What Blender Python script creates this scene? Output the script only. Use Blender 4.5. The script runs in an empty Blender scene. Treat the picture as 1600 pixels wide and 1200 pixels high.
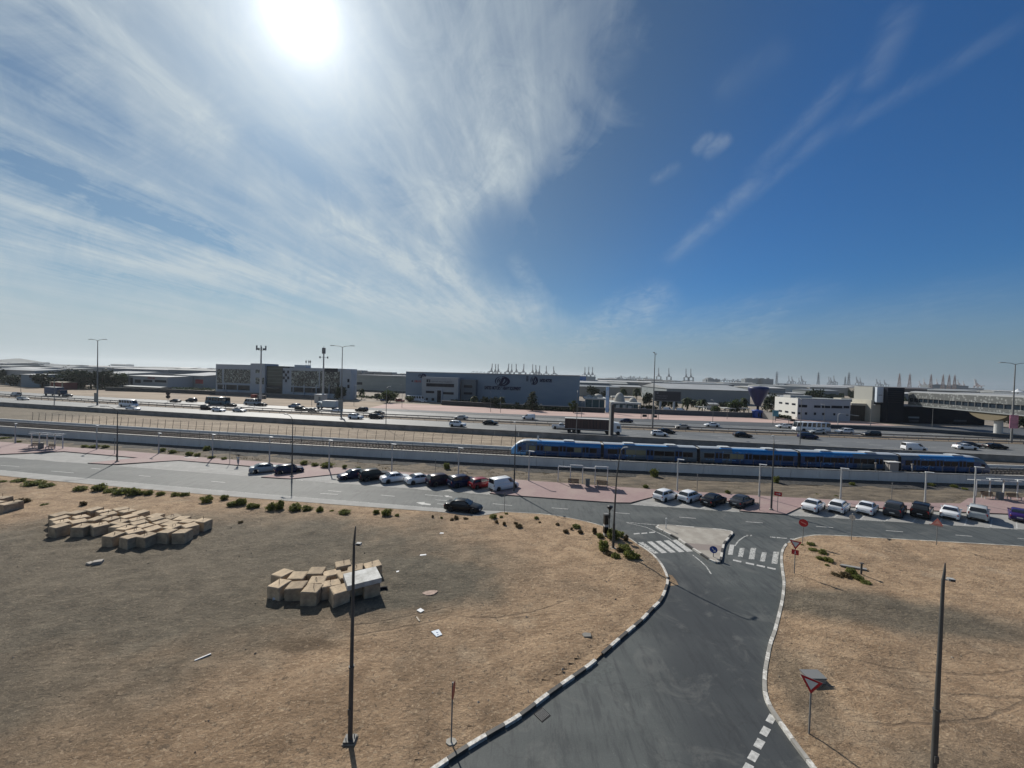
import bpy, math, random
import numpy as np
from mathutils import Vector, Matrix, noise
from mathutils.geometry import tessellate_polygon

random.seed(7)
S = bpy.context.scene
COL = S.collection
R = math.radians

# ------------------------------------------------------------------ camera
CAMH = 17.0
FPX = 600.0            # focal length in pixels of a 1600 px wide picture
PITCH = R(-1.15)
ROLL = R(1.6)
Fv = Vector((0, math.cos(PITCH), math.sin(PITCH)))
R0 = Vector((1, 0, 0))
U0 = R0.cross(Fv)
Rv = R0 * math.cos(ROLL) + U0 * math.sin(ROLL)
Uv = U0 * math.cos(ROLL) - R0 * math.sin(ROLL)
cam = bpy.data.cameras.new('camera')
cam.sensor_width = 36.0
cam.lens = 36.0 * FPX / 1600.0
cam.clip_start = 0.3
cam.clip_end = 30000
camo = bpy.data.objects.new('camera', cam)
mw = Matrix((Rv, Uv, -Fv)).transposed().to_4x4()
mw.translation = Vector((0, 0, CAMH))
camo.matrix_world = mw
COL.objects.link(camo)
S.camera = camo

def ray(px, py):
    return Fv + Rv * ((px - 800) / FPX) - Uv * ((py - 600) / FPX)
def G(px, py, z=0.0):
    """ground point seen at a photo position, on the level z"""
    d = ray(px, py)
    t = (z - CAMH) / d.z
    return Vector((d.x * t, d.y * t, z))
def PX(p):
    q = Vector(p) - Vector((0, 0, CAMH))
    w = q.dot(Fv)
    return (800 + FPX * q.dot(Rv) / w, 600 - FPX * q.dot(Uv) / w)
def HT(base, py_top):
    """height of a vertical thing standing at base whose top is seen at row py_top"""
    lo, hi = 0.0, 400.0
    for _ in range(50):
        m = (lo + hi) / 2
        if PX((base[0], base[1], base[2] + m))[1] > py_top: lo = m
        else: hi = m
    return lo
def XAT(px, y, z):
    """x of a point seen in column px at distance y and height z"""
    lo, hi = -4000.0, 4000.0
    for _ in range(60):
        m = (lo + hi) / 2
        if PX((m, y, z))[0] < px: lo = m
        else: hi = m
    return lo

# ------------------------------------------------------------------ sun, sky, exposure
SUN = ray(468, 24).normalized()
SUN_EL = math.asin(SUN.z)
SUN_AZ = math.atan2(SUN.x, SUN.y)        # clockwise from +Y
sl = bpy.data.lights.new('sun', 'SUN')
sl.energy = 5.0
sl.angle = R(0.5)
sl.color = (1.0, 0.95, 0.87)
so = bpy.data.objects.new('sun', sl)
so.rotation_euler = SUN.to_track_quat('Z', 'Y').to_euler()
COL.objects.link(so)

W = bpy.data.worlds.new("World")
S.world = W
W.use_nodes = True
nt = W.node_tree
nt.nodes.clear()
def N(t, **k):
    n = nt.nodes.new(t)
    for a, b in k.items():
        if a.startswith('i_'):
            n.inputs[int(a[2:])].default_value = b
        else: setattr(n, a, b)
    return n
def L(a, b): nt.links.new(a, b)
def mth(op, a, b=None, c=None, clamp=False):
    n = N('ShaderNodeMath', operation=op, use_clamp=clamp)
    for i, v in enumerate((a, b, c)):
        if v is None: continue
        if isinstance(v, (int, float)): n.inputs[i].default_value = v
        else: L(v, n.inputs[i])
    return n.outputs[0]
def smooth(x, a, b):
    n = N('ShaderNodeMapRange', interpolation_type='SMOOTHSTEP')
    L(x, n.inputs[0]); n.inputs[1].default_value = a; n.inputs[2].default_value = b
    return n.outputs[0]
def mixc(fac, a, b, mode='MIX'):
    n = N('ShaderNodeMix', data_type='RGBA', blend_type=mode)
    for s, v in ((n.inputs[0], fac), (n.inputs[6], a), (n.inputs[7], b)):
        if isinstance(v, (int, float)): s.default_value = v
        elif isinstance(v, tuple): s.default_value = (*v, 1)
        else: L(v, s)
    return n.outputs[2]
SKYS = 0.075
sky = N('ShaderNodeTexSky', sky_type='NISHITA', sun_disc=False, sun_elevation=SUN_EL,
        sun_rotation=SUN_AZ, altitude=20, air_density=1.1, dust_density=0.6, ozone_density=3.0)
tc = N('ShaderNodeTexCoord')
D = tc.outputs['Generated']
def dot(v):
    n = N('ShaderNodeVectorMath', operation='DOT_PRODUCT'); L(D, n.inputs[0]); n.inputs[1].default_value = tuple(v); return n.outputs['Value']
def unit(px, py): return ray(px, py).normalized()
def blob(px, py, deg0, deg1):
    """1 near a direction of the sky, 0 beyond deg1"""
    return smooth(dot(unit(px, py)), math.cos(R(deg1)), math.cos(R(deg0)))
VP = ray(885, 590); vaz = math.atan2(VP.x, VP.y)
ax = Vector((math.cos(vaz), -math.sin(vaz), 0)); ay = Vector((math.sin(vaz), math.cos(vaz), 0))
dx, dy, dz = dot(ax), dot(ay), dot((0, 0, 1))
zz = mth('ADD', mth('MAXIMUM', dz, 0.0), 0.055)
u = mth('DIVIDE', dx, zz); v = mth('DIVIDE', dy, zz)
def plane(su, sv, off=0.0):
    c = N('ShaderNodeCombineXYZ')
    L(mth('MULTIPLY', u, su), c.inputs[0]); L(mth('MULTIPLY', v, sv), c.inputs[1]); c.inputs[2].default_value = off
    return c.outputs[0]
def nz(vec, scale, det=6, rough=0.55, dist=0.0):
    n = N('ShaderNodeTexNoise'); L(vec, n.inputs['Vector'])
    n.inputs['Scale'].default_value = scale; n.inputs['Detail'].default_value = det
    n.inputs['Roughness'].default_value = rough; n.inputs['Distortion'].default_value = dist
    return n.outputs[0]
n_big = nz(plane(1.0, 0.30, 3.1), 1.15, 5, 0.5, 0.5)
n_str = nz(plane(1.0, 0.13, 8.2), 2.6, 8, 0.6, 0.35)
n_fib = nz(plane(1.0, 0.055, 5.5), 9.0, 10, 0.62, 0.25)
n_fin = nz(plane(1.0, 0.42, 1.7), 6.5, 9, 0.66, 0.8)
def iso(scale, off, det=8, rough=0.6, dist=0.8):
    c = N('ShaderNodeMapping'); L(D, c.inputs[0]); c.inputs['Location'].default_value = (off, off * .7, off * 1.3)
    return nz(c.outputs[0], scale, det, rough, dist)
n_iso = iso(3.2, 2.3, 9, 0.62, 1.2); n_wisp = iso(9.0, 5.1, 9, 0.68, 1.6)
# thin bands in the clear part
def band(pts, wdeg, amp, noisy=0.5):
    a, b = unit(*pts[0]), unit(*pts[1])
    nrm = a.cross(b).normalized(); mid = (a + b).normalized(); half = math.degrees(a.angle(b)) / 2
    off = mth('ABSOLUTE', mth('ADD', dot(nrm), mth('MULTIPLY', mth('SUBTRACT', n_fin, 0.5), 0.035)))
    k = mth('SUBTRACT', 1.0, smooth(off, 0.0, math.sin(R(wdeg))))
    k = mth('MULTIPLY', k, smooth(dot(mid), math.cos(R(half * 1.25)), math.cos(R(half * 0.5))))
    return mth('MULTIPLY', k, mth('MULTIPLY', smooth(n_fin, 0.32 * noisy, 0.9), amp))
# the overcast sheet lies left of the streak direction, the clear sky right of it
edge = mth('ADD', dx, mth('MULTIPLY', mth('SUBTRACT', n_iso, 0.5), 0.42))
edge = mth('ADD', edge, mth('MULTIPLY', mth('SUBTRACT', n_wisp, 0.5), 0.26))
left = mth('SUBTRACT', 1.0, smooth(edge, -0.16, 0.13))
left = mth('SUBTRACT', left, mth('MULTIPLY', mth('MAXIMUM', blob(915, 365, 3.0, 12.5), blob(795, 395, 0.5, 9.0)), 0.95), clamp=True)
def mx(items):
    o = None
    for pts, w, amp in items:
        b = band(pts, w, amp); o = b if o is None else mth('MAXIMUM', o, b)
    return o
gaps = mx([(((-60, 215), (150, 305)), 3.6, 1.25), (((90, 300), (330, 382)), 2.4, 1.3), (((100, 285), (420, 402)), 2.8, 1.15), (((0, 345), (300, 405)), 1.7, 0.75), (((60, 420), (450, 470)), 2.0, 0.8), (((340, 205), (560, 320)), 5.5, 0.6),
           (((-20, 60), (200, 250)), 4.5, 0.55), (((40, -10), (200, 140)), 3.5, 0.5), (((560, 190), (640, 330)), 4.5, 0.5), (((330, 290), (420, 330)), 1.3, 0.5)])
whites = mx([(((130, 0), (380, 290)), 4.0, 0.62), (((350, 270), (620, 380)), 4.5, 0.78), (((560, 360), (850, 500)), 5.0, 0.90), (((0, 300), (420, 442)), 2.0, 0.85), (((430, 330), (790, 475)), 4.0, 1.0), (((0, 375), (420, 455)), 2.6, 0.80), (((380, 415), (800, 515)), 3.6, 0.85),
             (((640, 340), (900, 240)), 5.5, 0.70), (((700, 300), (880, 120)), 7.0, 0.55), (((0, 190), (330, 330)), 3.0, 0.55)])
body = mth('ADD', mth('MULTIPLY', n_big, 0.55), mth('ADD', mth('MULTIPLY', n_str, 0.75), mth('ADD', mth('MULTIPLY', n_iso, 0.45), mth('MULTIPLY', n_wisp, 0.35))))
struc = smooth(body, 0.80, 1.25)
fibre = mth('ADD', smooth(n_fib, 0.30, 0.72), mth('MULTIPLY', smooth(n_wisp, 0.35, 0.7), 0.5))
sheet = mth('ADD', mth('MULTIPLY', struc, mth('ADD', 0.28, mth('MULTIPLY', fibre, 0.36))), mth('ADD', mth('MULTIPLY', whites, mth('ADD', 0.62, mth('MULTIPLY', fibre, 0.36))), 0.16))
sheet = mth('SUBTRACT', sheet, mth('MULTIPLY', gaps, 1.0), clamp=True)
sheet = mth('MULTIPLY', sheet, left)
bands = None
for pts, w, amp in ((((1045, 405), (1200, 270)), 1.6, 0.38), (((1170, 280), (1340, 110)), 1.5, 0.24), (((1060, 400), (1330, 175)), 1.2, 0.22),
                    (((1310, 205), (1590, 40)), 1.2, 0.18), (((1352, 140), (1420, 5)), 2.0, 0.26),
                    (((1085, 522), (1245, 483)), 0.8, 0.42), (((1020, 515), (1300, 455)), 2.6, 0.22),
                    (((860, 565), (1045, 465)), 4.8, 0.85), (((820, 470), (870, 560)), 4.5, 0.8), (((950, 545), (1250, 520)), 4.5, 0.45), (((1180, 530), (1600, 450)), 3.0, 0.16), (((740, 500), (900, 545)), 4.0, 0.8), (((1000, 540), (1600, 500)), 3.2, 0.2), (((800, 400), (842, 470)), 2.2, 0.55),
                    (((1360, 515), (1590, 460)), 2.2, 0.16), (((1082, 238), (1116, 212)), 1.5, 0.42), (((1100, 244), (1142, 214)), 1.3, 0.5),
                    (((1018, 283), (1062, 258)), 1.0, 0.32), (((1120, 150), (1230, 75)), 2.2, 0.12),
                    (((905, 130), (990, 40)), 5.0, 0.28)):
    b = band(pts, w, amp)
    bands = b if bands is None else mth('MAXIMUM', bands, b)
bands = mth('MULTIPLY', bands, mth('ADD', 0.5, mth('MULTIPLY', smooth(n_wisp, 0.3, 0.7), 0.5)))
cloud = mth('MAXIMUM', sheet, bands)
low = mth('SUBTRACT', 1.0, smooth(dz, 0.0, 0.25))
# radiance of clear sky, cloud and the bright veil round the sun
sd = dot(SUN)
clear = mixc(1.0, sky.outputs[0], mixc(smooth(sd, 0.5, 0.9), (0.27, 0.63, 0.99), (0.44, 0.60, 0.68)), 'MULTIPLY')
ccol = (6.9, 7.9, 8.4)
col = mixc(mth('MULTIPLY', cloud, 0.88), clear, ccol)
hz = mixc(smooth(dx, -0.7, 0.75), (5.5, 6.5, 7.1), (2.75, 3.7, 4.4))
col = mixc(mth('MULTIPLY', mth('POWER', low, 1.5), 0.93), col, hz)
def glow(deg, p, amp):
    k = mth('POWER', smooth(sd, math.cos(R(deg)), 1.0), p)
    return mth('MULTIPLY', k, amp)
def lobe(n, amp): return mth('MULTIPLY', mth('POWER', mth('MAXIMUM', sd, 0.0), n), amp)
g = mth('ADD', lobe(900, 11.0), mth('ADD', mth('ADD', lobe(170, 4.2), lobe(55, 1.7)), lobe(14, 0.7)))
gc = N('ShaderNodeCombineXYZ'); L(g, gc.inputs[0]); L(mth('MULTIPLY', g, 1.0), gc.inputs[1]); L(mth('MULTIPLY', g, 1.02), gc.inputs[2])
col = mixc(1.0, col, gc.outputs[0], 'ADD')
# the sky away from the sun, behind the camera, is deeper and dimmer
back = smooth(mth('MULTIPLY', dy, -1.0), -0.25, 0.55)
col = mixc(mth('MULTIPLY', back, 0.30), col, (0.35, 0.55, 0.95))
bg = N('ShaderNodeBackground'); L(col, bg.inputs[0]); bg.inputs[1].default_value = SKYS
wo = N('ShaderNodeOutputWorld'); L(bg.outputs[0], wo.inputs[0])
W.cycles.sampling_method = 'MANUAL'
W.cycles.sample_map_resolution = 1024

S.view_settings.view_transform = 'Standard'
S.view_settings.look = 'None'
S.view_settings.exposure = 0.0
S.view_settings.gamma = 1.0

# ------------------------------------------------------------------ materials
MATS = {}
def M(name, col=(0.5, 0.5, 0.5), rough=0.7, metal=0.0, var=0.0, vs=1.0, bump=0.0, bs=8.0, coat=0.0, spec=0.5, alpha=1.0, dirt=None, stretch=None):
    if name in MATS: return MATS[name]
    m = bpy.data.materials.new(name); m.use_nodes = True
    t = m.node_tree; b = t.nodes['Principled BSDF']
    b.inputs['Base Color'].default_value = (*col, 1)
    b.inputs['Roughness'].default_value = rough
    b.inputs['Metallic'].default_value = metal
    b.inputs['Specular IOR Level'].default_value = spec
    if coat: b.inputs['Coat Weight'].default_value = coat; b.inputs['Coat Roughness'].default_value = 0.08
    if alpha < 1: b.inputs['Alpha'].default_value = alpha
    tcn = t.nodes.new('ShaderNodeTexCoord')
    src = tcn.outputs['Object']
    if stretch:
        mp = t.nodes.new('ShaderNodeMapping'); mp.inputs['Scale'].default_value = stretch
        t.links.new(src, mp.inputs[0]); src = mp.outputs[0]
    if var:
        n = t.nodes.new('ShaderNodeTexNoise'); n.inputs['Scale'].default_value = vs; n.inputs['Detail'].default_value = 7
        n.inputs['Roughness'].default_value = 0.62
        t.links.new(src, n.inputs['Vector'])
        r = t.nodes.new('ShaderNodeValToRGB')
        a = tuple(max(0, c * (1 - var)) for c in col); bb = tuple(min(1, c * (1 + var)) for c in col)
        if dirt: a = dirt
        r.color_ramp.elements[0].position = 0.3; r.color_ramp.elements[1].position = 0.7
        r.color_ramp.elements[0].color = (*a, 1); r.color_ramp.elements[1].color = (*bb, 1)
        t.links.new(n.outputs[0], r.inputs[0]); t.links.new(r.outputs[0], b.inputs['Base Color'])
    if bump:
        n = t.nodes.new('ShaderNodeTexNoise'); n.inputs['Scale'].default_value = bs; n.inputs['Detail'].default_value = 8
        t.links.new(src, n.inputs['Vector'])
        bp = t.nodes.new('ShaderNodeBump'); bp.inputs['Strength'].default_value = bump; bp.inputs['Distance'].default_value = 0.1
        t.links.new(n.outputs[0], bp.inputs['Height']); t.links.new(bp.outputs[0], b.inputs['Normal'])
    MATS[name] = m
    return m

class MNode:
    """short hand for material node trees"""
    def __init__(s, name, rough=0.9):
        s.m = bpy.data.materials.new(name); s.m.use_nodes = True; s.t = s.m.node_tree
        s.b = s.t.nodes['Principled BSDF']; s.b.inputs['Roughness'].default_value = rough
        MATS[name] = s.m
        s.co = s.t.nodes.new('ShaderNodeTexCoord').outputs['Object']
    def lk(s, a, b): s.t.links.new(a, b)
    def map(s, scale=(1, 1, 1), rot=0.0, loc=(0, 0, 0)):
        n = s.t.nodes.new('ShaderNodeMapping'); n.inputs['Scale'].default_value = scale
        n.inputs['Rotation'].default_value = (0, 0, rot); n.inputs['Location'].default_value = loc
        s.lk(s.co, n.inputs[0]); return n.outputs[0]
    def noise(s, scale, det=6, rough=0.6, dist=0.0, vec=None):
        n = s.t.nodes.new('ShaderNodeTexNoise'); n.inputs['Scale'].default_value = scale; n.inputs['Detail'].default_value = det
        n.inputs['Roughness'].default_value = rough; n.inputs['Distortion'].default_value = dist
        s.lk(vec or s.co, n.inputs['Vector']); return n.outputs[0]
    def math(s, op, a, b=0.0, c=0.0, clamp=False):
        n = s.t.nodes.new('ShaderNodeMath'); n.operation = op; n.use_clamp = clamp
        for i, x in enumerate((a, b, c)):
            if isinstance(x, (int, float)): n.inputs[i].default_value = x
            else: s.lk(x, n.inputs[i])
        return n.outputs[0]
    def step(s, x, a, b):
        n = s.t.nodes.new('ShaderNodeMapRange'); n.interpolation_type = 'SMOOTHSTEP'
        s.lk(x, n.inputs[0]); n.inputs[1].default_value = a; n.inputs[2].default_value = b; return n.outputs[0]
    def mix(s, f, a, b, mode='MIX'):
        n = s.t.nodes.new('ShaderNodeMix'); n.data_type = 'RGBA'; n.blend_type = mode
        for so_, x in ((n.inputs[0], f), (n.inputs[6], a), (n.inputs[7], b)):
            if isinstance(x, (int, float)): so_.default_value = x
            elif isinstance(x, tuple): so_.default_value = (*x, 1)
            else: s.lk(x, so_)
        return n.outputs[2]
    def spot(s, cx, cy, rx, ry, rot=0.0, soft=0.5, wob=0.0, wobs=0.3):
        """1 inside an ellipse on the ground, with a ragged edge"""
        n = s.t.nodes.new('ShaderNodeMapping'); n.vector_type = 'TEXTURE'
        n.inputs['Location'].default_value = (cx, cy, 0); n.inputs['Rotation'].default_value = (0, 0, rot)
        n.inputs['Scale'].default_value = (rx, ry, 1000)
        s.lk(s.co, n.inputs[0])
        l = s.t.nodes.new('ShaderNodeVectorMath'); l.operation = 'LENGTH'; s.lk(n.outputs[0], l.inputs[0])
        d = l.outputs['Value']
        if wob: d = s.math('ADD', d, s.math('MULTIPLY', s.math('SUBTRACT', s.noise(wobs, 5), 0.5), wob))
        return s.math('SUBTRACT', 1.0, s.step(d, 1 - soft, 1 + soft))
    def bump(s, h, strength, dist=0.1):
        n = s.t.nodes.new('ShaderNodeBump'); n.inputs['Strength'].default_value = strength; n.inputs['Distance'].default_value = dist
        s.lk(h, n.inputs['Height']); s.lk(n.outputs[0], s.b.inputs['Normal'])
    def color(s, c): s.lk(c, s.b.inputs['Base Color'])

# ------------------------------------------------------------------ mesh building
class MB:
    def __init__(s): s.v = []; s.f = []; s.m = []; s.sm = []
    def add(s, vs, fs, m=0, smooth=False):
        o = len(s.v); s.v += [tuple(p) for p in vs]
        for f in fs: s.f.append(tuple(i + o for i in f)); s.m.append(m); s.sm.append(smooth)
        return s
    def quad(s, a, b, c, d, m=0): return s.add([a, b, c, d], [(0, 1, 2, 3)], m)
    def box(s, c, size, rz=0.0, m=0, tilt=None):
        x, y, z = (k / 2 for k in size)
        mt = Matrix.Rotation(rz, 3, 'Z')
        if tilt is not None: mt = mt @ tilt
        vs = [Vector(c) + mt @ Vector((i * x, j * y, k * z)) for k in (-1, 1) for j in (-1, 1) for i in (-1, 1)]
        return s.add(vs, [(0, 2, 3, 1), (4, 5, 7, 6), (0, 1, 5, 4), (2, 6, 7, 3), (0, 4, 6, 2), (1, 3, 7, 5)], m)
    def tube(s, p0, p1, r0, r1=None, n=8, m=0, cap=True):
        r1 = r0 if r1 is None else r1
        p0, p1 = Vector(p0), Vector(p1); d = (p1 - p0).normalized()
        a = d.orthogonal().normalized(); b = d.cross(a)
        vs = [p + (a * math.cos(t) + b * math.sin(t)) * r for p, r in ((p0, r0), (p1, r1)) for t in (2 * math.pi * i / n for i in range(n))]
        s.add(vs, [(i, (i + 1) % n, n + (i + 1) % n, n + i) for i in range(n)], m, True)
        if cap: s.add(vs, [tuple(range(n))[::-1], tuple(range(n, 2 * n))], m)
        return s
    def path(s, pts, r, n=6, m=0):
        for i in range(len(pts) - 1):
            ra = r[i] if isinstance(r, (list, tuple)) else r; rb = r[i + 1] if isinstance(r, (list, tuple)) else r
            s.tube(pts[i], pts[i + 1], ra, rb, n, m)
        return s
    def lathe(s, prof, c=(0, 0, 0), n=16, m=0, smooth=True):
        c = Vector(c)
        vs = [c + Vector((r * math.cos(2 * math.pi * i / n), r * math.sin(2 * math.pi * i / n), z)) for r, z in prof for i in range(n)]
        fs = [(k * n + i, k * n + (i + 1) % n, (k + 1) * n + (i + 1) % n, (k + 1) * n + i) for k in range(len(prof) - 1) for i in range(n)]
        return s.add(vs, fs, m, smooth)
    def prism(s, poly, z0, z1, m=0, mt=None):
        n = len(poly)
        P = [Vector((p[0], p[1], 0)) for p in poly]
        tri = tessellate_polygon([P])
        area = sum(P[i].x * P[(i + 1) % n].y - P[(i + 1) % n].x * P[i].y for i in range(n))
        top = []
        for t in tri:
            a, b, c = (P[i] for i in t)
            top.append(t if (b - a).cross(c - a).z > 0 else t[::-1])
        s.add([(p.x, p.y, z1) for p in P], top, m if mt is None else mt)
        vs = [(p.x, p.y, z0) for p in P] + [(p.x, p.y, z1) for p in P]
        sd = [(i, (i + 1) % n, n + (i + 1) % n, n + i) for i in range(n)]
        if area < 0: sd = [f[::-1] for f in sd]
        s.add(vs, sd, m)
        return s
    def sheet(s, poly, z, m=0):
        P = [Vector((p[0], p[1], 0)) for p in poly]
        fs = []
        for t in tessellate_polygon([P]):
            a, b, c = (P[i] for i in t)
            fs.append(t if (b - a).cross(c - a).z > 0 else t[::-1])
        return s.add([(p.x, p.y, z) for p in P], fs, m)
    def ball(s, c, r, n=10, k=6, m=0):
        rx, ry, rz = r if isinstance(r, (tuple, list)) else (r, r, r)
        c = Vector(c); vs = []
        for j in range(k + 1):
            a = math.pi * j / k - math.pi / 2
            for i in range(n):
                b = 2 * math.pi * i / n
                vs.append(c + Vector((rx * math.cos(a) * math.cos(b), ry * math.cos(a) * math.sin(b), rz * math.sin(a))))
        return s.add(vs, [(j * n + i, j * n + (i + 1) % n, (j + 1) * n + (i + 1) % n, (j + 1) * n + i) for j in range(k) for i in range(n)], m, True)
    def mesh(s, name, mats):
        me = bpy.data.meshes.new(name)
        me.from_pydata(s.v, [], s.f)
        for mt in (mats if isinstance(mats, (list, tuple)) else [mats]): me.materials.append(mt)
        me.polygons.foreach_set('material_index', s.m)
        me.polygons.foreach_set('use_smooth', s.sm)
        me.update()
        return me
    def build(s, name, mats, parent=None, loc=(0, 0, 0), rz=0.0):
        return ob(name, s.mesh(name, mats), parent, loc, rz)

def ob(name, data, parent=None, loc=(0, 0, 0), rz=0.0, scale=None):
    o = bpy.data.objects.new(name, data); COL.objects.link(o)
    o.location = loc; o.rotation_euler = (0, 0, rz)
    if scale: o.scale = scale if isinstance(scale, (tuple, list)) else (scale,) * 3
    if parent: o.parent = parent
    return o
def tag(o, label=None, cat=None, group=None, kind=None):
    if label: o['label'] = label
    if cat: o['category'] = cat
    if group: o['group'] = group
    if kind: o['kind'] = kind
    return o
def thing(name, label, cat, loc=(0, 0, 0), rz=0.0, group=None, scale=None):
    o = bpy.data.objects.new(name, None); COL.objects.link(o); o.empty_display_size = 0.2
    o.location = loc; o.rotation_euler = (0, 0, rz)
    if scale: o.scale = scale if isinstance(scale, (tuple, list)) else (scale,) * 3
    return tag(o, label, cat, group)
def struct(name, mb, mats, loc=(0, 0, 0)):
    return tag(mb.build(name, mats, None, loc), kind='structure')
def paint(o, m, slot=0):
    o.material_slots[slot].link = 'OBJECT'; o.material_slots[slot].material = m
KIDS = {}
def copy_tree(o, loc=None, rz=None, label=None, group=None, scale=None, parent=None):
    c = o.copy(); COL.objects.link(c)
    if parent is not None: c.parent = parent; c.matrix_parent_inverse = o.matrix_parent_inverse
    if loc is not None: c.location = loc
    if rz is not None: c.rotation_euler = (0, 0, rz)
    if scale: c.scale = scale if isinstance(scale, (tuple, list)) else (scale,) * 3
    if label: c['label'] = label
    if group: c['group'] = group
    for ch in list(o.children): copy_tree(ch, parent=c)
    return c

def curve(pts, z, deg=2):
    """long edge running past the camera: fitted through photo points on the level z, y as a function of x"""
    w = [G(px, py, z) for px, py in pts]
    xs = np.array([p.x for p in w]); ys = np.array([p.y for p in w])
    c = np.polyfit(xs / 100, ys, deg); dc = np.polyder(c)
    x0, x1 = xs.min(), xs.max()
    def f(x):
        if x < x0: return float(np.polyval(c, x0 / 100) + np.polyval(dc, x0 / 100) / 100 * (x - x0))
        if x > x1: return float(np.polyval(c, x1 / 100) + np.polyval(dc, x1 / 100) / 100 * (x - x1))
        return float(np.polyval(c, x / 100))
    return f
def slope(f, x): return math.atan2(f(x + 1) - f(x - 1), 2.0)
def on(f, px, z):
    """x where the line y=f(x) at level z crosses the photo column px"""
    lo, hi = -600.0, 600.0
    for _ in range(50):
        m = (lo + hi) / 2
        if PX((m, f(m), z))[0] < px: lo = m
        else: hi = m
    return lo
def strip(mb, f0, f1, z, x0, x1, step=6.0, m=0, z1=None):
    n = max(1, int((x1 - x0) / step))
    vs = []; z1 = z if z1 is None else z1
    for i in range(n + 1):
        x = x0 + (x1 - x0) * i / n
        vs += [(x, f0(x), z), (x, f1(x), z1)]
    fs = [(2 * i, 2 * i + 2, 2 * i + 3, 2 * i + 1) for i in range(n)]
    return mb.add(vs, fs, m)
def smooth_line(pts, n=6):
    out = []
    P = [pts[0]] + list(pts) + [pts[-1]]
    for i in range(1, len(P) - 2):
        a, b, c, d = P[i - 1], P[i], P[i + 1], P[i + 2]
        for k in range(n):
            t = k / n
            out.append(0.5 * ((2 * b) + (c - a) * t + (2 * a - 5 * b + 4 * c - d) * t * t + (3 * b - a - 3 * c + d) * t ** 3))
    out.append(pts[-1])
    return out
def glyphs(mb, x0, z0, w, h, n, rnd, y=0.0, m=0, thick=None):
    """a row of unreadable letter-like strokes"""
    th = thick or h * 0.16; cw = w / n
    for i in range(n):
        cx = x0 + cw * (i + 0.5); lw = cw * 0.62
        for sx in ((-0.5, 0.5) if rnd.random() < 0.6 else (-0.5,)):
            mb.box((cx + sx * lw, y, z0 + h / 2), (th, 0.04, h), m=m)
        for fz in rnd.sample((0.08, 0.5, 0.92), rnd.choice((1, 2))):
            mb.box((cx, y - 0.003, z0 + h * fz), (lw, 0.04, th), m=m)
def text_mesh(body, size, mat, bold=0.0):
    c = bpy.data.curves.new('lettering', 'FONT'); c.body = body; c.size = size; c.extrude = 0.04; c.offset = bold
    c.align_x = 'LEFT'
    o = bpy.data.objects.new('lettering', c); COL.objects.link(o)
    bpy.context.view_layer.update()
    dg = bpy.context.evaluated_depsgraph_get()
    me = bpy.data.meshes.new_from_object(o.evaluated_get(dg))
    bpy.data.objects.remove(o); bpy.data.curves.remove(c)
    me.materials.clear(); me.materials.append(mat)
    me.transform(Matrix.Rotation(math.pi / 2, 4, 'X'))
    return me

# ------------------------------------------------------------------ the lines of the place
PZ = 2.0        # level of the plateau with the highway and everything beyond
TZ = 1.3        # level of the railway track bed
wallY = curve([(0, 680), (320, 702), (640, 721), (960, 737), (1190, 748), (1420, 757), (1600, 762)], 0, 3)
trackFar = lambda x: wallY(x) + 9.3
barrY = curve([(0, 628), (320, 647), (640, 664), (960, 681), (1280, 697), (1600, 712)], 3.4, 2)
nearFar = curve([(0, 621), (320, 640), (640, 655), (960, 671), (1280, 683), (1600, 694)], PZ, 2)
medFar = curve([(0, 617), (320, 636.5), (640, 650), (960, 666), (1280, 677), (1600, 689)], PZ, 2)
farFar = curve([(0, 611), (320, 629), (640, 643), (960, 658), (1280, 669.5), (1600, 682)], PZ, 2)
frontFar = curve([(500, 633), (640, 640), (960, 655), (1280, 660.5), (1600, 669)], PZ, 2)
pinkFar = curve([(500, 623.5), (640, 632), (960, 645), (1280, 653.5), (1500, 660)], PZ, 2)
svcFar = curve([(0, 714), (400, 745.5), (800, 774.5), (985, 787), (1150, 800), (1200, 804), (1425, 817), (1600, 827)], 0, 3)
svcNear = curve([(0, 735), (400, 770.5), (700, 796), (1320, 839), (1600, 855)], 0, 2)
kerbNear = curve([(0, 744), (400, 780), (700, 802)], 0, 2)
XL, XR = -190.0, 175.0

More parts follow.
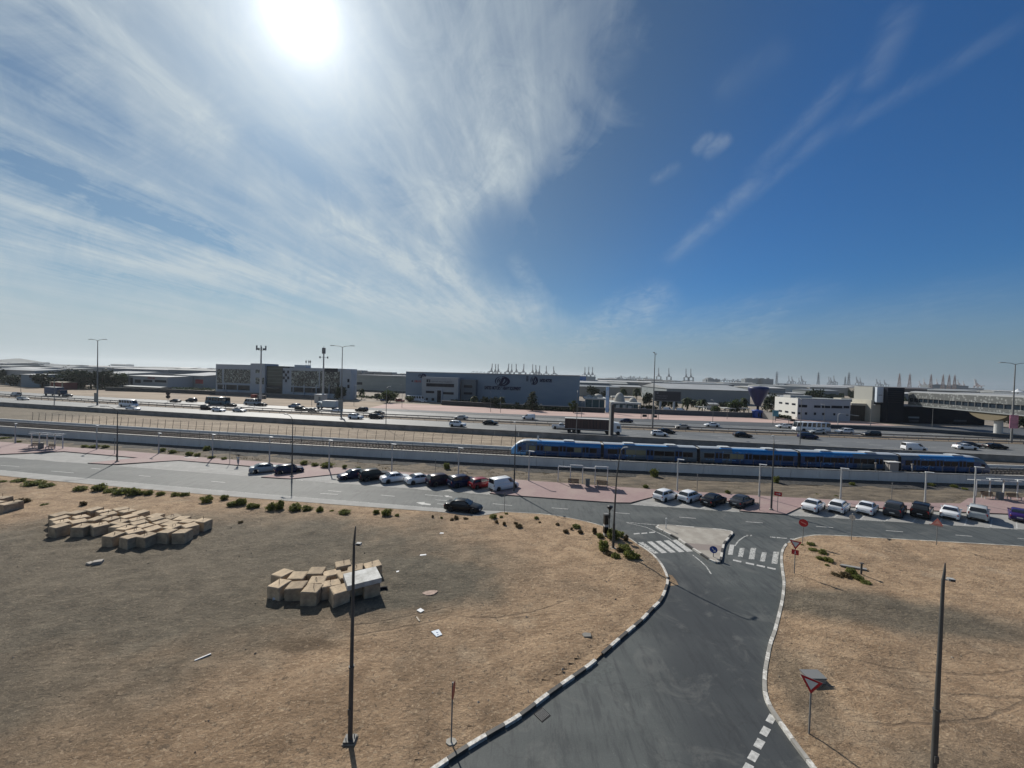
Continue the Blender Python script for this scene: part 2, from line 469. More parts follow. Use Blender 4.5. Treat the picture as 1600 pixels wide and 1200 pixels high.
# ---- ground: one sheet, stepping up behind the railway wall, out to the horizon
def ground():
    mb = MB()
    xs = [-9000, -6000, -3000, -1500, -800, -450, -300] + [XL + (XR - XL) * i / 60 for i in range(61)] + [300, 450, 800, 1500, 3000, 6000, 9000]
    rows = [(lambda x: -400.0, -0.06), (lambda x: -60.0, -0.06), (lambda x: 10.0, -0.06), (lambda x: svcNear(x) - 3, -0.06), (lambda x: wallY(x) - 14, -0.06), (lambda x: wallY(x) + 0.12, -0.06),
            (lambda x: wallY(x) + 0.14, TZ - 0.1), (lambda x: trackFar(x), TZ - 0.1), (lambda x: trackFar(x) + 0.3, PZ - 0.25), (lambda x: trackFar(x) + 1.5, PZ - 0.06),
            (lambda x: barrY(x), PZ - 0.06), (lambda x: farFar(x) + 10, PZ - 0.06), (lambda x: farFar(x) + 60, PZ - 0.06), (lambda x: max(farFar(x) + 200, 420), PZ - 0.06),
            (lambda x: 900, PZ - 0.06), (lambda x: 2500, PZ - 0.06), (lambda x: 6000, PZ - 0.06), (lambda x: 9500, PZ - 0.06)]
    def cl(f, x):
        if x < XL: return f(XL) + (f(XL + 1) - f(XL)) * (x - XL) * (1 if x > -500 else 0) + ((f(XL + 1) - f(XL)) * (-500 - XL) if x <= -500 else 0)
        if x > XR: return f(XR)
        return f(x)
    vs = [(x, cl(f, x), z) for f, z in rows for x in xs]
    n = len(xs)
    mb.add(vs, [(j * n + i, j * n + i + 1, (j + 1) * n + i + 1, (j + 1) * n + i) for j in range(len(rows) - 1) for i in range(n - 1)])
    k = MNode('far_ground', 0.95)
    a = k.mix(k.step(k.noise(0.012, 6), 0.35, 0.65), (0.15, 0.125, 0.10), (0.27, 0.225, 0.175))
    a = k.mix(k.step(k.noise(0.004, 5), 0.52, 0.62), a, (0.10, 0.10, 0.085))
    a = k.mix(k.step(k.noise(0.25, 6), 0.45, 0.75), a, (0.30, 0.26, 0.21))
    k.color(a)
    struct('ground', mb, k.m)
ground()

# ---- desert lots: raised sand sheets with a little real relief
def sandmat():
    k = MNode('desert_sand', 0.95)
    big = k.noise(0.09, 6, 0.6, 0.6)
    mid = k.noise(0.6, 8, 0.68, 0.3, k.map((1, 1.35, 1), R(-14)))
    fine = k.noise(4.5, 8, 0.7)
    grit = k.noise(22.0, 5, 0.75)
    c = k.mix(k.step(mid, 0.3, 0.7), (0.270, 0.176, 0.100), (0.480, 0.330, 0.200))
    c = k.mix(k.math('MULTIPLY', k.step(big, 0.45, 0.68), 0.55), c, (0.135, 0.098, 0.062))
    c = k.mix(k.math('MULTIPLY', k.step(k.noise(0.3, 5), 0.56, 0.68), 0.45), c, (0.460, 0.350, 0.235))
    # grey gravelled areas of the lot
    g = k.math('MULTIPLY', k.spot(-31, 31.5, 29, 12.5, R(6), 0.30, 0.85, 0.16), .88)
    g = k.math('MAXIMUM', g, k.math('MULTIPLY', k.spot(-33, 17.5, 16, 7, R(10), 0.35, 0.8, 0.2), 0.75))
    g = k.math('MAXIMUM', g, k.math('MULTIPLY', k.spot(-9, 31, 9, 4.6, R(2), 0.3, 0.6, 0.3), 0.95))
    g = k.math('MAXIMUM', g, k.math('MULTIPLY', k.spot(27.5, 28.5, 10, 2.6, R(-12), 0.4, 0.8, 0.3), 0.85))
    g = k.math('MAXIMUM', g, k.math('MULTIPLY', k.spot(7.0, 19.5, 5, 2.2, R(30), 0.5, 0.8, 0.4), 0.7))
    g = k.math('MAXIMUM', g, k.math('MULTIPLY', k.spot(16.5, 21.0, 1.2, 3.4, R(-20), 0.6, 0.9, 0.8), 0.55))
    g = k.math('MAXIMUM', g, k.math('MULTIPLY', k.spot(19.5, 15.5, 3.4, 2.2, R(20), 0.6, 0.9, 0.5), 0.45))
    gc_ = k.mix(k.step(mid, 0.3, 0.72), (0.080, 0.071, 0.050), (0.160, 0.140, 0.101))
    c = k.mix(k.math('MULTIPLY', g, k.step(fine, 0.12, 0.40)), c, gc_)
    # brown earth stain, orange damp streaks
    c = k.mix(k.math('MULTIPLY', k.spot(-12.2, 23.2, 2.6, 0.55, R(3), 0.4, 0.8, 0.8), 0.7), c, (0.105, 0.068, 0.035))
    c = k.mix(k.math('MULTIPLY', k.spot(-12, 18.0, 9, 2.2, R(14), 0.5, 0.9, 0.3), 0.35), c, (0.235, 0.150, 0.080))
    c = k.mix(k.math('MULTIPLY', k.step(k.noise(5.0, 5, .75), 0.54, 0.62), k.math('SUBTRACT', 0.55, k.math('MULTIPLY', g, 0.38))), c, (0.58, 0.44, 0.29))
    c = k.mix(k.math('MULTIPLY', k.step(k.noise(3.4, 5, .8, .5), 0.555, 0.615), 0.62), c, (0.075, 0.055, 0.036))
    c = k.mix(k.math('MULTIPLY', k.step(grit, 0.55, 0.64), 0.5), c, (0.075, 0.058, 0.040))
    # pale dusty band and low ridge beside the road kerb
    k.color(c)
    tr = k.noise(1.7, 8, 0.72, 0.5, k.map((0.7, 1.5, 1), R(-16)))
    h = k.math('ADD', k.math('MULTIPLY', fine, 0.75), k.math('ADD', k.math('MULTIPLY', grit, 0.30), k.math('MULTIPLY', tr, 0.8)))
    def ring(cx, cy, r, w, msk):
        m_ = k.t.nodes.new('ShaderNodeMapping'); m_.vector_type = 'TEXTURE'; m_.inputs['Location'].default_value = (cx, cy, 0); m_.inputs['Scale'].default_value = (1, 1, 1000); k.lk(k.co, m_.inputs[0])
        l_ = k.t.nodes.new('ShaderNodeVectorMath'); l_.operation = 'LENGTH'; k.lk(m_.outputs[0], l_.inputs[0])
        d_ = k.math('ABSOLUTE', k.math('SUBTRACT', k.math('ADD', l_.outputs['Value'], k.math('MULTIPLY', k.noise(.5, 3), .5)), r))
        return k.math('MULTIPLY', k.math('SUBTRACT', 1.0, k.step(d_, w * .3, w)), msk)
    tr_ = None
    for cx, cy, r, w, ms in ((27, 42, 20.0, .16, k.spot(27, 22, 9, 3.5, 0, .4, .6, .5)), (27, 42, 21.7, .16, k.spot(28, 20.5, 9, 3.5, 0, .4, .6, .5)), (20, 40, 21.5, .14, k.spot(24, 19.5, 6, 3, 0, .4, .6, .5)),
                             (-14, 44, 19.5, .13, k.spot(-7, 26, 4.2, 2.2, 0, .4, .6, .5)), (-14, 44, 20.6, .13, k.spot(-7, 25, 4.2, 2.2, 0, .4, .6, .5)),  (-3, 40, 14, .14, k.spot(1, 27, 5, 3, 0, .4, .6, .5))):
        q_ = ring(cx, cy, r, w, ms); tr_ = q_ if tr_ is None else k.math('MAXIMUM', tr_, q_)
    k.color(k.mix(k.math('MULTIPLY', tr_, 0.28), c, (0.120, 0.085, 0.055)))
    h = k.math('SUBTRACT', h, k.math('MULTIPLY', tr_, 0.20))
    pits = k.step(k.noise(9.0, 4, 0.8), 0.60, 0.66)
    h = k.math('SUBTRACT', h, k.math('MULTIPLY', pits, 0.30))
    k.bump(h, 1.0, 0.24)
    return k.m
SAND = sandmat()

def inside_dist(px, py, poly):
    """signed distance to a polygon, positive inside, numpy arrays"""
    P = np.array(poly); Q = np.roll(P, -1, 0)
    d = np.full(px.shape, 1e9); ins = np.zeros(px.shape, bool)
    for (ax_, ay_), (bx, by) in zip(P, Q):
        ex, ey = bx - ax_, by - ay_
        t = np.clip(((px - ax_) * ex + (py - ay_) * ey) / max(ex * ex + ey * ey, 1e-9), 0, 1)
        d = np.minimum(d, np.hypot(px - ax_ - t * ex, py - ay_ - t * ey))
        c = ((ay_ > py) != (by > py)) & (px < (bx - ax_) * (py - ay_) / ((by - ay_) if abs(by - ay_) > 1e-9 else 1e-9) + ax_)
        ins ^= c
    return np.where(ins, d, -d)
def relief(x, y):
    p = Vector((x, y, 0))
    return 0.20 * noise.fractal(p * 0.16, 1.0, 2.1, 4) + 0.05 * noise.fractal(p * 0.9, 1.0, 2.0, 3) + 0.022 * noise.noise(p * 3.1)
def lot_z(x, y): return .17 + .42 * max(-.04, relief(x, y) + .05)
def lot(name, poly, rect, cell, amp=1.0, z=0.12, mat=None, margin=1.6):
    mb = MB()
    mb.prism(poly, -0.05, z)
    x0, y0, x1, y1 = rect
    nx, ny = int((x1 - x0) / cell), int((y1 - y0) / cell)
    X, Y = np.meshgrid(x0 + cell * np.arange(nx + 1), y0 + cell * np.arange(ny + 1))
    d = inside_dist(X, Y, poly)
    k = np.clip(d / margin, 0, 1); k = k * k * (3 - 2 * k)
    vs = []; vis = d > cell * 0.72
    for j in range(ny + 1):
        for i in range(nx + 1):
            kk = k[j, i]
            zz_ = z - 0.05 + kk * (0.10 + amp * max(-0.04, relief(X[j, i], Y[j, i]) + 0.05)) if kk > 0 else z - 0.05
            vs.append((X[j, i], Y[j, i], zz_))
    n = nx + 1
    fs = []
    for j in range(ny):
        for i in range(nx):
            if vis[j, i] and vis[j, i + 1] and vis[j + 1, i] and vis[j + 1, i + 1]:
                fs.append((j * n + i, j * n + i + 1, (j + 1) * n + i + 1, (j + 1) * n + i))
    used = sorted({q for f in fs for q in f}); ix = {q: a for a, q in enumerate(used)}
    mb.add([vs[q] for q in used], [tuple(ix[q] for q in f) for f in fs], 0, True)
    struct(name, mb, mat or SAND)

def w2(pts, z=0.0): return [tuple(G(x, y, z)[:2]) for x, y in pts]
left_kerb_px = [(785, 801), (840, 804), (875, 808), (910, 815), (944, 824), (966, 833), (984, 843), (998, 853), (1016, 865), (1029, 878), (1038, 892), (1043, 907), (1040, 922),
                (1032, 940), (1020, 952), (1003, 970), (982, 988), (960, 1007), (940, 1025), (922, 1041), (885, 1067), (850, 1092), (822, 1114), (798, 1130), (770, 1146), (727, 1172), (687, 1199), (630, 1240), (560, 1300)]
right_kerb_px = [(1600, 855), (1425, 845), (1320, 839), (1280, 837.5), (1262, 839), (1245, 843), (1231, 850), (1223, 861), (1221, 875), (1223, 896), (1225, 912), (1223, 935), (1219, 955), (1211, 987),
                 (1204, 1007), (1200, 1025), (1195, 1055), (1195, 1082), (1200, 1100), (1210, 1118), (1230, 1147), (1247, 1171), (1270, 1201), (1310, 1255), (1350, 1310)]
LK = smooth_line([Vector((*p, 0)) for p in w2(left_kerb_px)], 5)
RK = smooth_line([Vector((*p, 0)) for p in w2(right_kerb_px)], 5)
lay_px = [(700, 802.5), (722, 806), (748, 807.5), (765, 805), (785, 801)]
LAY = [Vector((*p, 0)) for p in w2(lay_px)]
xe = LAY[0].x
edgeL = [Vector((x, kerbNear(x), 0)) for x in np.linspace(-185, xe - 1.5, 60)]
left_poly = [tuple(p[:2]) for p in edgeL + LAY + LK[1:]] + [(-9, 2), (-40, -30), (-185, -30)]
right_poly = [tuple(p[:2]) for p in ([Vector((x, svcNear(x), 0)) for x in np.linspace(170, RK[0].x + 3, 30)] + RK)] + [(14, -30), (170, -30)]
lot('desert_lot_ground', left_poly, (-84, 11, 16, 60), 0.42)
lot('roadside_lot_ground', right_poly, (10, 8, 66, 46), 0.42)

# ---- asphalt
def asphalt(name, base=(0.042, 0.049, 0.049), light=(0.082, 0.090, 0.087), rough=0.72, dusty=0.5, ang=0.0):
    k = MNode(name, rough)
    a = k.noise(0.12, 6, 0.6, 0.3, k.map((0.35, 1.6, 1), ang)); b = k.noise(14, 6, 0.75); d = k.noise(0.5, 7, 0.65)
    c = k.mix(k.step(a, 0.3, 0.7), base, light)
    c = k.mix(k.math('MULTIPLY', k.step(b, 0.4, 0.8), 0.35), c, (light[0] * 1.7, light[1] * 1.65, light[2] * 1.6))
    c = k.mix(k.math('MULTIPLY', k.step(d, 0.55, 0.75), dusty * 0.5), c, (0.120, 0.118, 0.110))
    k.color(c); k.bump(b, 0.35, 0.03)
    k.b.inputs['Specular IOR Level'].default_value = 0.42
    return k
ka = asphalt('asphalt', ang=R(8))
# wheel-polished darker path and pale dusty margins of the side road
c_in = ka.b.inputs['Base Color'].links[0].from_socket
c2 = ka.mix(ka.math('MULTIPLY', ka.spot(12.6, 21, 3.6, 15, R(-12), 0.45, 0.7, 0.25), 0.72), c_in, (0.030, 0.034, 0.038))
scuff = ka.math('MULTIPLY', ka.step(ka.noise(2.2, 9, .8, .6), .60, .70), ka.spot(5.0, 15.2, 4.0, 1.8, R(25), .5, .6, .6))
c2 = ka.mix(ka.math('MULTIPLY', scuff, .6), c2, (0.24, 0.24, 0.23))
trk = ka.noise(.9, 8, .7, .3, ka.map((2.4, .35, 1), R(22)))
c2 = ka.mix(ka.math('MULTIPLY', ka.step(trk, .46, .64), .55), c2, (0.024, 0.027, 0.030))
c2 = ka.mix(ka.math('MULTIPLY', ka.step(ka.noise(.35, 8, .72, .8), .50, .66), .50), c2, (0.120, 0.122, 0.114))
crk = ka.t.nodes.new('ShaderNodeTexVoronoi'); crk.feature = 'DISTANCE_TO_EDGE'; crk.inputs['Scale'].default_value = .16
wp = ka.t.nodes.new('ShaderNodeVectorMath'); wp.operation = 'MULTIPLY_ADD'
nv = ka.t.nodes.new('ShaderNodeTexNoise'); nv.inputs['Scale'].default_value = .8; nv.inputs['Detail'].default_value = 6; ka.lk(ka.co, nv.inputs['Vector'])
ka.lk(nv.outputs['Color'], wp.inputs[0]); wp.inputs[1].default_value = (2.2, 2.2, 0); ka.lk(ka.co, wp.inputs[2]); ka.lk(wp.outputs[0], crk.inputs['Vector'])
c2 = ka.mix(ka.math('MULTIPLY', ka.math('SUBTRACT', 1, ka.step(crk.outputs['Distance'], .002, .010)), .22), c2, (0.018, 0.019, 0.02))
ka.color(c2)
mb = MB()
asph = [(x, svcFar(x) + 0.4) for x in np.linspace(-185, 170, 80)] + [(170, svcNear(170) - 1), (60, 36), (24, 30), (22, -30), (-14, -30), (-12, 30), (-30, 42)] + [(x, kerbNear(x) - 0.5) for x in np.linspace(-35, -185, 30)]
mb.sheet(asph, 0.0)
struct('road', mb, ka.m)

# ---- concrete parking strip on the near side (left), bays on the far side
CONC = M('paving_concrete', (0.27, 0.265, 0.25), 0.85, var=0.18, vs=0.6, bump=0.12, bs=12)
mb = MB()
strip(mb, lambda x: kerbNear(x) - 0.3, svcNear, 0.004, -185, xe)
tip = G(792, 800)
mb.add([(xe, kerbNear(xe) - .3, 0.004), *[(p.x, p.y - (0.3 if i < 4 else 0), 0.004) for i, p in enumerate(LAY)], (tip.x, tip.y + 0.2, 0.004), (xe, svcNear(xe), 0.004)], [(7, 6, 5, 4, 3, 2, 1, 0)])
struct('parking_strip', mb, CONC)
bays = [[(-260, 694), (0, 710.6), (100, 706), (216, 716), (137, 725.5), (0, 714.6), (-260, 692)],
        [(175, 728.5), (280, 720), (462, 736), (408, 747)],
        [(455, 750), (533, 741), (800, 761), (765, 773)],
        [(985, 788), (1022, 777), (1188, 787), (1155, 801)],
        [(1228, 806), (1253, 792.5), (1330, 793), (1420, 797), (1500, 801), (1600, 805), (1800, 815), (1800, 838), (1600, 828.5), (1425, 818.5), (1300, 810.5)]]
def bay_sheet():
    mb = MB()
    x_of = lambda px: on(svcFar, px, 0)
    mb.sheet(w2([(-300, 688), (0, 711.2), (100, 706.5), (216, 716.4), (140, 725.2)]) + [(x, svcFar(x)) for x in np.linspace(x_of(137), x_of(-300), 12)], 0.004)
    for pts in bays[1:4]:
        a, b = pts[0][0], pts[-1][0]
        mb.sheet(w2(pts[1:-1]) + [(x, svcFar(x)) for x in np.linspace(x_of(b), x_of(a), 12)], 0.004)
    mb.sheet(w2([(1253, 793), (1330, 793.5), (1420, 797.3), (1500, 801.3), (1600, 805.3), (1900, 820)]) + [(x, svcFar(x)) for x in np.linspace(x_of(1900), x_of(1228), 14)], 0.004)
    struct('parking_bays', mb, CONC)
bay_sheet()

# ---- pink block pavement, a slab cut by the bays
kp = MNode('pink_paving', 0.85)
br = kp.t.nodes.new('ShaderNodeTexBrick'); br.inputs['Scale'].default_value = 1.0
br.inputs['Color1'].default_value = (0.30, 0.205, 0.195, 1); br.inputs['Color2'].default_value = (0.265, 0.18, 0.172, 1); br.inputs['Mortar'].default_value = (0.22, 0.17, 0.16, 1)
br.inputs['Brick Width'].default_value = 0.4; br.inputs['Row Height'].default_value = 0.2; br.inputs['Mortar Size'].default_value = 0.012
kp.lk(kp.map((1, 1, 1), R(-8)), br.inputs['Vector'])
cc = kp.mix(kp.math('MULTIPLY', kp.step(kp.noise(0.25, 6), 0.42, 0.7), 0.5), br.outputs[0], (0.34, 0.27, 0.235))
kp.color(cc)
KDARK = M('weathered_kerb', (0.13, 0.125, 0.115), 0.9, var=0.3, vs=2)
near = [(-300, 687), (0, 710.6), (100, 706), (216, 716), (137, 724.3), (175, 726.5), (280, 720), (395, 729.5), (462, 735.5), (408, 746.2), (455, 749), (533, 741), (800, 761.3), (765, 771.5)]
mid1 = [(985, 786.5), (1022, 777), (1188, 787), (1155, 799)]
mid2 = [(1228, 804.5), (1253, 792.5), (1330, 793), (1420, 797), (1500, 801), (1600, 805), (1850, 817)]
def seg(px0, px1, n=10):
    a, b = on(svcFar, px0, 0), on(svcFar, px1, 0)
    return [(x, svcFar(x) + 0.03) for x in np.linspace(a, b, n)][1:-1]
far_px = [(-300, 672), (0, 691), (100, 699), (200, 706), (320, 716), (430, 724), (530, 731.5), (660, 741), (800, 750), (1025, 766), (1200, 776.5), (1300, 782), (1400, 786), (1500, 788), (1513, 779.5), (1560, 777), (1850, 786)]
pav = w2(near) + seg(765, 985) + w2(mid1) + seg(1155, 1228, 6) + w2(mid2) + w2(far_px)[::-1]
mb = MB(); mb.prism(pav, -0.03, 0.13, m=1, mt=0)
struct('pavement', mb, [kp.m, KDARK])
# low kerb line on the sand side and its dark edge towards the road
def kerb_line(mb, pts, w=0.16, z0=-0.03, z1=0.16, mats=(0, 1), seg_len=1.0, off=0.0):
    """kerb stones laid along a line, painted in turn"""
    d = [0.0]
    for a, b in zip(pts, pts[1:]): d.append(d[-1] + (b - a).length)
    def at(s):
        for i in range(len(pts) - 1):
            if s <= d[i + 1] or i == len(pts) - 2:
                t = (s - d[i]) / max(d[i + 1] - d[i], 1e-6); q = pts[i].lerp(pts[i + 1], t)
                tn = (pts[i + 1] - pts[i]).normalized(); return q, Vector((-tn.y, tn.x, 0))
    s = 0.0; k = 0
    while s < d[-1] - 0.2:
        e = min(s + seg_len, d[-1])
        (a, na), (m_, nm), (b, nb) = at(s + 0.012), at((s + e) / 2), at(e - 0.012)
        o = []
        for q, n_ in ((a, na), (m_, nm), (b, nb)):
            o.append((q + n_ * (off - w / 2), q + n_ * (off + w / 2)))
        for j in (0, 1):
            (p0, p1), (p2, p3) = o[j], o[j + 1]
            mb.add([(p.x, p.y, z) for z in (z0, z1) for p in (p0, p1, p3, p2)], [(4, 5, 6, 7), (0, 4, 7, 3), (1, 2, 6, 5), (0, 1, 5, 4), (3, 7, 6, 2)] , mats[k % len(mats)])
        s = e; k += 1
KW = M('kerb_white_paint', (0.60, 0.59, 0.55), 0.7, var=0.22, vs=6, dirt=(0.26, 0.23, 0.19))
KB = M('kerb_black_paint', (0.032, 0.031, 0.030), 0.6, var=0.4, vs=3, dirt=(0.075, 0.068, 0.058))
KG = M('kerb_concrete', (0.30, 0.285, 0.255), 0.88, var=0.25, vs=2)
mb = MB()
iL = min(range(len(LK)), key=lambda i: (LK[i] - G(1043, 907)).length)
iB = min(range(len(LK)), key=lambda i: (LK[i] - G(935, 1030)).length)
kerb_line(mb, LK[iL:iB - 1], 0.2, mats=(0, 1))
kerb_line(mb, LK[iB + 1:], 0.2, mats=(0, 1))
iA = min(range(len(LK)), key=lambda i: (LK[i] - G(998, 853)).length)
kerb_line(mb, LK[iA:iL], 0.2, mats=(0, 0, 0, 2))
iR = min(range(len(RK)), key=lambda i: (RK[i] - G(1228, 852)).length)
kerb_line(mb, RK[iR:], 0.2, mats=(0, 2), seg_len=0.95)
struct('painted_kerb', mb, [KW, KB, KG])
mb = MB()
kerb_line(mb, LK[:iA], 0.16, z1=0.13, mats=(0, 0, 0, 1), seg_len=1.5)
kerb_line(mb, edgeL[10:] + LAY, 0.18, z1=0.15, mats=(0, 0), seg_len=1.5)
kerb_line(mb, [Vector((x, svcNear(x), 0)) for x in np.linspace(80, RK[0].x, 30)] + RK[:iR], 0.16, z1=0.13, mats=(1, 0), seg_len=1.5)
struct('kerb', mb, [KG, M('pale_kerb', (0.45, 0.42, 0.36), 0.85, var=0.25, vs=2)])

# ---- traffic island
isl = [(1023.6, 824.5), (1030, 822), (1040, 822), (1136, 830), (1143, 832), (1144, 835), (1131, 851), (1128.5, 861), (1126, 878), (1121, 881), (1111, 877.5), (1103, 872), (1079, 856), (1058, 842), (1037, 831.5)]
ip = [Vector((*p, 0)) for p in w2(isl)]
mb = MB(); mb.prism([tuple(p[:2]) for p in ip], -0.03, 0.15, 1, 0)
ki = MNode('island_paving', 0.88)
ki.color(ki.mix(ki.spot(18.9, 38.9, 6, 0.75, R(-5), 0.1, 0.3, 2), ki.mix(ki.step(ki.noise(0.8, 7), 0.35, 0.7), (0.27, 0.245, 0.21), (0.36, 0.335, 0.29)), (0.22, 0.185, 0.165)))
struct('traffic_island', mb, [ki.m, KG])
mb = MB()
kerb_line(mb, [ip[i] for i in (14, 13, 12, 11, 10, 9, 8, 7, 6, 5, 4)][::-1] + [], 0.2, z1=0.17, mats=(0, 1), seg_len=1.15)
kerb_line(mb, [ip[i] for i in (4, 3, 2, 1, 0, 14)], 0.2, z1=0.17, mats=(0, 2), seg_len=2.0)
struct('island_kerb', mb, [KW, KB, KG])

# ---- road markings
PAINT = M('road_paint', (0.50, 0.495, 0.47), 0.7, var=0.2, vs=5, dirt=(0.24, 0.238, 0.225))
kw = MNode('worn_road_paint', 0.75)
wn = kw.step(kw.noise(5.5, 8, 0.75, 0, kw.map((1.0, 1.0, 1))), 0.42, 0.56)
kw.color(kw.mix(wn, (0.13, 0.13, 0.125), (0.50, 0.50, 0.47)))
WORN = kw.m
mk = MB()
def mpoly(pts, m=0, z=0.008): mk.sheet(w2(pts), z, m)
# left crossing
for t0, t1, b0, b1, m_ in ((997, 1004.5, 1029, 1022.5, 1), (1011, 1018.5, 1042.5, 1034, 0), (1024, 1032, 1056, 1047.5, 0), (1037, 1045, 1069.5, 1061, 0), (1049, 1057, 1083, 1073.5, 0)):
    k = (t0 - 997) / 52
    mpoly([(t0, 847.5 - 3.5 * k), (t1, 846.8 - 3.5 * k), (b0, 864.5 - 3 * k), (b1, 865.2 - 3 * k)], 0 if m_ == 0 else 1)
# right crossing and give-way dashes
for x0, x1, y0, y1, m_ in ((1139, 1146, 851, 866.5, 0), (1154.5, 1162, 856, 870, 1), (1171.5, 1180, 856, 873.5, 1), (1189, 1196.5, 863, 877, 1), (1207, 1216, 862, 880.5, 1)):
    mpoly([(x0 + 1.5, y0), (x1 + 1.5, y0 + .5), (x1 - 1.5, y1 + .7), (x0 - 1.8, y1)], m_)
for x in (1145.5, 1165.5, 1182.5, 1199): mpoly([(x, 874 + (x - 1145) * .215), (x + 13, 876.6 + (x - 1145) * .215), (x + 12.6, 879 + (x - 1145) * .215), (x - .5, 876 + (x - 1145) * .215)])
for x, y in ((990, 833.5), (1002, 832.8), (1014, 831.5)): mpoly([(x, y), (x + 9, y - 0.8), (x + 9.5, y + 0.8), (x + .5, y + 1.6)])
for x, y in ((1166, 836), (1203, 838.5), (1213, 839.3), (1221, 840), (1234, 841.5)): mpoly([(x, y), (x + 8, y + .5), (x + 9, y + 1.8), (x + 1, y + 1.4)], 1)
# broad give-way squares at the bottom of the side road
for i in range(7):
    a = (1202.5 - 9.3 * i, 1115 + 19.0 * i)
    s_ = 1 + 0.05 * i
    mpoly([(a[0], a[1]), (a[0] + 11 * s_, a[1] + 6 * s_), (a[0] + 4.5 * s_, a[1] + 17 * s_), (a[0] - 6.5 * s_, a[1] + 11 * s_)])
# lane lines of the service road
def lane(y0, y1, px_pairs, w=0.13, m=0):
    for a, b in px_pairs:
        pa, pb = G(*a), G(*b); n_ = Vector((-(pb - pa).y, (pb - pa).x, 0)).normalized() * w / 2
        mk.add([(p.x, p.y, 0.008) for p in (pa - n_, pb - n_, pb + n_, pa + n_)], [(0, 1, 2, 3)], m)
lane(0, 0, [((80, 736), (115, 739)), ((142, 731.5), (157, 733)), ((217, 743), (235, 744.5)), ((513, 766.5), (533, 768.5)), ((595, 773.5), (617, 775.5)), ((664, 773), (692, 775.5)), ((680, 781), (698, 782)), ((683, 787), (699, 788.5)), ((770, 787), (800, 790)),
            ((862, 793.5), (888, 795.5)), ((960, 801), (984, 802.8)), ((1061, 808), (1087, 810)), ((1165, 815.3), (1192, 817)), ((1275, 822.5), (1302, 824.5)), ((1384, 829), (1411, 831)), ((1493, 836), (1519, 838)), ((1590, 841), (1600, 842)), ((500, 771), (528, 772.5)), ((1, 727), (30, 729)), ((330, 752), (352, 754))])
lane(0, 0, [((978, 816), (1022, 820)), ((1022, 820), (1140, 829))], 0.12, 1)
lane(0, 0, [(a, b) for a, b in zip([(980, 817), (1010, 824), (1040, 838), (1048, 843)], [(1010, 824), (1040, 838), (1048, 843), (1052, 846)])], 0.12, 1)
lane(0, 0, [((1082, 867), (1095, 877)), ((1095, 877), (1104, 886)), ((1104, 886), (1111, 897))], 0.12, 1)
lane(0, 0, [((1148, 853), (1154, 845)), ((1154, 845), (1163, 838.5)), ((1163, 838.5), (1175, 836))], 0.12, 1)
x_of = lambda px: on(svcFar, px, 0)
for a, b in ((-280, 130), (440, 770), (985, 1160), (1235, 1750)):
    xs_ = np.linspace(x_of(a), x_of(b), int((x_of(b) - x_of(a)) / 3.2))
    for q0, q1 in zip(xs_[::2], xs_[1::2]): mk.quad((q0, svcFar(q0) - .12, .008), (q1, svcFar(q1) - .12, .008), (q1, svcFar(q1), .008), (q0, svcFar(q0), .008), 1)
xs_ = np.linspace(-185, xe, 60)
for q0, q1 in zip(xs_, xs_[1:]): mk.quad((q0, svcNear(q0), .008), (q1, svcNear(q1), .008), (q1, svcNear(q1) + .11, .008), (q0, svcNear(q0) + .11, .008), 1)
# arrows painted on the lanes
mk.sheet(w2([(650, 785), (664, 784.5), (663, 786), (673, 787.5), (672.5, 789.5), (661, 788.3), (660, 789)]), 0.008, 0)
mk.sheet(w2([(694, 774.5), (701, 774.3), (700.5, 775.5), (707, 776.3), (706.5, 777.3), (699, 776.6), (698, 777)]), 0.008, 0)
# bay lines at 45 degrees
def bay_lines(xs_px, m=0):
    for px in xs_px:
        x = x_of(px); p = Vector((x, svcFar(x) + 0.25, 0)); a = slope(svcFar, x) + R(43)
        d_ = Vector((math.cos(a), math.sin(a), 0)); n_ = Vector((-d_.y, d_.x, 0)) * .06; e = p + d_ * 4.6
        mk.add([(q.x, q.y, 0.0085) for q in (p - n_, e - n_, e + n_, p + n_)], [(0, 1, 2, 3)], m)
bay_lines([200 + 29 * i for i in range(6)] + [488 + 34 * i for i in range(9)], 1)
bay_lines([1022 + 37 * i for i in range(4)] + [1265 + 41 * i for i in range(14)], 0)
struct('road_markings', mk, [PAINT, WORN])
# kerb gully grate
gp = G(847, 1117); ga = math.atan2((G(885, 1067) - G(822, 1114)).y, (G(885, 1067) - G(822, 1114)).x)
gm = MB(); gm.box((0, 0, 0.006), (0.62, 0.62, 0.012), m=0)
for i in range(7): gm.box((-0.24 + 0.08 * i, 0, 0.016), (0.022, 0.5, 0.012), m=1)
tag(gm.build('drain_grate', [M('drain_hole', (0.01, 0.01, 0.01), 0.9), M('cast_iron', (0.22, 0.22, 0.22), 0.55, metal=0.6)], None, (gp.x, gp.y, 0.0), ga), 'dark iron drain grate set in the asphalt beside the curved painted kerb', 'drain grate')
mb = MB()
mb.sheet(w2([(927, 1031), (955, 1036), (963, 1046), (948, 1051), (941, 1056), (922, 1046)]), 0.004); mb.sheet(w2([(906, 1060), (936, 1056), (942, 1064), (926, 1072), (903, 1066)]), 0.004)
struct('asphalt_patch', mb, M('patch_asphalt', (.075, .083, .08), .85, var=.3, vs=4))
# sand drifted over the asphalt beside the kerb
mb = MB(); mb.sheet(w2([(1043, 897), (1050, 899), (1056, 906), (1060, 914), (1052, 915), (1044, 916)]), 0.006)
struct('sand_drift', mb, SAND)

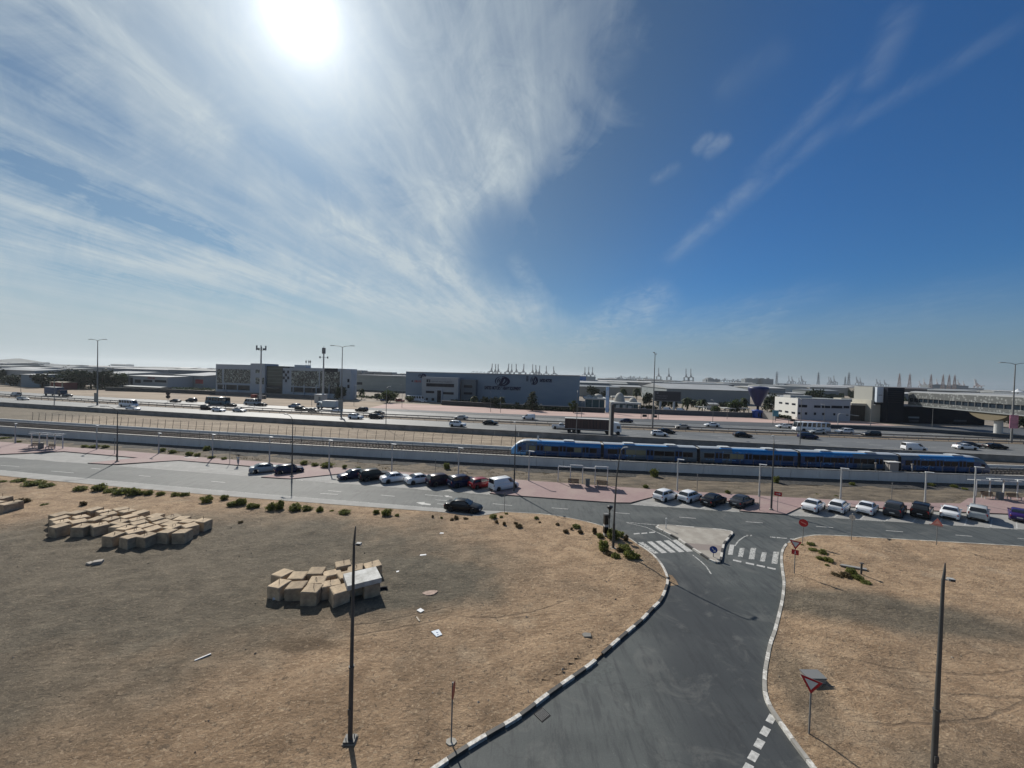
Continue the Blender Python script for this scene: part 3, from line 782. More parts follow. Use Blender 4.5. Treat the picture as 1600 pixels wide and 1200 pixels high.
# ---- verge between pavement and railway wall
kv = MNode('verge_sand', 0.95)
vn = kv.noise(0.7, 7, 0.65, 0, kv.map((0.5, 1.5, 1)))
vc = kv.mix(kv.step(vn, 0.35, 0.68), (0.088, 0.070, 0.050), (0.200, 0.158, 0.110))
vc = kv.mix(kv.math('MULTIPLY', kv.step(kv.noise(7, 8, 0.7), 0.45, 0.65), 0.5), vc, (0.07, 0.062, 0.042))
kv.color(vc); kv.bump(kv.noise(3, 8, 0.7), 0.9, 0.15)
verge = w2(far_px, 0)[:] + [(x, wallY(x) + 0.05) for x in np.linspace(170, -185, 90)]
vp = [(x, y - 0.12) for x, y in w2(far_px, 0)]; 
lot('verge_ground', vp + [(x, wallY(x) + 0.05) for x in np.linspace(150, -175, 90)], (-125, 50, 100, 92), 0.55, amp=0.9, z=0.10, mat=kv.m, margin=2.2)

mb = MB()
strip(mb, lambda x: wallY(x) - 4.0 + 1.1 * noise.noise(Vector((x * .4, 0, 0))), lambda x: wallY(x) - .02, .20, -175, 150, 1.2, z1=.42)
struct('wall_shadow_strip', mb, M('wall_shadow_dark', (.045, .043, .040), .95, var=.6, vs=2.5, bump=1.0, bs=5))  # near-black ragged strip, colour stands in for the shadow below the railway wall
# ---- railway: track bed, concrete wall
kb = MNode('ballast', 0.95)
kb.color(kb.mix(kb.step(kb.noise(9, 6, 0.8), 0.35, 0.7), (0.018, 0.016, 0.015), (0.070, 0.060, 0.053)))
kb.bump(kb.noise(14, 5, 0.8), 1.0, 0.1)
mb = MB(); strip(mb, lambda x: wallY(x) + 0.3, lambda x: trackFar(x) - 0.1, TZ, XL, XR, 4)
struct('track_bed', mb, kb.m)
def offw(d): return lambda x: wallY(x) + d
CW = MNode('wall_concrete', 0.85)
wn1 = CW.noise(0.35, 6, 0.6, 0, CW.map((1, 1, 0.35))); wn2 = CW.noise(2.2, 7, 0.7, 0, CW.map((2.2, 2.2, 0.3)))
CW.color(CW.mix(CW.math('MULTIPLY', CW.step(wn2, 0.5, 0.75), 0.45), CW.mix(CW.step(wn1, 0.3, 0.7), (0.58, 0.57, 0.54), (0.68, 0.67, 0.63)), (0.40, 0.39, 0.36)))
def long_wall(mb, f, x0, x1, z0, z1, th, step=4.0, m=0, gap=0.0):
    n = int((x1 - x0) / step)
    for i in range(n):
        a, b = x0 + (x1 - x0) * i / n, x0 + (x1 - x0) * (i + 1) / n - gap
        mb.add([(a, f(a), z0), (b, f(b), z0), (b, f(b) + th, z0), (a, f(a) + th, z0), (a, f(a), z1), (b, f(b), z1), (b, f(b) + th, z1), (a, f(a) + th, z1)],
               [(0, 1, 5, 4), (2, 3, 7, 6), (4, 5, 6, 7)] + ([(1, 2, 6, 5), (3, 0, 4, 7)] if gap else []), m)
WTOP = 2.12
rw = thing('retaining_wall', 'long pale grey concrete retaining wall holding up the railway track', 'wall', (0, wallY(0), 0))
mb = MB(); long_wall(mb, lambda x: wallY(x) - wallY(0), XL, XR, -0.1, WTOP - 0.13, 0.25, 5.0, gap=0.05); mb.build('wall_panel', CW.m, rw)
mb = MB(); long_wall(mb, lambda x: wallY(x) - 0.1 - wallY(0), XL, XR, WTOP - 0.127, WTOP, 0.45, 5.0); mb.build('coping', M('coping_concrete', (0.42, 0.40, 0.36), 0.85, var=0.2, vs=1), rw)
for d, nm in ((1.0, 'nearer'), (8.45, 'farther')):
    mb = MB(); long_wall(mb, lambda x: wallY(x) + d, XL, XR, TZ, TZ + 0.35, 0.5, 5.0)
    tag(mb.build('cable_trough', M('trough_concrete', (0.36, 0.35, 0.33), 0.85, var=0.2, vs=1)), f'{nm} of the two low pale concrete cable troughs lining the railway', 'cable trough')
mb = MB()
long_wall(mb, lambda x: wallY(x) + 9.15, XL, XR, TZ - .05, PZ + 0.12, 0.3, 5.0)
tag(mb.build('edge_wall', CW.m), 'low concrete wall between the far track and the sandy strip', 'wall')
RAILM = M('rail_steel', (0.16, 0.13, 0.11), 0.4, metal=0.8)
SLP = M('sleeper_concrete', (0.11, 0.10, 0.09), 0.85)
TRK = (3.75, 6.9)
for nm, d0 in (('nearer', TRK[0]), ('farther', TRK[1])):
    t = thing('railway_track', f'{nm} of the two parallel steel rail tracks behind the concrete wall', 'railway track', (0, wallY(0) + d0, TZ), group='railway tracks')
    y0 = wallY(0) + d0
    for s_ in (-0.72, 0.72):
        mb = MB(); long_wall(mb, lambda x: wallY(x) + d0 + s_ - y0, XL, XR, 0.10, 0.26, 0.07, 5.0); mb.build('rail', RAILM, t)
    mb = MB()
    x = -150
    while x < 140:
        mb.box((x, wallY(x) + d0 - y0, 0.05), (0.26, 2.5, 0.12), slope(wallY, x)); x += 0.75
    tag(mb.build('sleeper', SLP, t), kind='stuff')

# fences on both sides of the track
FM = M('fence_metal', (0.085, 0.08, 0.075), 0.6, metal=0.5)
def rail_fence(name_lab, f, z, x0, x1, sp, h, lean):
    t = thing('railway_fence', name_lab, 'fence', (0, f(0), z), group='railway fences')
    n = int((x1 - x0) / sp)
    xs_ = [x0 + (x1 - x0) * i / n for i in range(n + 1)]
    pm = MB(); pm.tube((0, 0, 0), (lean * 0.25, 0, h), 0.045, 0.04, 6); pm.tube((lean * .25, 0, h), (lean * .5, -0.25, h + 0.28), 0.035, 0.03, 5)
    me = pm.mesh('post', FM)
    for x in xs_:
        ob('post', me, t, (x, f(x) - f(0), 0), random.uniform(-.15, .15))
    w = MB()
    for zz_ in (0.12, h * 0.5, h * 0.98):
        for a, b in zip(xs_, xs_[1:]): w.tube((a, f(a) - f(0), zz_), (b, f(b) - f(0), zz_), 0.012, n=3, cap=False)
    w.build('wire', FM, t)
rail_fence('tall thin dark wire fence standing along the far side of the track', lambda x: wallY(x) + 10.0, PZ, -125, 80, 2.15, 1.9, 0.8)
rail_fence('low thin dark fence standing on top of the concrete railway wall', lambda x: wallY(x) + 0.42, 1.95, -70, 125, 2.3, 1.25, 0.0)

# sandy strip between track and highway
kq = MNode('plateau_sand', 0.95)
qn = kq.noise(0.22, 7, 0.65, 0.3, kq.map((0.5, 1.5, 1)))
qc = kq.mix(kq.step(qn, 0.35, 0.65), (0.20, 0.155, 0.108), (0.34, 0.27, 0.195))
qc = kq.mix(kq.math('MULTIPLY', kq.step(kq.noise(1.6, 8, 0.7), 0.5, 0.68), 0.6), qc, (0.115, 0.09, 0.062))
# darker scrubby soil right of the train's middle and at the far left
sx = kq.t.nodes.new('ShaderNodeSeparateXYZ'); kq.lk(kq.co, sx.inputs[0])
qc = kq.mix(kq.math('MULTIPLY', kq.step(kq.math('ADD', sx.outputs[0], kq.math('MULTIPLY', kq.noise(0.05, 3), 20)), 20, 45), 0.8), qc, (0.075, 0.062, 0.05))
qc = kq.mix(kq.math('MULTIPLY', kq.math('SUBTRACT', 1, kq.step(kq.math('ADD', sx.outputs[0], kq.math('MULTIPLY', kq.noise(0.08, 3), 30)), -120, -95)), 0.65), qc, (0.10, 0.088, 0.062))
kq.color(qc); kq.bump(kq.noise(1.3, 8, 0.7), 1.0, 0.35)
mb = MB(); strip(mb, lambda x: trackFar(x) + 0.2, lambda x: barrY(x) + 0.1, PZ, XL - 60, XR, 4)
struct('sand_strip', mb, kq.m)
struct('median', strip(MB(), lambda x: nearFar(x), lambda x: medFar(x), PZ + 0.03, -330, 240, 8), M('median_soil', (0.15, 0.115, 0.08), 0.95, var=0.45, vs=0.5))
kh = asphalt('highway_asphalt', (0.105, 0.108, 0.106), (0.150, 0.152, 0.148), 0.62, 0.3, R(-9))
mb = MB()
strip(mb, lambda x: barrY(x) + 0.4, lambda x: nearFar(x), PZ + 0.004, -330, 240, 8)
strip(mb, lambda x: medFar(x), lambda x: farFar(x), PZ + 0.004, -330, 240, 8)
struct('highway', mb, kh.m)
kf = asphalt('frontage_asphalt', (0.055, 0.06, 0.066), (0.08, 0.086, 0.092), 0.75, 0.2, R(-9))
struct('frontage_road', strip(MB(), lambda x: farFar(x) + 0.6, lambda x: max(frontFar(x), farFar(x) + 3), PZ + 0.006, -60, 240, 8), kf.m)
struct('far_verge', strip(MB(), lambda x: farFar(x) + 0.5, lambda x: farFar(x) + 42, PZ - 0.02, -330, -20, 8), M('far_sand', (0.27, 0.21, 0.15), 0.95, var=0.35, vs=0.12, stretch=(0.3, 1.4, 1)))
struct('far_pavement', strip(MB(), lambda x: max(frontFar(x), farFar(x) + 3) + 0.1, lambda x: max(pinkFar(x), farFar(x) + 12), PZ + 0.01, -60, 150, 8), M('far_pink_paving', (0.40, 0.285, 0.25), 0.9, var=0.25, vs=0.15, stretch=(0.25, 1.4, 1)))
# highway lane markings
hm = MB()
def dashes(f, off, x0, x1, on_, gap, w):
    x = x0
    while x < x1:
        hm.quad(*[(q, f(q) + off + s_, PZ + 0.012) for q, s_ in ((x, -w / 2), (x + on_, -w / 2), (x + on_, w / 2), (x, w / 2))]); x += on_ + gap
for i in range(1, 6): dashes(barrY, 1.6 + 3.65 * i, -220, 200, 3.0, 9.0, 0.22)
for i in range(1, 4): dashes(medFar, 1.2 + 3.6 * i, -260, 220, 4.0, 8.0, 0.28)
for f, o_ in ((barrY, 1.5), (nearFar, -0.8), (medFar, 0.8), (farFar, -0.8)): dashes(f, o_, -260, 220, 11.8, 0.2, 0.18)
struct('highway_markings', hm, PAINT)
# concrete safety wall of the highway
bw = thing('highway_barrier', 'long grey concrete barrier wall along the near edge of the highway', 'barrier', (0, barrY(0), PZ))
GC = M('barrier_concrete', (0.235, 0.228, 0.215), 0.88, var=0.22, vs=0.4, dirt=(0.15, 0.145, 0.135))
mb = MB(); long_wall(mb, lambda x: barrY(x) - barrY(0), -250, 200, -0.1, 1.22, 0.35, 6.0, gap=0.04); mb.build('barrier_panel', GC, bw)
mb = MB(); long_wall(mb, lambda x: barrY(x) - 0.06 - barrY(0), -250, 200, 1.22, 1.38, 0.47, 6.0); mb.build('coping', GC, bw)
# low steel rails at the two edges of the median
for nm, f, o_ in (('nearer', nearFar, 0.5), ('farther', medFar, -0.5)):
    t = thing('guard_rail', f'{nm} low dark steel guard rail along the highway median', 'guard rail', (0, f(0) + o_, PZ), group='median guard rails')
    mb = MB(); long_wall(mb, lambda x: f(x) - f(0), -240, 200, 0.42, 0.75, 0.06, 8.0); mb.build('rail', M('galvanised', (0.20, 0.19, 0.18), 0.6, metal=0.4), t)
    mb = MB(); x = -240
    while x < 200: mb.box((x, f(x) - f(0) + 0.1, 0.35), (0.12, 0.12, 0.7)); x += 4
    tag(mb.build('rail_post', MATS['galvanised'], t), kind='stuff')

# ------------------------------------------------------------------ vehicles
GLASS = M('vehicle_glass', (0.018, 0.022, 0.026), 0.06, spec=0.7)
TYRE = M('tyre_rubber', (0.018, 0.018, 0.018), 0.85)
RIM = M('alloy_rim', (0.32, 0.32, 0.33), 0.35, metal=0.8)
HEADL = M('headlamp_glass', (0.55, 0.57, 0.60), 0.12, spec=0.8)
TAILL = M('tail_lamp', (0.30, 0.012, 0.012), 0.25)
PLATE = M('number_plate_blank', (0.55, 0.55, 0.52), 0.6)
TRIM = M('black_trim', (0.02, 0.02, 0.021), 0.55)
def car_paint(name, col): return M('paint_' + name, col, 0.32, spec=0.35 if max(col) > .2 else 0.22, coat=0.5 if max(col) > .2 else 0.12)
P_ = dict(white=car_paint('white', (0.74, 0.75, 0.76)), silver=car_paint('silver', (0.40, 0.42, 0.42)), black=car_paint('black', (0.008, 0.008, 0.010)),
          navy=car_paint('navy', (0.012, 0.018, 0.055)), grey=car_paint('grey', (0.045, 0.048, 0.055)), red=car_paint('red', (0.24, 0.006, 0.012)),
          purple=car_paint('purple', (0.030, 0.015, 0.10)), plum=car_paint('plum', (0.020, 0.010, 0.022)), beige=car_paint('beige', (0.42, 0.39, 0.34)),
          teal=car_paint('teal', (0.06, 0.12, 0.15)), blue=car_paint('blue', (0.02, 0.05, 0.16)), bluegrey=car_paint('bluegrey', (0.16, 0.22, 0.32)))

CARDEF = dict(
    #        L    W     H    wheelbase r   top of lower body (x in half lengths, z)                                    xr0   xr1   xf1   xf0
    sedan=(4.65, 1.80, 1.44, 2.70, .32, [(-1, .62), (-.975, .90), (-.90, 1.02), (-.66, 1.05), (-.3, .97), (.3, .95), (.45, .95), (.80, .80), (.95, .70), (1, .52)], -.70, -.36, .12, .46),
    hatch=(4.20, 1.77, 1.50, 2.55, .32, [(-1, .60), (-.99, .90), (-.95, 1.02), (-.6, 1.0), (.3, .97), (.50, .97), (.82, .84), (.96, .70), (1, .52)], -.96, -.74, .14, .52),
    suv=(4.70, 1.90, 1.74, 2.75, .37, [(-1, .70), (-.99, 1.05), (-.96, 1.15), (-.6, 1.12), (.3, 1.10), (.46, 1.10), (.84, 1.0), (.97, .86), (1, .60)], -.965, -.82, .14, .46),
    van=(4.60, 1.83, 1.86, 2.85, .33, [(-1, .60), (-.995, 1.0), (-.98, 1.12), (-.6, 1.10), (.3, 1.08), (.62, 1.06), (.88, .90), (.97, .75), (1, .52)], -.985, -.95, .30, .66),
    minibus=(7.0, 2.05, 2.55, 4.0, .40, [(-1, .70), (-.995, 1.2), (-.98, 1.35), (-.6, 1.33), (.3, 1.30), (.86, 1.25), (.93, 1.10), (.98, .85), (1, .55)], -.985, -.96, .70, .90),
    coach=(10.5, 2.5, 3.1, 5.6, .50, [(-1, .75), (-.995, 1.4), (-.985, 1.55), (-.6, 1.5), (.3, 1.5), (.94, 1.45), (.975, 1.20), (.99, .9), (1, .6)], -.985, -.97, .88, .955),
    pickup=(5.2, 1.88, 1.76, 3.1, .38, [(-1, .62), (-.99, 1.0), (-.97, 1.08), (-.28, 1.08), (.3, 1.08), (.40, 1.08), (.84, .98), (.97, .84), (1, .60)], -.22, -.12, .16, .40))
CARM = {}
def car_meshes(kind):
    if kind in CARM: return CARM[kind]
    Ln, Wd, H, wb, wr, top, r0, r1, f1, f0 = CARDEF[kind]
    hl, w = Ln / 2, Wd / 2
    tx = [p[0] * hl for p in top]; tz = [p[1] for p in top]
    ztop = lambda x: float(np.interp(x, tx, tz))
    axles = (-wb / 2 - 0.02 * hl, wb / 2 + 0.02 * hl)
    arch = wr + 0.07
    xs_ = set(tx) | set(np.linspace(-hl, hl, 13))
    for a in axles:
        for k in (-1.02, -1, -.86, -.6, -.3, 0, .3, .6, .86, 1, 1.02): xs_.add(a + k * arch)
    xs_ = sorted(x for x in xs_ if -hl <= x <= hl)
    g = 0.20
    def zb(x):
        z = g + 0.10 * max(0, abs(x) / hl - .85) / .15
        for a in axles:
            d = abs(x - a)
            if d < arch: z = max(z, wr + math.sqrt(arch * arch - d * d))
        return z
    body = MB(); rings = []
    for x in xs_:
        e = max(0.0, (abs(x) / hl - 0.72) / 0.28); ww = w * (1 - 0.16 * e ** 2.2)
        zt = ztop(x); b = min(zb(x), zt - 0.10)
        mid = b + (zt - b) * 0.45
        half = [(0, b), (ww * .90, b), (ww * .985, b + .03), (ww, mid), (ww * .975, zt - .10), (ww * .93, zt - .035), (ww * .82, zt), (0, zt + .02)]
        rings.append([(x, y, z) for y, z in half] + [(x, -y, z) for y, z in half[::-1]][1:-1])
    n = len(rings[0])
    vs = [p for r in rings for p in r]
    fs = [(i * n + j, i * n + (j + 1) % n, (i + 1) * n + (j + 1) % n, (i + 1) * n + j)[::-1] for i in range(len(rings) - 1) for j in range(n)]
    body.add(vs, fs, 0, True)
    body.add(vs, [tuple(range(n)), tuple(range((len(rings) - 1) * n, len(rings) * n))[::-1]], 0)
    # greenhouse
    gb, gt = w * .865, w * (.70 if kind in ('sedan', 'hatch') else .78 if kind in ('suv', 'pickup') else .84)
    X0, X1, X2, X3 = r0 * hl, r1 * hl, f1 * hl, f0 * hl
    b0, b3 = ztop(X0) - .01, ztop(X3) - .01
    zr = H
    st = [(X0, b0, b0 + .02, gb * .96, gb * .93), (X0 * .5 + X1 * .5, ztop((X0 + X1) / 2), (b0 + zr) / 2 + .04, gb, (gb + gt) / 2), (X1, ztop(X1), zr - .03, gb, gt),
          (X1 * .5 + X2 * .5, ztop((X1 + X2) / 2), zr, gb, gt), (X2, ztop(X2), zr - .03, gb, gt), ((X2 + X3) / 2, ztop((X2 + X3) / 2), (b3 + zr) / 2 + .03, gb, (gb + gt) / 2), (X3, b3, b3 + .02, gb * .96, gb * .93)]
    rr = []
    for x, zb_, zt_, yb, yt in st:
        h = [(yb, zb_ - .03), (yt, zt_ - .04 if zt_ - zb_ > .1 else zt_), (yt * .86, zt_), (0, zt_ + .025)]
        rr.append([(x, y, z) for y, z in h] + [(x, -y, z) for y, z in h[::-1]][1:])
    n = len(rr[0])
    body.add([p for r in rr for p in r], [(i * n + j, i * n + j + 1, (i + 1) * n + j + 1, (i + 1) * n + j)[::-1] for i in range(len(rr) - 1) for j in range(n - 1)], 0, True)
    if kind == 'pickup':   # open load bed
        body.box((-.62 * hl, 0, 1.085), (.62 * hl, w * 1.5, .02), m=1)
        for s in (-1, 1): body.box((-.61 * hl, s * w * .86, 1.13), (.70 * hl, .10, .12))
        body.box((-.96 * hl, 0, 1.13), (.08, w * 1.72, .12))
    for s in (-1, 1):   # mirrors and dark sill
        body.box((X3 - .22, s * (gb + .10), ztop(X3) + .08), (.12, .20, .13))
        body.box((0, s * w * .94, .25), (wb - 2 * arch, .06, .10), m=1)
    body.box((hl - .05, 0, .36), (.12, Wd * .62, .16), m=1)
    body.box((-hl + .05, 0, .36), (.12, Wd * .66, .14), m=1)
    # panes
    def pane(pts, nrm): return [Vector(p) + Vector(nrm) * .014 for p in pts]
    ws = MB()
    def inter(a, b, t): return tuple(a[i] + (b[i] - a[i]) * t for i in range(3))
    nf = Vector((zr - b3, 0, X3 - X2)).normalized()
    mid_f = ((X2 + X3) / 2, (b3 + zr) / 2 + .045)
    yb, ym, yt = gb * .88, (gb * .88 + gt * .84) / 2 + .02, gt * .84
    A = (X3 - .03, b3 + .05); Bp = (X2 + .04, zr - .035)
    P3 = [[(A[0], s * yb, A[1]), (mid_f[0], s * ym, mid_f[1]), (Bp[0], s * yt, Bp[1])] for s in (-1, 1)]
    o = nf * .03
    for j in (0, 1): ws.add([Vector(P3[0][j]) + o, Vector(P3[1][j]) + o, Vector(P3[1][j + 1]) + o, Vector(P3[0][j + 1]) + o], [(0, 1, 2, 3)], 0, True)
    rw_ = MB(); nr = Vector((-(zr - b0), 0, X1 - X0)).normalized()
    lo = .42 if kind in ('van', 'minibus', 'coach', 'hatch', 'suv') else .12
    A = (X0 + .02 + (X1 - X0) * (.10 if lo > .2 else 0.08), b0 + (zr - b0) * .14); mid_r = ((X0 + X1) / 2, (b0 + zr) / 2 + .06); Bp = (X1 - .03, zr - .05)
    P3 = [[(A[0], s * yb, A[1]), (mid_r[0], s * ym, mid_r[1]), (Bp[0], s * yt, Bp[1])] for s in (-1, 1)]
    o = nr * .035
    for j in (0, 1): rw_.add([Vector(P3[1][j]) + o, Vector(P3[0][j]) + o, Vector(P3[0][j + 1]) + o, Vector(P3[1][j + 1]) + o], [(0, 1, 2, 3)], 0, True)
    sides = []
    for s in (-1, 1):
        sw = MB()
        def sp(x, t):
            return (x, s * (gb + (gt - gb) * t + .018), ztop(x) + (zr - .05 - ztop(x)) * t)
        xb0, xb1 = X0 + (X1 - X0) * .38 + .06, X3 - (X3 - X2) * .30
        xt0, xt1 = X1 + .02, X2 - .02
        cuts = {'sedan': (.48,), 'hatch': (.46,), 'suv': (.34, .62), 'van': (.80,), 'pickup': (.5,), 'minibus': (.2, .4, .6, .82), 'coach': (.14, .28, .42, .56, .7, .86)}[kind]
        ts = (0,) + cuts + (1,)
        for a, b in zip(ts, ts[1:]):
            if kind == 'van' and a == 0: continue
            pa, pb = a + (.02 if a else 0), b - (.02 if b < 1 else 0)
            q = [sp(xb0 + (xb1 - xb0) * pa, .10), sp(xb0 + (xb1 - xb0) * pb, .10), sp(xt0 + (xt1 - xt0) * pb, .90), sp(xt0 + (xt1 - xt0) * pa, .90)]
            sw.add(q, [(0, 1, 2, 3) if s < 0 else (3, 2, 1, 0)])
        sides.append(sw)
    wl = MB(); wl.lathe([(0, -.11), (wr * .95, -.11), (wr, -.08), (wr, .08), (wr * .95, .11), (0, .11)], n=18)
    rim = MB(); rim.lathe([(0, .115), (wr * .62, .12), (wr * .66, .105)], n=12)
    for i in range(5):
        a = 2 * math.pi * i / 5; rim.box((math.cos(a) * wr * .36, math.sin(a) * wr * .36, .122), (wr * .5, .05, .012), a, m=1)
    for mm in (wl, rim): mm.v = [(x, z, -y) for x, y, z in mm.v]   # axle along y
    hd = MB(); hd.box((0, 0, 0), (.16, .36, .13)); tl = MB(); tl.box((0, 0, 0), (.10, .32, .15 if kind != 'suv' else .3))
    pl = MB(); pl.box((0, 0, 0), (.02, .50, .12))
    d = dict(body=body.mesh('body', [P_['white'], TRIM]), windscreen=ws.mesh('windscreen', GLASS), rear_window=rw_.mesh('rear_window', GLASS),
             side=[s.mesh('side_windows', GLASS) for s in sides], wheel=wl.mesh('wheel', TYRE), rim=rim.mesh('rim', [RIM, TRIM]), head=hd.mesh('headlight', HEADL), tail=tl.mesh('tail_light', TAILL), plate=pl.mesh('number_plate', PLATE),
             axles=axles, hl=hl, w=w, wr=wr, ztop=ztop)
    CARM[kind] = d
    return d
KNAME = dict(sedan='sedan', hatch='hatchback', suv='suv', van='van', minibus='minibus', coach='bus', pickup='pickup_truck')
def car(kind, colr, loc, rz, label, cat, group=None, full=True, name=None):
    d = car_meshes(kind)
    t = thing(name or ('parked_' + KNAME[kind] if full else KNAME[kind]), label, cat, loc, rz, group)
    b = ob('body', d['body'], t); paint(b, P_[colr])
    ob('windscreen', d['windscreen'], t)
    if kind != 'van' or not full: ob('rear_window', d['rear_window'], t)
    elif full: ob('rear_window', d['rear_window'], t)
    for m in d['side']: ob('side_windows', m, t)
    for a in d['axles']:
        for s in (-1, 1):
            wv = ob('wheel', d['wheel'], t, (a, s * (d['w'] - .125), d['wr']), 0 if s < 0 else math.pi)
            if full: ob('rim', d['rim'], wv)
    for s in (-1, 1):
        ob('headlight', d['head'], t, (d['hl'] * .955, s * d['w'] * .64, d['ztop'](d['hl'] * .97) - .09), s * -.35)
        ob('tail_light', d['tail'], t, (-d['hl'] * .965, s * d['w'] * .70, d['ztop'](-d['hl'] * .97) - .16), s * .25)
    if full: ob('number_plate', d['plate'], t, (-d['hl'] - .005, 0, .62))
    return t
GP = 'cars parked in the bays across the service road'
PA = R(38)
def pk(px, py, kind, colr, label, rz=None, cat=None):
    p = G(px, py, 0.006); a = slope(svcFar, p.x) + R(44) if rz is None else rz
    car(kind, colr, p, a, label, cat or {'suv': 'SUV', 'van': 'van'}.get(kind, 'car'), GP)
pk(415, 737, 'sedan', 'silver', 'silver sedan, leftmost of all the parked cars, next to a navy car')
pk(452, 739, 'hatch', 'navy', 'dark navy hatchback beside the silver sedan, behind a tall lamp post')
pk(552, 747, 'sedan', 'navy', 'navy blue sedan at the left end of the row of eight, nose towards the road', rz=PA + math.pi)
pk(585, 749, 'suv', 'black', 'black SUV between the reversed navy sedan and a white sedan')
pk(618, 752, 'sedan', 'white', 'white sedan parked right beside the black SUV in the row of eight')
pk(656, 754, 'sedan', 'white', 'white sedan parked between another white sedan and a dark plum SUV')
pk(690, 757, 'suv', 'plum', 'dark plum SUV to the right of the two white sedans')
pk(723, 759, 'suv', 'navy', 'dark navy SUV next to the red hatchback')
pk(753, 761, 'hatch', 'red', 'red hatchback, the only red car, beside the white panel van')
pk(787, 764, 'van', 'white', 'white panel van at the right end of the row of eight')
pk(1040, 780, 'hatch', 'white', 'white hatchback, first of the four cars right of the shade shelters')
pk(1078, 782, 'hatch', 'white', 'white hatchback parked between another white hatchback and a black sedan')
pk(1115, 787, 'sedan', 'black', 'glossy black sedan with a dark rear window, third of four cars')
pk(1159, 789, 'sedan', 'grey', 'dark grey sedan, last of the four cars, apart from the black one')
pk(1271, 796, 'sedan', 'white', 'white sedan nearest the red arrow sign, its rear to the road')
pk(1311, 798, 'hatch', 'white', 'white hatchback with a black roof window beside the white sedan near the red arrow sign')
pk(1355, 800, 'sedan', 'white', 'white sedan just left of the dark grey SUV')
pk(1398, 803, 'suv', 'grey', 'dark grey SUV between a white sedan and a black SUV')
pk(1440, 805, 'suv', 'black', 'black SUV with its rear to the road, left of a white sedan')
pk(1485, 807, 'sedan', 'white', 'white sedan between the black SUV and the silver SUV')
pk(1528, 809, 'suv', 'silver', 'big silver grey SUV casting a long shadow near the right end')
pk(1592, 811, 'sedan', 'purple', 'dark purple sedan cut by the right edge of the picture')
p = G(724, 798, .006)
car('sedan', 'black', p, slope(svcNear, p.x) + R(-3), 'black sedan stopped alone in the near lay-by facing right', 'car', name='sedan')

# ---- traffic on the highway
HG = 'traffic on the highway'
def hw(px, py, kind, colr, label, far=False, cat=None):
    p = G(px, py, PZ + .02); f = medFar if far else barrY
    car(kind, colr, p, slope(f, p.x) + (0 if not far else math.pi), label, cat or {'suv': 'SUV', 'van': 'van', 'pickup': 'pickup truck', 'minibus': 'minibus', 'coach': 'bus'}.get(kind, 'car'), HG, False)
hw(36, 625, 'sedan', 'silver', 'silver sedan at the far left of the near carriageway below a grey van')
hw(208, 641, 'sedan', 'white', 'white sedan half hidden by the highway barrier in front of a box van')
hw(201, 635.5, 'minibus', 'white', 'white minibus just behind a white sedan on the near carriageway')
hw(324, 640, 'suv', 'black', 'black SUV leading two pale cars on the near carriageway')
hw(342, 643, 'sedan', 'white', 'white sedan right of the black SUV on the near carriageway')
hw(374, 643.5, 'sedan', 'silver', 'silver sedan driving left of the first telecom mast on the near carriageway')
hw(471, 641.5, 'suv', 'black', 'black SUV close to the median, left of the white equipment cabin')
hw(490, 643.5, 'sedan', 'grey', 'dark grey sedan close to the median below the white cabin')
hw(556, 654.5, 'suv', 'white', 'white SUV in the near lanes right of the tall twin lamp mast')
hw(588, 654, 'suv', 'black', 'black SUV in the near lanes following the white SUV')
hw(715, 666.5, 'suv', 'white', 'white SUV alone in the near lanes in front of the grey warehouse')
hw(766, 663.5, 'sedan', 'black', 'low black sedan near the median below the big warehouse emblem')
hw(876, 670, 'pickup', 'white', 'white pickup truck right behind the brown curtain trailer')
hw(1030, 681, 'hatch', 'white', 'white hatchback in the lane ahead of the white lorry cab')
hw(1041, 677, 'sedan', 'black', 'black sedan almost hidden behind the white hatchback beside the tall mast')
hw(1160, 683, 'sedan', 'black', 'black sedan in the near lanes left of the blue inverted cone')
hw(1262, 685.5, 'suv', 'navy', 'dark navy SUV in the near lanes under the white minibus')
hw(1428, 704, 'van', 'white', 'white van half hidden by the barrier in the nearest lane')
hw(1508, 702, 'sedan', 'white', 'white sedan in front of the round white bridge column')
hw(1555, 701, 'sedan', 'black', 'black sedan last on the right in the near lanes')
hw(1514, 698.5, 'sedan', 'grey', 'grey sedan just behind the white sedan by the bridge column')
hw(25, 619, 'van', 'silver', 'grey van at the far left of the far carriageway', True)
hw(105, 620, 'sedan', 'grey', 'dark sedan just right of the blue box truck', True)
hw(274, 628.5, 'sedan', 'grey', 'dark grey sedan on the far carriageway in front of the low shop roofs', True)
hw(299, 628, 'suv', 'grey', 'grey SUV on the far carriageway left of the teal bus', True)
hw(360, 635.5, 'sedan', 'black', 'black sedan below the teal bus on the far carriageway', True)
hw(394, 632.5, 'minibus', 'silver', 'silver minibus beside the base of the first telecom mast', True)
hw(408, 634.5, 'sedan', 'black', 'black sedan in front of the silver minibus on the far carriageway', True)
hw(460, 637, 'suv', 'bluegrey', 'blue grey SUV on the far carriageway right of the glass building entrance', True)
hw(526, 644, 'hatch', 'white', 'white hatchback on the far carriageway below the white box truck', True)
hw(565, 643, 'suv', 'black', 'black SUV on the far carriageway right of the twin lamp mast', True)
hw(590, 648, 'sedan', 'black', 'black sedan on the far carriageway left of a thin lamp post', True)
hw(720, 655, 'sedan', 'silver', 'silver sedan on the far carriageway in front of the warehouse office', True)
hw(826, 655, 'van', 'white', 'white van alone on the far carriageway before the warehouse tree', True)
hw(978, 660, 'sedan', 'navy', 'navy sedan on the far carriageway below the domed pavilion', True)
hw(1066, 669.5, 'sedan', 'beige', 'beige sedan on the far carriageway below the dark billboard', True)
hw(1112, 666.5, 'sedan', 'white', 'white sedan on the far carriageway between billboard and blue cone', True)
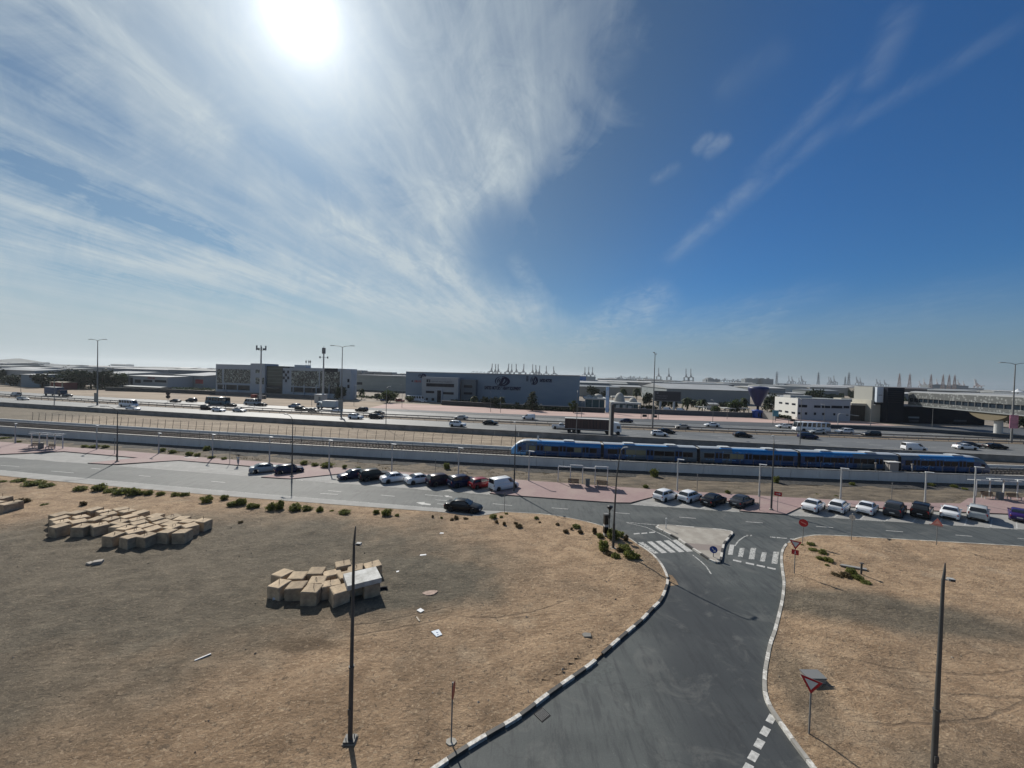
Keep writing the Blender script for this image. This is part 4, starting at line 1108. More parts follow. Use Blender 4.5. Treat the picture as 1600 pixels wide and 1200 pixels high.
hw(1224, 668.5, 'sedan', 'white', 'white sedan on the far carriageway right of the blue cone', True)
hw(1276, 677.5, 'sedan', 'silver', 'silver sedan in front of the white bus', True)
hw(1319, 677.5, 'suv', 'white', 'white SUV on the far carriageway before the grey lattice gate', True)
hw(1361, 682, 'suv', 'black', 'black SUV on the far carriageway before the beige tower', True)
hw(1267, 674.5, 'coach', 'white', 'white bus with a long dark window band on the far carriageway', True)
hw(340, 632, 'coach', 'teal', 'dull teal bus on the far carriageway left of the glass building', True)

# lorry with curtain trailer, blue box truck, white box truck
CURT = M('trailer_curtain', (0.085, 0.048, 0.040), 0.8, var=0.5, vs=2.0, stretch=(4, 1, .15), dirt=(0.03, 0.02, 0.02))
CHAS = M('chassis', (0.02, 0.02, 0.022), 0.8)
def lorry(px_mid, py, f, far, box_len, box_h, box_mat, cab_paint, label, name, wid=2.5, curtain=False):
    p = G(px_mid, py, PZ + .02)
    t = thing(name, label, 'truck', p, slope(f, p.x) + (math.pi if far else 0), HG)
    b = MB(); b.box((0, 0, 1.15 + box_h / 2), (box_len, wid, box_h)); b.box((0, 0, 1.15 + box_h + .03), (box_len + .06, wid + .06, .08), m=1); b.box((0, 0, 1.1), (box_len, wid + .04, .14), m=1)
    if curtain:
        for i in range(14):
            for s in (-1, 1): b.box((-box_len / 2 + (i + .5) * box_len / 14, s * (wid / 2 + .012), 1.2 + box_h / 2), (.05, .03, box_h - .1), m=2)
    b.build('trailer_box' if curtain else 'cargo_box', [box_mat, M('light_trim', (0.45, 0.44, 0.42), 0.6), CHAS], t)
    c = MB(); c.box((-.3, 0, .85), (box_len + 3.0, 1.0, .28)); c.build('chassis', CHAS, t)
    x0 = box_len / 2 + .35
    cb = MB(); cl = 2.1
    prof = [(x0, .75), (x0 + cl, .75), (x0 + cl + .05, 1.5), (x0 + cl - .18, 2.75), (x0 + cl - .6, 3.15), (x0, 3.35 if curtain else 2.6)]
    n = len(prof); vs = [(x, s * wid / 2 * .97, z) for s in (-1, 1) for x, z in prof]
    cb.add(vs, [tuple(range(n)), tuple(range(n, 2 * n))[::-1]] + [(i, i + n, (i + 1) % n + n, (i + 1) % n) for i in range(n)])
    co = cb.build('cab', cab_paint, t)
    g = MB(); g.quad((x0 + cl + .055, -wid * .42, 1.6), (x0 + cl + .055, wid * .42, 1.6), (x0 + cl - .13, wid * .42, 2.65), (x0 + cl - .13, -wid * .42, 2.65)); g.build('windscreen', GLASS, co)
    g = MB()
    for s in (-1, 1): g.box((x0 + cl * .62, s * wid / 2 * .98, 2.05), (.9, .03, .75))
    g.build('side_windows', GLASS, co)
    wl = MB(); wl.lathe([(0, -.14), (.48, -.14), (.52, -.1), (.52, .1), (.48, .14), (0, .14)], n=16); wl.v = [(x, z, -y) for x, y, z in wl.v]; wm = wl.mesh('wheel', TYRE)
    rm = MB(); rm.lathe([(0, .13), (.25, .15), (.28, .145)], n=10); rm.v = [(x, z, -y) for x, y, z in rm.v]; rmm = rm.mesh('rim', RIM)
    ax_ = [x0 + cl * .6] + ([box_len / 2 - 1.2, -box_len / 2 + 1.2, -box_len / 2 + 2.5, -box_len / 2 + 3.8] if curtain else [-box_len / 2 + 1.0])
    for a in ax_:
        for s in (-1, 1): w_ = ob('wheel', wm, t, (a, s * (wid / 2 - .16), .52), 0 if s < 0 else math.pi); ob('rim', rmm, w_)
lorry(918.5, 676.5, barrY, False, 12.6, 2.75, CURT, P_['white'], 'long lorry with a dark brown curtain trailer and a white cab', 'lorry', curtain=True)
lorry(84.5, 618.5, medFar, False, 8.6, 2.9, M('box_blue', (0.015, 0.04, 0.11), 0.5), P_['navy'], 'dark blue box truck on the far carriageway at the left', 'box_truck')
lorry(516, 640, medFar, True, 5.6, 2.3, M('box_white', (0.50, 0.53, 0.52), 0.5), P_['silver'], 'pale box truck on the far carriageway left of the twin lamp mast', 'box_truck', wid=2.2)

# ------------------------------------------------------------------ the metro train
TB = M('train_blue', (0.004, 0.145, 0.40), 0.30, coat=0.7); TD = M('train_dark_blue', (0.004, 0.045, 0.14), 0.45, coat=0.2)
TS = M('train_silver', (0.10, 0.14, 0.175), 0.4, metal=0.3); TG = M('train_window', (0.010, 0.011, 0.014), 0.2, spec=.2); TR = M('train_roof', (0.34, 0.37, 0.40), 0.5, var=.1, vs=1)
TW = M('train_pale_window', (0.16, 0.17, 0.11), 0.25); TK = M('train_under', (0.018, 0.018, 0.02), 0.8); TDOOR = M('train_door_blue', (0.012, 0.075, 0.20), 0.35)
TBL = M('train_light_blue', (0.10, 0.32, 0.62), 0.4)
DC = TRK[0]
def train():
    xa = on(lambda x: wallY(x) + DC - 1.3, 797.5, 3.2); xb = on(lambda x: wallY(x) + DC - 1.3, 1554, 3.2)
    f = lambda x: wallY(x) + DC
    # positions of the joints by equal car length along the track
    N5 = 5; cuts = [xa + (xb - xa) * i / N5 for i in range(6)]
    cuts = [xa] + [on(lambda x: wallY(x) + DC - 1.3, px, 3.2) for px in (942, 1092, 1249, 1406)] + [xb]
    t = thing('metro_train', 'blue and silver five-car metro train on the track behind the concrete wall', 'train', (cuts[2], f(cuts[2]), TZ))
    rnd = random.Random(4)
    for i in range(5):
        A, B = Vector((cuts[i], f(cuts[i]), 0)), Vector((cuts[i + 1], f(cuts[i + 1]), 0))
        c = (A + B) / 2; d = B - A; Lc = d.length - 0.55; a = math.atan2(d.y, d.x)
        hw_, H = 1.32, 3.55
        front, back = i == 0, i == 4
        # cross section, y outwards z up: (y, z)
        sec = [(1.12, .55), (1.26, .75), (hw_, 1.15), (hw_, 2.55), (1.24, 2.95), (1.02, 3.28), (.72, 3.42), (0, 3.46)]
        xs_ = [-Lc / 2, Lc / 2]; b = MB()
        def prof(x):
            """shrink and lower the nose at the ends of the train"""
            e = 0
            if front: e = max(0, (-Lc / 2 + 3.3 - x) / 3.3)
            if back: e = max(0, (x - Lc / 2 + 3.3) / 3.3)
            e = min(e, 1)
            return 1 - .30 * e ** 2.0, 1 - .62 * e ** 2.4
        if front: xs_ = [-Lc / 2 + 3.3 * k for k in (0, .05, .12, .22, .35, .5, .7, 1)] + [Lc / 2]
        if back: xs_ = [-Lc / 2] + [Lc / 2 - 3.3 * k for k in (1, .7, .5, .35, .22, .12, .05, 0)]
        def P(x, j, s):
            sy, sz = prof(x); y, z = sec[j]; return (x, s * y * sy, .55 + (z - .55) * sz)
        bands = [(0, 3, 'low'), (3, 4, 'up'), (4, 7, 'roof')]
        # material by height and zone along the car
        def mat(x, j):
            q = (x + Lc / 2) / Lc
            if j >= 5: return 2 if j >= 6 or not (.22 < q < .72) else 5
            blue_up = {0: .30 < q < .99, 1: q < .22, 2: q > .33, 3: q < .55, 4: .22 < q < .80}[i]
            blue_lo = {0: q > .2, 1: q < .25, 2: q > .35, 3: q < .6, 4: True}[i]
            if i == 0 and q < .16: return 5 if j < 5 and (j < 2 or q < .07) else (1 if j > 3 else 3)
            if j >= 3: return 0 if blue_up else 1
            return 3 if blue_lo else 1
        n_ = 24; xs2 = sorted(set([round(x, 3) for x in xs_] + [round(-Lc / 2 + Lc * k / n_, 3) for k in range(n_ + 1)]))
        for s in (-1, 1):
            for j in range(7):
                for x0, x1 in zip(xs2, xs2[1:]):
                    q = [P(x0, j, s), P(x1, j, s), P(x1, j + 1, s), P(x0, j + 1, s)]
                    b.add(q if s < 0 else q[::-1], [(0, 1, 2, 3)], mat((x0 + x1) / 2, j), True)
        for x, flip in ((xs2[0], 0), (xs2[-1], 1)):
            pts = [P(x, j, -1) for j in range(8)] + [P(x, j, 1) for j in range(6, -1, -1)]
            b.add(pts, [tuple(range(len(pts)))[:: 1 if flip else -1]], 4 if not ((front and not flip) or (back and flip)) else 1)
        for s in (-1, 1):   # light flecks of the livery
            for k in range(26):
                xx = -Lc / 2 + Lc * {0: .32, 1: .16, 2: .30, 3: .42, 4: .3}[i] + rnd.gauss(0, 1.3)
                b.box((xx, s * (hw_ - .018), 2.64 + rnd.random() * .16), (rnd.uniform(.12, .4), .05, rnd.uniform(.05, .14)), m=5 - 4 * rnd.randrange(2))
                b.box((-Lc / 2 + Lc * .25 + rnd.gauss(0, 1.5), s * (hw_ + .004), 1.2 + rnd.random() * .25), (rnd.uniform(.1, .35), .02, rnd.uniform(.05, .12)), m=5)
        body = b.build('carriage', [TB, TS, TR, TD, TK, TBL], t, (c.x - cuts[2], c.y - f(cuts[2]), 0), a)
        # window band with separate panes, doors standing a little proud
        q0 = -Lc / 2 + (3.4 if front else .7); q1 = Lc / 2 - (3.4 if back else .7)
        nb = 3 if (front or back) else 4
        doors = [q0 + (q1 - q0) * (k + .5) / 3 for k in range(3)]
        fr = MB()
        for s in (-1, 1):
            y = s * (hw_ + .012)
            edges = [q0] + [e for dx_ in doors for e in (dx_ - .75, dx_ + .75)] + [q1]
            for x0, x1 in zip(edges[::2], edges[1::2]):
                if x1 - x0 < .4: continue
                nn = max(1, round((x1 - x0) / 1.5)); ww = (x1 - x0) / nn
                for k in range(nn):
                    pale = rnd.random() < .30 and i < 3
                    MB().box((0, 0, 0), (ww - .10, .02, .86)).build('window', TW if pale else TG, body, (x0 + ww * (k + .5), y, 2.0))
            for dx_ in doors:
                dm = MB(); dm.box((0, 0, 1.72), (1.35, .05, 1.95))
                for e in (-.33, .33): dm.box((e, s * .03, 2.05), (.50, .02, .95), m=1)
                dm.build('door', [TDOOR, TG], body, (dx_, s * (hw_ + .02), 0))
        def wheels():
            u_ = MB()
            for e in (-.95, .95):
                for s in (-1, 1):
                    o_ = len(u_.v); u_.lathe([(0, -.06), (.4, -.06), (.4, .06), (0, .06)], n=14)
                    for z in range(o_, len(u_.v)):
                        x_, y_, z_ = u_.v[z]; u_.v[z] = (x_ + e, z_ + s * .72, y_ + .66)
            u_.box((0, 0, .62), (2.6, 1.9, .28)); return u_
        for k in (-1, 1): wheels().build('bogie', TK, body, (k * (Lc / 2 - 2.9), 0, 0))
        MB().box((0, 0, .50), (Lc * .42, 2.1, .42)).build('underfloor_box', TK, body)
        for k in ((-.22, .24) if i in (1, 2, 3) else (.15,)):
            MB().box((0, 0, 3.50), (2.0, 1.5, .14)).box((0, 0, 3.585), (1.7, 1.2, .05), m=1).build('roof_unit', [TR, M('roof_white', (0.55, 0.56, 0.55), 0.5)], body, (Lc * k, 0, 0))
        if i == 0: MB().box((0, 0, 3.80), (.35, .12, .75)).build('roof_antenna', M('roof_white', (0.55, 0.56, 0.55), 0.5), body, (-Lc * .20, 0, 0))
        if front or back:
            s = -1 if front else 1
            g = MB()
            x0, x1 = s * (Lc / 2 - .35), s * (Lc / 2 - 1.9)
            sy0, sz0 = prof(x0); sy1, sz1 = prof(x1)
            pts = [(x0, -.95 * sy0, .55 + 2.1 * sz0), (x0, .95 * sy0, .55 + 2.1 * sz0), (x1, 1.0 * sy1, .55 + 2.75 * sz1), (x1, -1.0 * sy1, .55 + 2.75 * sz1)]
            g.add([(x + s * .05, y, z + .07) for x, y, z in pts], [(0, 1, 2, 3) if s > 0 else (3, 2, 1, 0)])
            for sd_ in (-1, 1): g.box((s * (Lc / 2 - 1.9), sd_ * 1.24, 1.75), (1.0, .06, .75), -s * sd_ * -.12)
            g.build('front_window', TG, body)
        if i < 4:
            gm_ = MB(); e = Lc / 2 + .27; gm_.box((e, 0, 1.9), (.6, 2.1, 2.4)); gm_.build('gangway', M('gangway_rubber', (0.03, 0.03, 0.032), 0.9), body)
            gm_ = MB(); gm_.box((e, 0, 3.14), (.62, 1.5, .10)); gm_.build('gangway_cover', MATS['roof_white'], body)
train()

# trackside cabinet and portal between wall and train
p0 = on(offw(0.9), 1392, 2.2)
t = thing('signal_cabin', 'small pale flat-roofed cabin between wall and train near the train\'s right end', 'cabin', (p0, wallY(p0) + .75, TZ + .35), slope(wallY, p0))
mb = MB(); mb.box((0, 0, 1.0), (1.5, .9, 2.0)); mb.build('body', M('cabin_grey', (0.30, 0.28, 0.26), 0.8), t)
mb = MB(); mb.box((0, 0, 2.06), (2.0, 1.1, .10)); mb.build('roof', M('cabin_white', (0.62, 0.61, 0.58), 0.6), t)
for px, lab in ((1367, 'thin pale trackside post left of the small cabin'), (1424, 'thin pale trackside post right of the small cabin')):
    xx = on(offw(0.8), px, 2.2)
    tag(MB().box((0, 0, .85), (.16, .16, 1.7)).box((0, 0, 1.75), (.34, .22, .12)).build('track_marker_post', MATS['cabin_grey'], None, (xx, wallY(xx) + .7, TZ + .35)), lab, 'post')

# ------------------------------------------------------------------ lamps and posts
GALV = M('lamp_galvanised', (0.20, 0.20, 0.195), 0.6, metal=0.2, var=.2, vs=.5)
DPOLE = M('lamp_dark_steel', (0.085, 0.085, 0.082), 0.6, metal=0.3, var=.25, vs=.6)
WPOLE = M('lamp_white_steel', (0.40, 0.41, 0.40), 0.55, var=.12, vs=1)
HEADM = M('lamp_head_grey', (0.33, 0.34, 0.34), 0.5)
FOOT = M('lamp_footing', (0.34, 0.32, 0.28), 0.9, var=.2, vs=2)
def street_lamp(base, h, az, label, mat=DPOLE, r0=0.11, r1=0.05, arm=1.6, rise=.7, cat='street lamp', group=None, name='street_lamp', foot=.45):
    """single arm road lamp; az is the direction of the arm, counted from +x"""
    t = thing(name, label, cat, base, az, group)
    mb = MB(); mb.tube((0, 0, 0), (0, 0, h * .30), r0, r0 * .97, 10); mb.tube((0, 0, h * .30), (0, 0, h), r0 * .82, r1, 10); mb.tube((0, 0, h * .30 - .03), (0, 0, h * .30 + .05), r0 * 1.18, None, 10)
    mb.box((r0 * .9, 0, 1.1), (.05, .12, .55)); mb.build('pole', mat, t)
    if foot: MB().box((0, 0, .06), (foot, foot, .12)).tube((0, 0, .12), (0, 0, .17), r0 * 1.7, None, 8, 0).build('base', FOOT, t)
    mb = MB(); pts = [(arm * k, 0, h + rise * math.sin(k * math.pi / 2)) for k in (0, .2, .45, .75, 1)]; pts[0] = (0, 0, h - .05)
    mb.path(pts, [r1, r1 * .95, r1 * .85, r1 * .75, r1 * .7]); mb.build('arm', mat, t)
    mb = MB(); mb.box((arm + .34, 0, h + rise + .02), (.75, .26, .11)); mb.box((arm + .38, 0, h + rise - .045), (.5, .2, .04), m=1); mb.build('lamp_head', [HEADM, HEADL], t)
    return t
def at_px(px, py, z=0.0): return G(px, py, z)
NG = 'tall lamps along the service road'
def svc_lamp(px, py, top, az, label):
    b = G(px, py, .12 if py < 900 else .1); h = HT(b, top) - .55
    return street_lamp(b, h, az, label, group=NG, r0=.12, r1=.055)
svc_lamp(183, 721.5, 636, R(200), 'tall dark lamp post on the pink tip between the two leftmost bays')
svc_lamp(456, 744.5, 650, R(150), 'tall dark lamp post right in front of the parked navy hatchback')
svc_lamp(803, 769, 664, R(95), 'tall dark lamp post on pink paving just right of the white van')
svc_lamp(1205, 796.5, 686, R(60), 'tall grey lamp post beside the red arrow sign')
# lamp in the shrubs with a curved neck leaning right, its head towards the road
b = G(958, 858, .1); t = thing('street_lamp', 'tall curved lamp post rising from the green shrubs beside the slip lane', 'street lamp', b, 0, NG)
h = 9.9
mb = MB(); mb.path([(0, 0, 0), (0, 0, 2.6)], .13, 10); mb.path([(0, 0, 2.6), (.04, 0, 5.0), (.14, .1, 7.2), (.38, .25, 9.0), (.60, .4, 9.9)], [.095, .08, .065, .055, .045], 10); mb.box((.13, 0, 1.2), (.05, .12, .6)); mb.build('pole', DPOLE, t)
mb = MB(); mb.tube((.60, .4, 9.88), (.85, .6, 10.02), .04, .035); mb.box((1.1, .76, 10.05), (.65, .2, .08), R(33)); mb.build('lamp_head', HEADM, t)
MB().box((0, 0, .08), (.5, .5, .16)).build('base', FOOT, t)
# the two near lamps, arm pointing away from the camera
def near_lamp(px, py, top_pole, top, label, azim):
    b = G(px, py, .12); h = HT(b, top_pole)
    t = thing('street_lamp', label, 'street lamp', b, azim, NG)
    mb = MB(); mb.tube((0, 0, 0.15), (0, 0, 3.45), .108, .10, 12); mb.tube((0, 0, 3.42), (0, 0, 3.5), .125, None, 12); mb.tube((0, 0, 3.5), (0, 0, h), .088, .055, 12)
    mb.box((0, -.13, 1.45), (.14, .03, .28)); mb.build('pole', DPOLE, t)
    mb = MB(); mb.box((0, 0, .03), (.58, .5, .06), R(8)); mb.build('base', M('footing_dusty', (.27, .23, .18), .95, var=.3, vs=3), t)
    mb = MB(); mb.box((0, 0, .10), (.5, .42, .08), R(8))
    for i in range(4): a = math.pi / 4 + i * math.pi / 2; mb.tube((.2 * math.cos(a), .16 * math.sin(a), .1), (.2 * math.cos(a), .16 * math.sin(a), .26), .02, None, 6)
    mb.build('flange', DPOLE, t)
    hs = HT(b, top); mb = MB(); mb.path([(0, 0, h - .05), (.03, 0, (h + hs) / 2), (.05, .02, hs)], [.06, .045, .02]); mb.build('arm', DPOLE, t)
    mb = MB(); mb.tube((0, 0, h - .02), (.28, 0, h + .02), .03, None, 6); mb.box((.24, -.02, h + .03), (.20, .16, .10)); mb.box((.25, -.11, h + .02), (.14, .03, .07), m=1); mb.build('floodlight', [M('floodlight_grey', (.34, .34, .33), .7), TRIM], t)
near_lamp(547, 1158, 850, 822, 'nearest tall dark lamp post standing in front of the small block pile', R(-6))
near_lamp(1457, 1236, 905, 880, 'nearest tall dark lamp post at the right on the sandy lot', R(-14))

PGR = 'short white lamps along the pink pavement'
def park_lamp(px, py, top, side=1, lab=None):
    b = G(px, py, .13); h = HT(b, top)
    t = thing('pavement_lamp', lab, 'street lamp', b, 0, PGR)
    mb = MB(); mb.tube((0, 0, 0), (0, 0, 1.0), .13, .12, 10); mb.tube((0, 0, 1.0), (0, 0, h), .10, .085, 10); mb.build('pole', WPOLE, t)
    a = R(-25) if side > 0 else R(205)
    mb = MB(); mb.box((.36 * math.cos(a), .36 * math.sin(a), h + .04), (.95, .30, .09), a); mb.box((.40 * math.cos(a), .40 * math.sin(a), h - .015), (.6, .22, .03), a, m=1); mb.build('lamp_head', [M('lamp_head_white', (.62, .63, .62), .45), HEADL], t)
for px, py, top, lab in ((24, 692.5, 662, 'short pavement lamp at the far left edge beside the left shelter'), (151, 702, 665, 'short pavement lamp right of the left shade shelter'),
                         (248, 708.5, 677, 'short pavement lamp midway between left shelter and walking person'), (332, 716, 679, 'short pavement lamp left of the walking person'),
                         (421, 723.5, 683, 'short pavement lamp right behind the silver sedan'), (514, 733, 688, 'short pavement lamp on pink paving left of the row of eight'),
                         (612, 739, 694, 'short pavement lamp behind the third car of the row of eight'), (716, 746, 700, 'short pavement lamp behind the dark navy SUV'),
                         (826, 751, 705, 'short pavement lamp on pink paving right of the white van'), (1058, 767, 718, 'short pavement lamp behind the first of the four cars'),
                         (1186, 776, 726, 'short pavement lamp left of the red arrow sign'), (1313, 783, 732, 'short pavement lamp behind the white hatchback with dark roof window'),
                         (1445, 788, 738, 'short pavement lamp behind the black SUV at the right'), (1522, 787, 730, 'short pavement lamp left of the right shade shelter')):
    park_lamp(px, py, top, 1, lab)
for px, py, top, lab in ((359, 724, 698, 'thin grey post just left of the walking person'), (680, 741, 718, 'thin grey post behind the white sedans'), (179, 709, 685, 'thin grey post beside the leftmost tall lamp'),
                         (1089, 769.5, 742, 'thin grey post behind the second white hatchback'), (1393, 784, 755, 'thin grey post behind the dark grey SUV'), (1186.5, 797, 767, 'thin grey post in front of a short lamp left of the red sign')):
    b = G(px, py, .13); h = HT(b, top)
    tag(MB().tube((0, 0, 0), (0, 0, h), .045, .04, 6).box((0, 0, h), (.12, .12, .10)).build('thin_post', GALV, None, b), lab, 'post', 'thin posts along the pavement')

# highway lamps
HMG = 'twin-arm highway lamps'
def high_mast(px, py, top, label, arms=2, board=None, az=None):
    b = G(px, py, PZ); h = HT(b, top)
    t = thing('highway_lamp', label, 'street lamp', b, slope(medFar, b.x) if az is None else az, HMG)
    MB().tube((0, 0, 0), (0, 0, h * .4), .26, .2, 8).tube((0, 0, h * .4), (0, 0, h), .19, .10, 8).build('pole', GALV, t)
    for s in ((-1, 1) if arms == 2 else (1,)):
        MB().path([(0, 0, h - .1), (s * 1.2, 0, h + .25), (s * 2.9, 0, h + .35)], [.09, .075, .06]).build('arm', GALV, t)
        MB().box((s * 3.5, 0, h + .38), (1.5, .5, .18)).build('lamp_head', HEADM, t)
    if board:
        w, z0, z1, m = board
        MB().box((0, -.35, (z0 + z1) / 2), (w, .12, z1 - z0)).build('board', m, t)
    return t
BGREY = M('board_grey', (.20, .21, .20), .7); BPINK = M('board_pink', (.50, .22, .30), .6, var=.4, vs=.8)
high_mast(152, 633.5, 532, 'twin-arm highway lamp with a grey board, left of the glass building', board=(1.9, 1.2, 4.6, BGREY))
high_mast(533, 652, 542, 'twin-arm highway lamp with a grey board, right of the telecom masts', board=(1.6, 2.6, 5.8, BGREY))
high_mast(1019.5, 669, 554, 'highway lamp left of the dark billboard, its arms seen nearly end-on', board=(1.0, 3.5, 7.0, BGREY), az=R(65))
high_mast(1580, 692, 569, 'twin-arm highway lamp with a small pink board at the right end', board=(2.2, 4.2, 8.0, BPINK), az=R(-4))
HBG = 'thin lamps behind the highway barrier'
for px, py, top, lab in ((61.5, 641, 592, 'thin single lamp post behind the barrier at the far left'), (605, 669, 604, 'thin single lamp post behind the barrier in front of the pale shed'),
                         (893, 679, 611, 'thin single lamp post behind the barrier at the lorry trailer'), (1229, 699, 622, 'thin single lamp post behind the barrier before the white office'),
                         (950.5, 691, 632, None)):
    if lab is None: continue
    b = G(px, py, PZ); b.y = barrY(b.x) + .7; h = HT(b, top) - .35
    street_lamp(b, h, R(80), lab, GALV, .11, .055, 1.5, .35, group=HBG, name='barrier_lamp', foot=0)
FG = 'thin lamps on the far side of the highway'
for px, py, top, lab in ((32.5, 618, 588, 'left of the blue box truck'), (352, 626, 605, 'in front of the glass building\'s left end'), (487, 634, 606, 'right of the white equipment cabin'), (553, 634, 602, 'in front of the pale shed'),
                         (628, 637, 601, 'just left of the big warehouse'), (766.5, 644, 612, 'in front of the warehouse corner'), (782, 645, 613, 'right of the warehouse office block'), (908.5, 653, 628, 'at the right end of the big warehouse'),
                         (1113.5, 660, 625, 'left of the blue inverted cone'), (1207.5, 664, 632, 'beside the teal sign'), (1287.5, 664, 632, 'in front of the white office'), (1360, 668, 632, 'in front of the beige tower'),
                         (1456.5, 668, 636, 'under the footbridge'), (1136, 655, 630, 'between billboard and blue cone')):
    b = G(px, py, PZ); h = HT(b, top) - .3
    street_lamp(b, h, R(265 if px % 2 < 1 else 90), 'thin far lamp post ' + lab, GALV, .09, .05, 1.1, .3, group=FG, name='far_lamp', foot=0)
b = G(1309, 665, PZ); h = HT(b, 646)
t = thing('curved_lamp', 'pale lamp post with a long horizontal arm in front of the white office', 'street lamp', b)
MB().path([(0, 0, 0), (0, 0, h * .9), (.8, 0, h)], .12).build('pole', WPOLE, t); MB().path([(.8, 0, h), (6.5, 0, h - .6)], .09).build('arm', WPOLE, t); MB().box((7, 0, h - .65), (1.2, .4, .15)).build('lamp_head', HEADM, t)

# ------------------------------------------------------------------ signs
SR = M('sign_red', (0.42, 0.012, 0.018), .45); SW = M('sign_white', (0.62, 0.62, 0.60), .5); SB = M('sign_blue', (0.010, 0.045, 0.24), .45); SPK = M('sign_faded_red', (0.62, 0.20, 0.17), .5)
SBK = M('sign_back', (0.16, 0.16, 0.16), .6, metal=.3); SBLK = M('sign_black', (.01, .01, .01), .5)
def disc(mb, c, r, y, m, n=24, rot=0.0):
    vs = [(c[0] + r * math.cos(rot + 2 * math.pi * i / n), y, c[1] + r * math.sin(rot + 2 * math.pi * i / n)) for i in range(n)]
    mb.add(vs, [tuple(range(n))], m)
def ngon(mb, pts, y, m): mb.add([(x, y, z) for x, z in pts], [tuple(range(len(pts)))], m)
def plate(mb, pts, y, th, m, mback):
    """flat sign blade facing -y"""
    n = len(pts)
    mb.add([(x, y, z) for x, z in pts] + [(x, y + th, z) for x, z in pts], [tuple(range(n))], m)
    mb.add([(x, y, z) for x, z in pts] + [(x, y + th, z) for x, z in pts], [tuple(range(n, 2 * n))[::-1]] + [(i, i + n, (i + 1) % n + n, (i + 1) % n) for i in range(n)], mback)
def face(p): return math.atan2(-p[0], p[1]) * 1.0     # rotation turning -y towards the camera
def sign(name, px, py, top, label, shapes, rz=None, z=.12, post=GALV, r=.035, group=None):
    b = G(px, py, z); h = HT(b, top)
    t = thing(name, label, 'road sign', b, face(b) if rz is None else rz, group)
    MB().tube((0, 0, -.1), (0, 0, h - .06), r, None, 8).build('post', post, t)
    shapes(t, h)
    return t
def tri(cx, cz, r, down=True):
    s = -1 if down else 1
    return [(cx + r * math.cos(a), cz + r * math.sin(a)) for a in ([math.pi * 7 / 6, math.pi * 11 / 6, math.pi / 2] if not down else [math.pi / 6, math.pi * 5 / 6, math.pi * 3 / 2])]
def yield_(t, h, z=None, R_=.50):
    z = h - .25 if z is None else z
    mb = MB(); plate(mb, tri(0, z, R_), -.06, .02, 0, 2); ngon(mb, tri(0, z, R_ * .60), -.066, 1); mb.build('sign_blade', [SR, SW, SBK], t)
def s_yield(t, h): yield_(t, h)
sign('give_way_sign', 1264, 1148, 1059, 'red and white give-way triangle on a tall post before a concrete box', s_yield, r=.04)
def s_yield2(t, h):
    yield_(t, h, None, .52)
    mb = MB(); plate(mb, [(-.26, h - 1.22), (.26, h - 1.22), (.26, h - .78), (-.26, h - .78)], -.06, .02, 0, 1)
    mb.box((0, -.068, h - .96), (.05, .006, .20), m=2); mb.box((0, -.068, h - 1.10), (.16, .006, .05), m=2); mb.build('supplementary_plate', [SR, SBK, SW], t)
sign('give_way_sign', 1241, 896, 845, 'give-way triangle above a small red plate at the right kerb', s_yield2)
def s_noentry(t, h):
    mb = MB(); P8 = [(.40 * math.cos(2 * math.pi * i / 20), h - .40 + .40 * math.sin(2 * math.pi * i / 20)) for i in range(20)]
    plate(mb, P8, -.06, .02, 0, 1); mb.box((0, -.066, h - .40), (.50, .006, .11), R(0), m=2, tilt=Matrix.Rotation(R(20), 3, 'Y')); mb.build('sign_blade', [SR, SBK, SPK], t)
sign('no_turn_sign', 1254, 850, 811, 'round red sign with a faded bar at the corner of the right lot', s_noentry)
def s_white(t, h):
    mb = MB(); plate(mb, [(.27 * math.cos(2 * math.pi * i / 16), h - .3 + .3 * math.sin(2 * math.pi * i / 16)) for i in range(16)], -.06, .02, 0, 1)
    mb.box((0, -.068, h - .3), (.05, .006, .28), m=2); mb.box((0, .03, h + .06), (.1, .08, .1), m=0); mb.build('sign_blade', [M('sign_pale', (.55, .52, .46), .5), SBK, M('sign_grey_mark', (.25, .25, .25), .6)], t)
sign('small_round_sign', 1330, 845, 804, 'small pale round sign on a post at the roadside kerb', s_white, r=.03)
def s_warn(t, h):
    mb = MB(); plate(mb, tri(0, h - .32, .52, False), -.06, .02, 0, 1); ngon(mb, tri(0, h - .32, .27, False), -.067, 2)
    mb.box((-.12, -.06, h - .64), (.95, .02, .10), m=3); mb.build('sign_blade', [SPK, SBK, M('sign_salmon', (.70, .36, .30), .5), M('sign_pinkish', (.40, .25, .22), .6)], t)
sign('warning_sign', 1463, 852, 812, 'faded pink warning triangle on a post at the right roadside', s_warn, r=.03)
def s_arrow(t, h):
    mb = MB(); plate(mb, [(-.42, h - .52), (.42, h - .52), (.42, h), (-.42, h)], -.06, .02, 0, 1)
    mb.box((-.04, -.066, h - .26), (.36, .006, .06), m=2); ngon(mb, [(.10, h - .38), (.30, h - .26), (.10, h - .14)], -.068, 2); mb.build('sign_blade', [SR, SBK, SW], t)
sign('arrow_sign', 1214.5, 800, 768.5, 'red rectangular sign with a white arrow on pink paving', s_arrow, z=.13)
def s_keep(t, h):
    mb = MB(); plate(mb, [(.34 * math.cos(2 * math.pi * i / 22), h - .34 + .34 * math.sin(2 * math.pi * i / 22)) for i in range(22)], -.06, .02, 0, 1)
    mb.box((-.03, -.066, h - .31), (.30, .006, .07), m=2, tilt=Matrix.Rotation(R(45), 3, 'Y')); ngon(mb, [(.17, h - .52), (.17, h - .30), (-.05, h - .52)], -.068, 2); mb.build('sign_blade', [SB, SBK, SW], t)
sign('keep_right_sign', 1114.5, 870, 853, 'round blue sign with a white arrow on the traffic island', s_keep, z=.15)
b = G(1040.5, 826, .15); h = HT(b, 810)
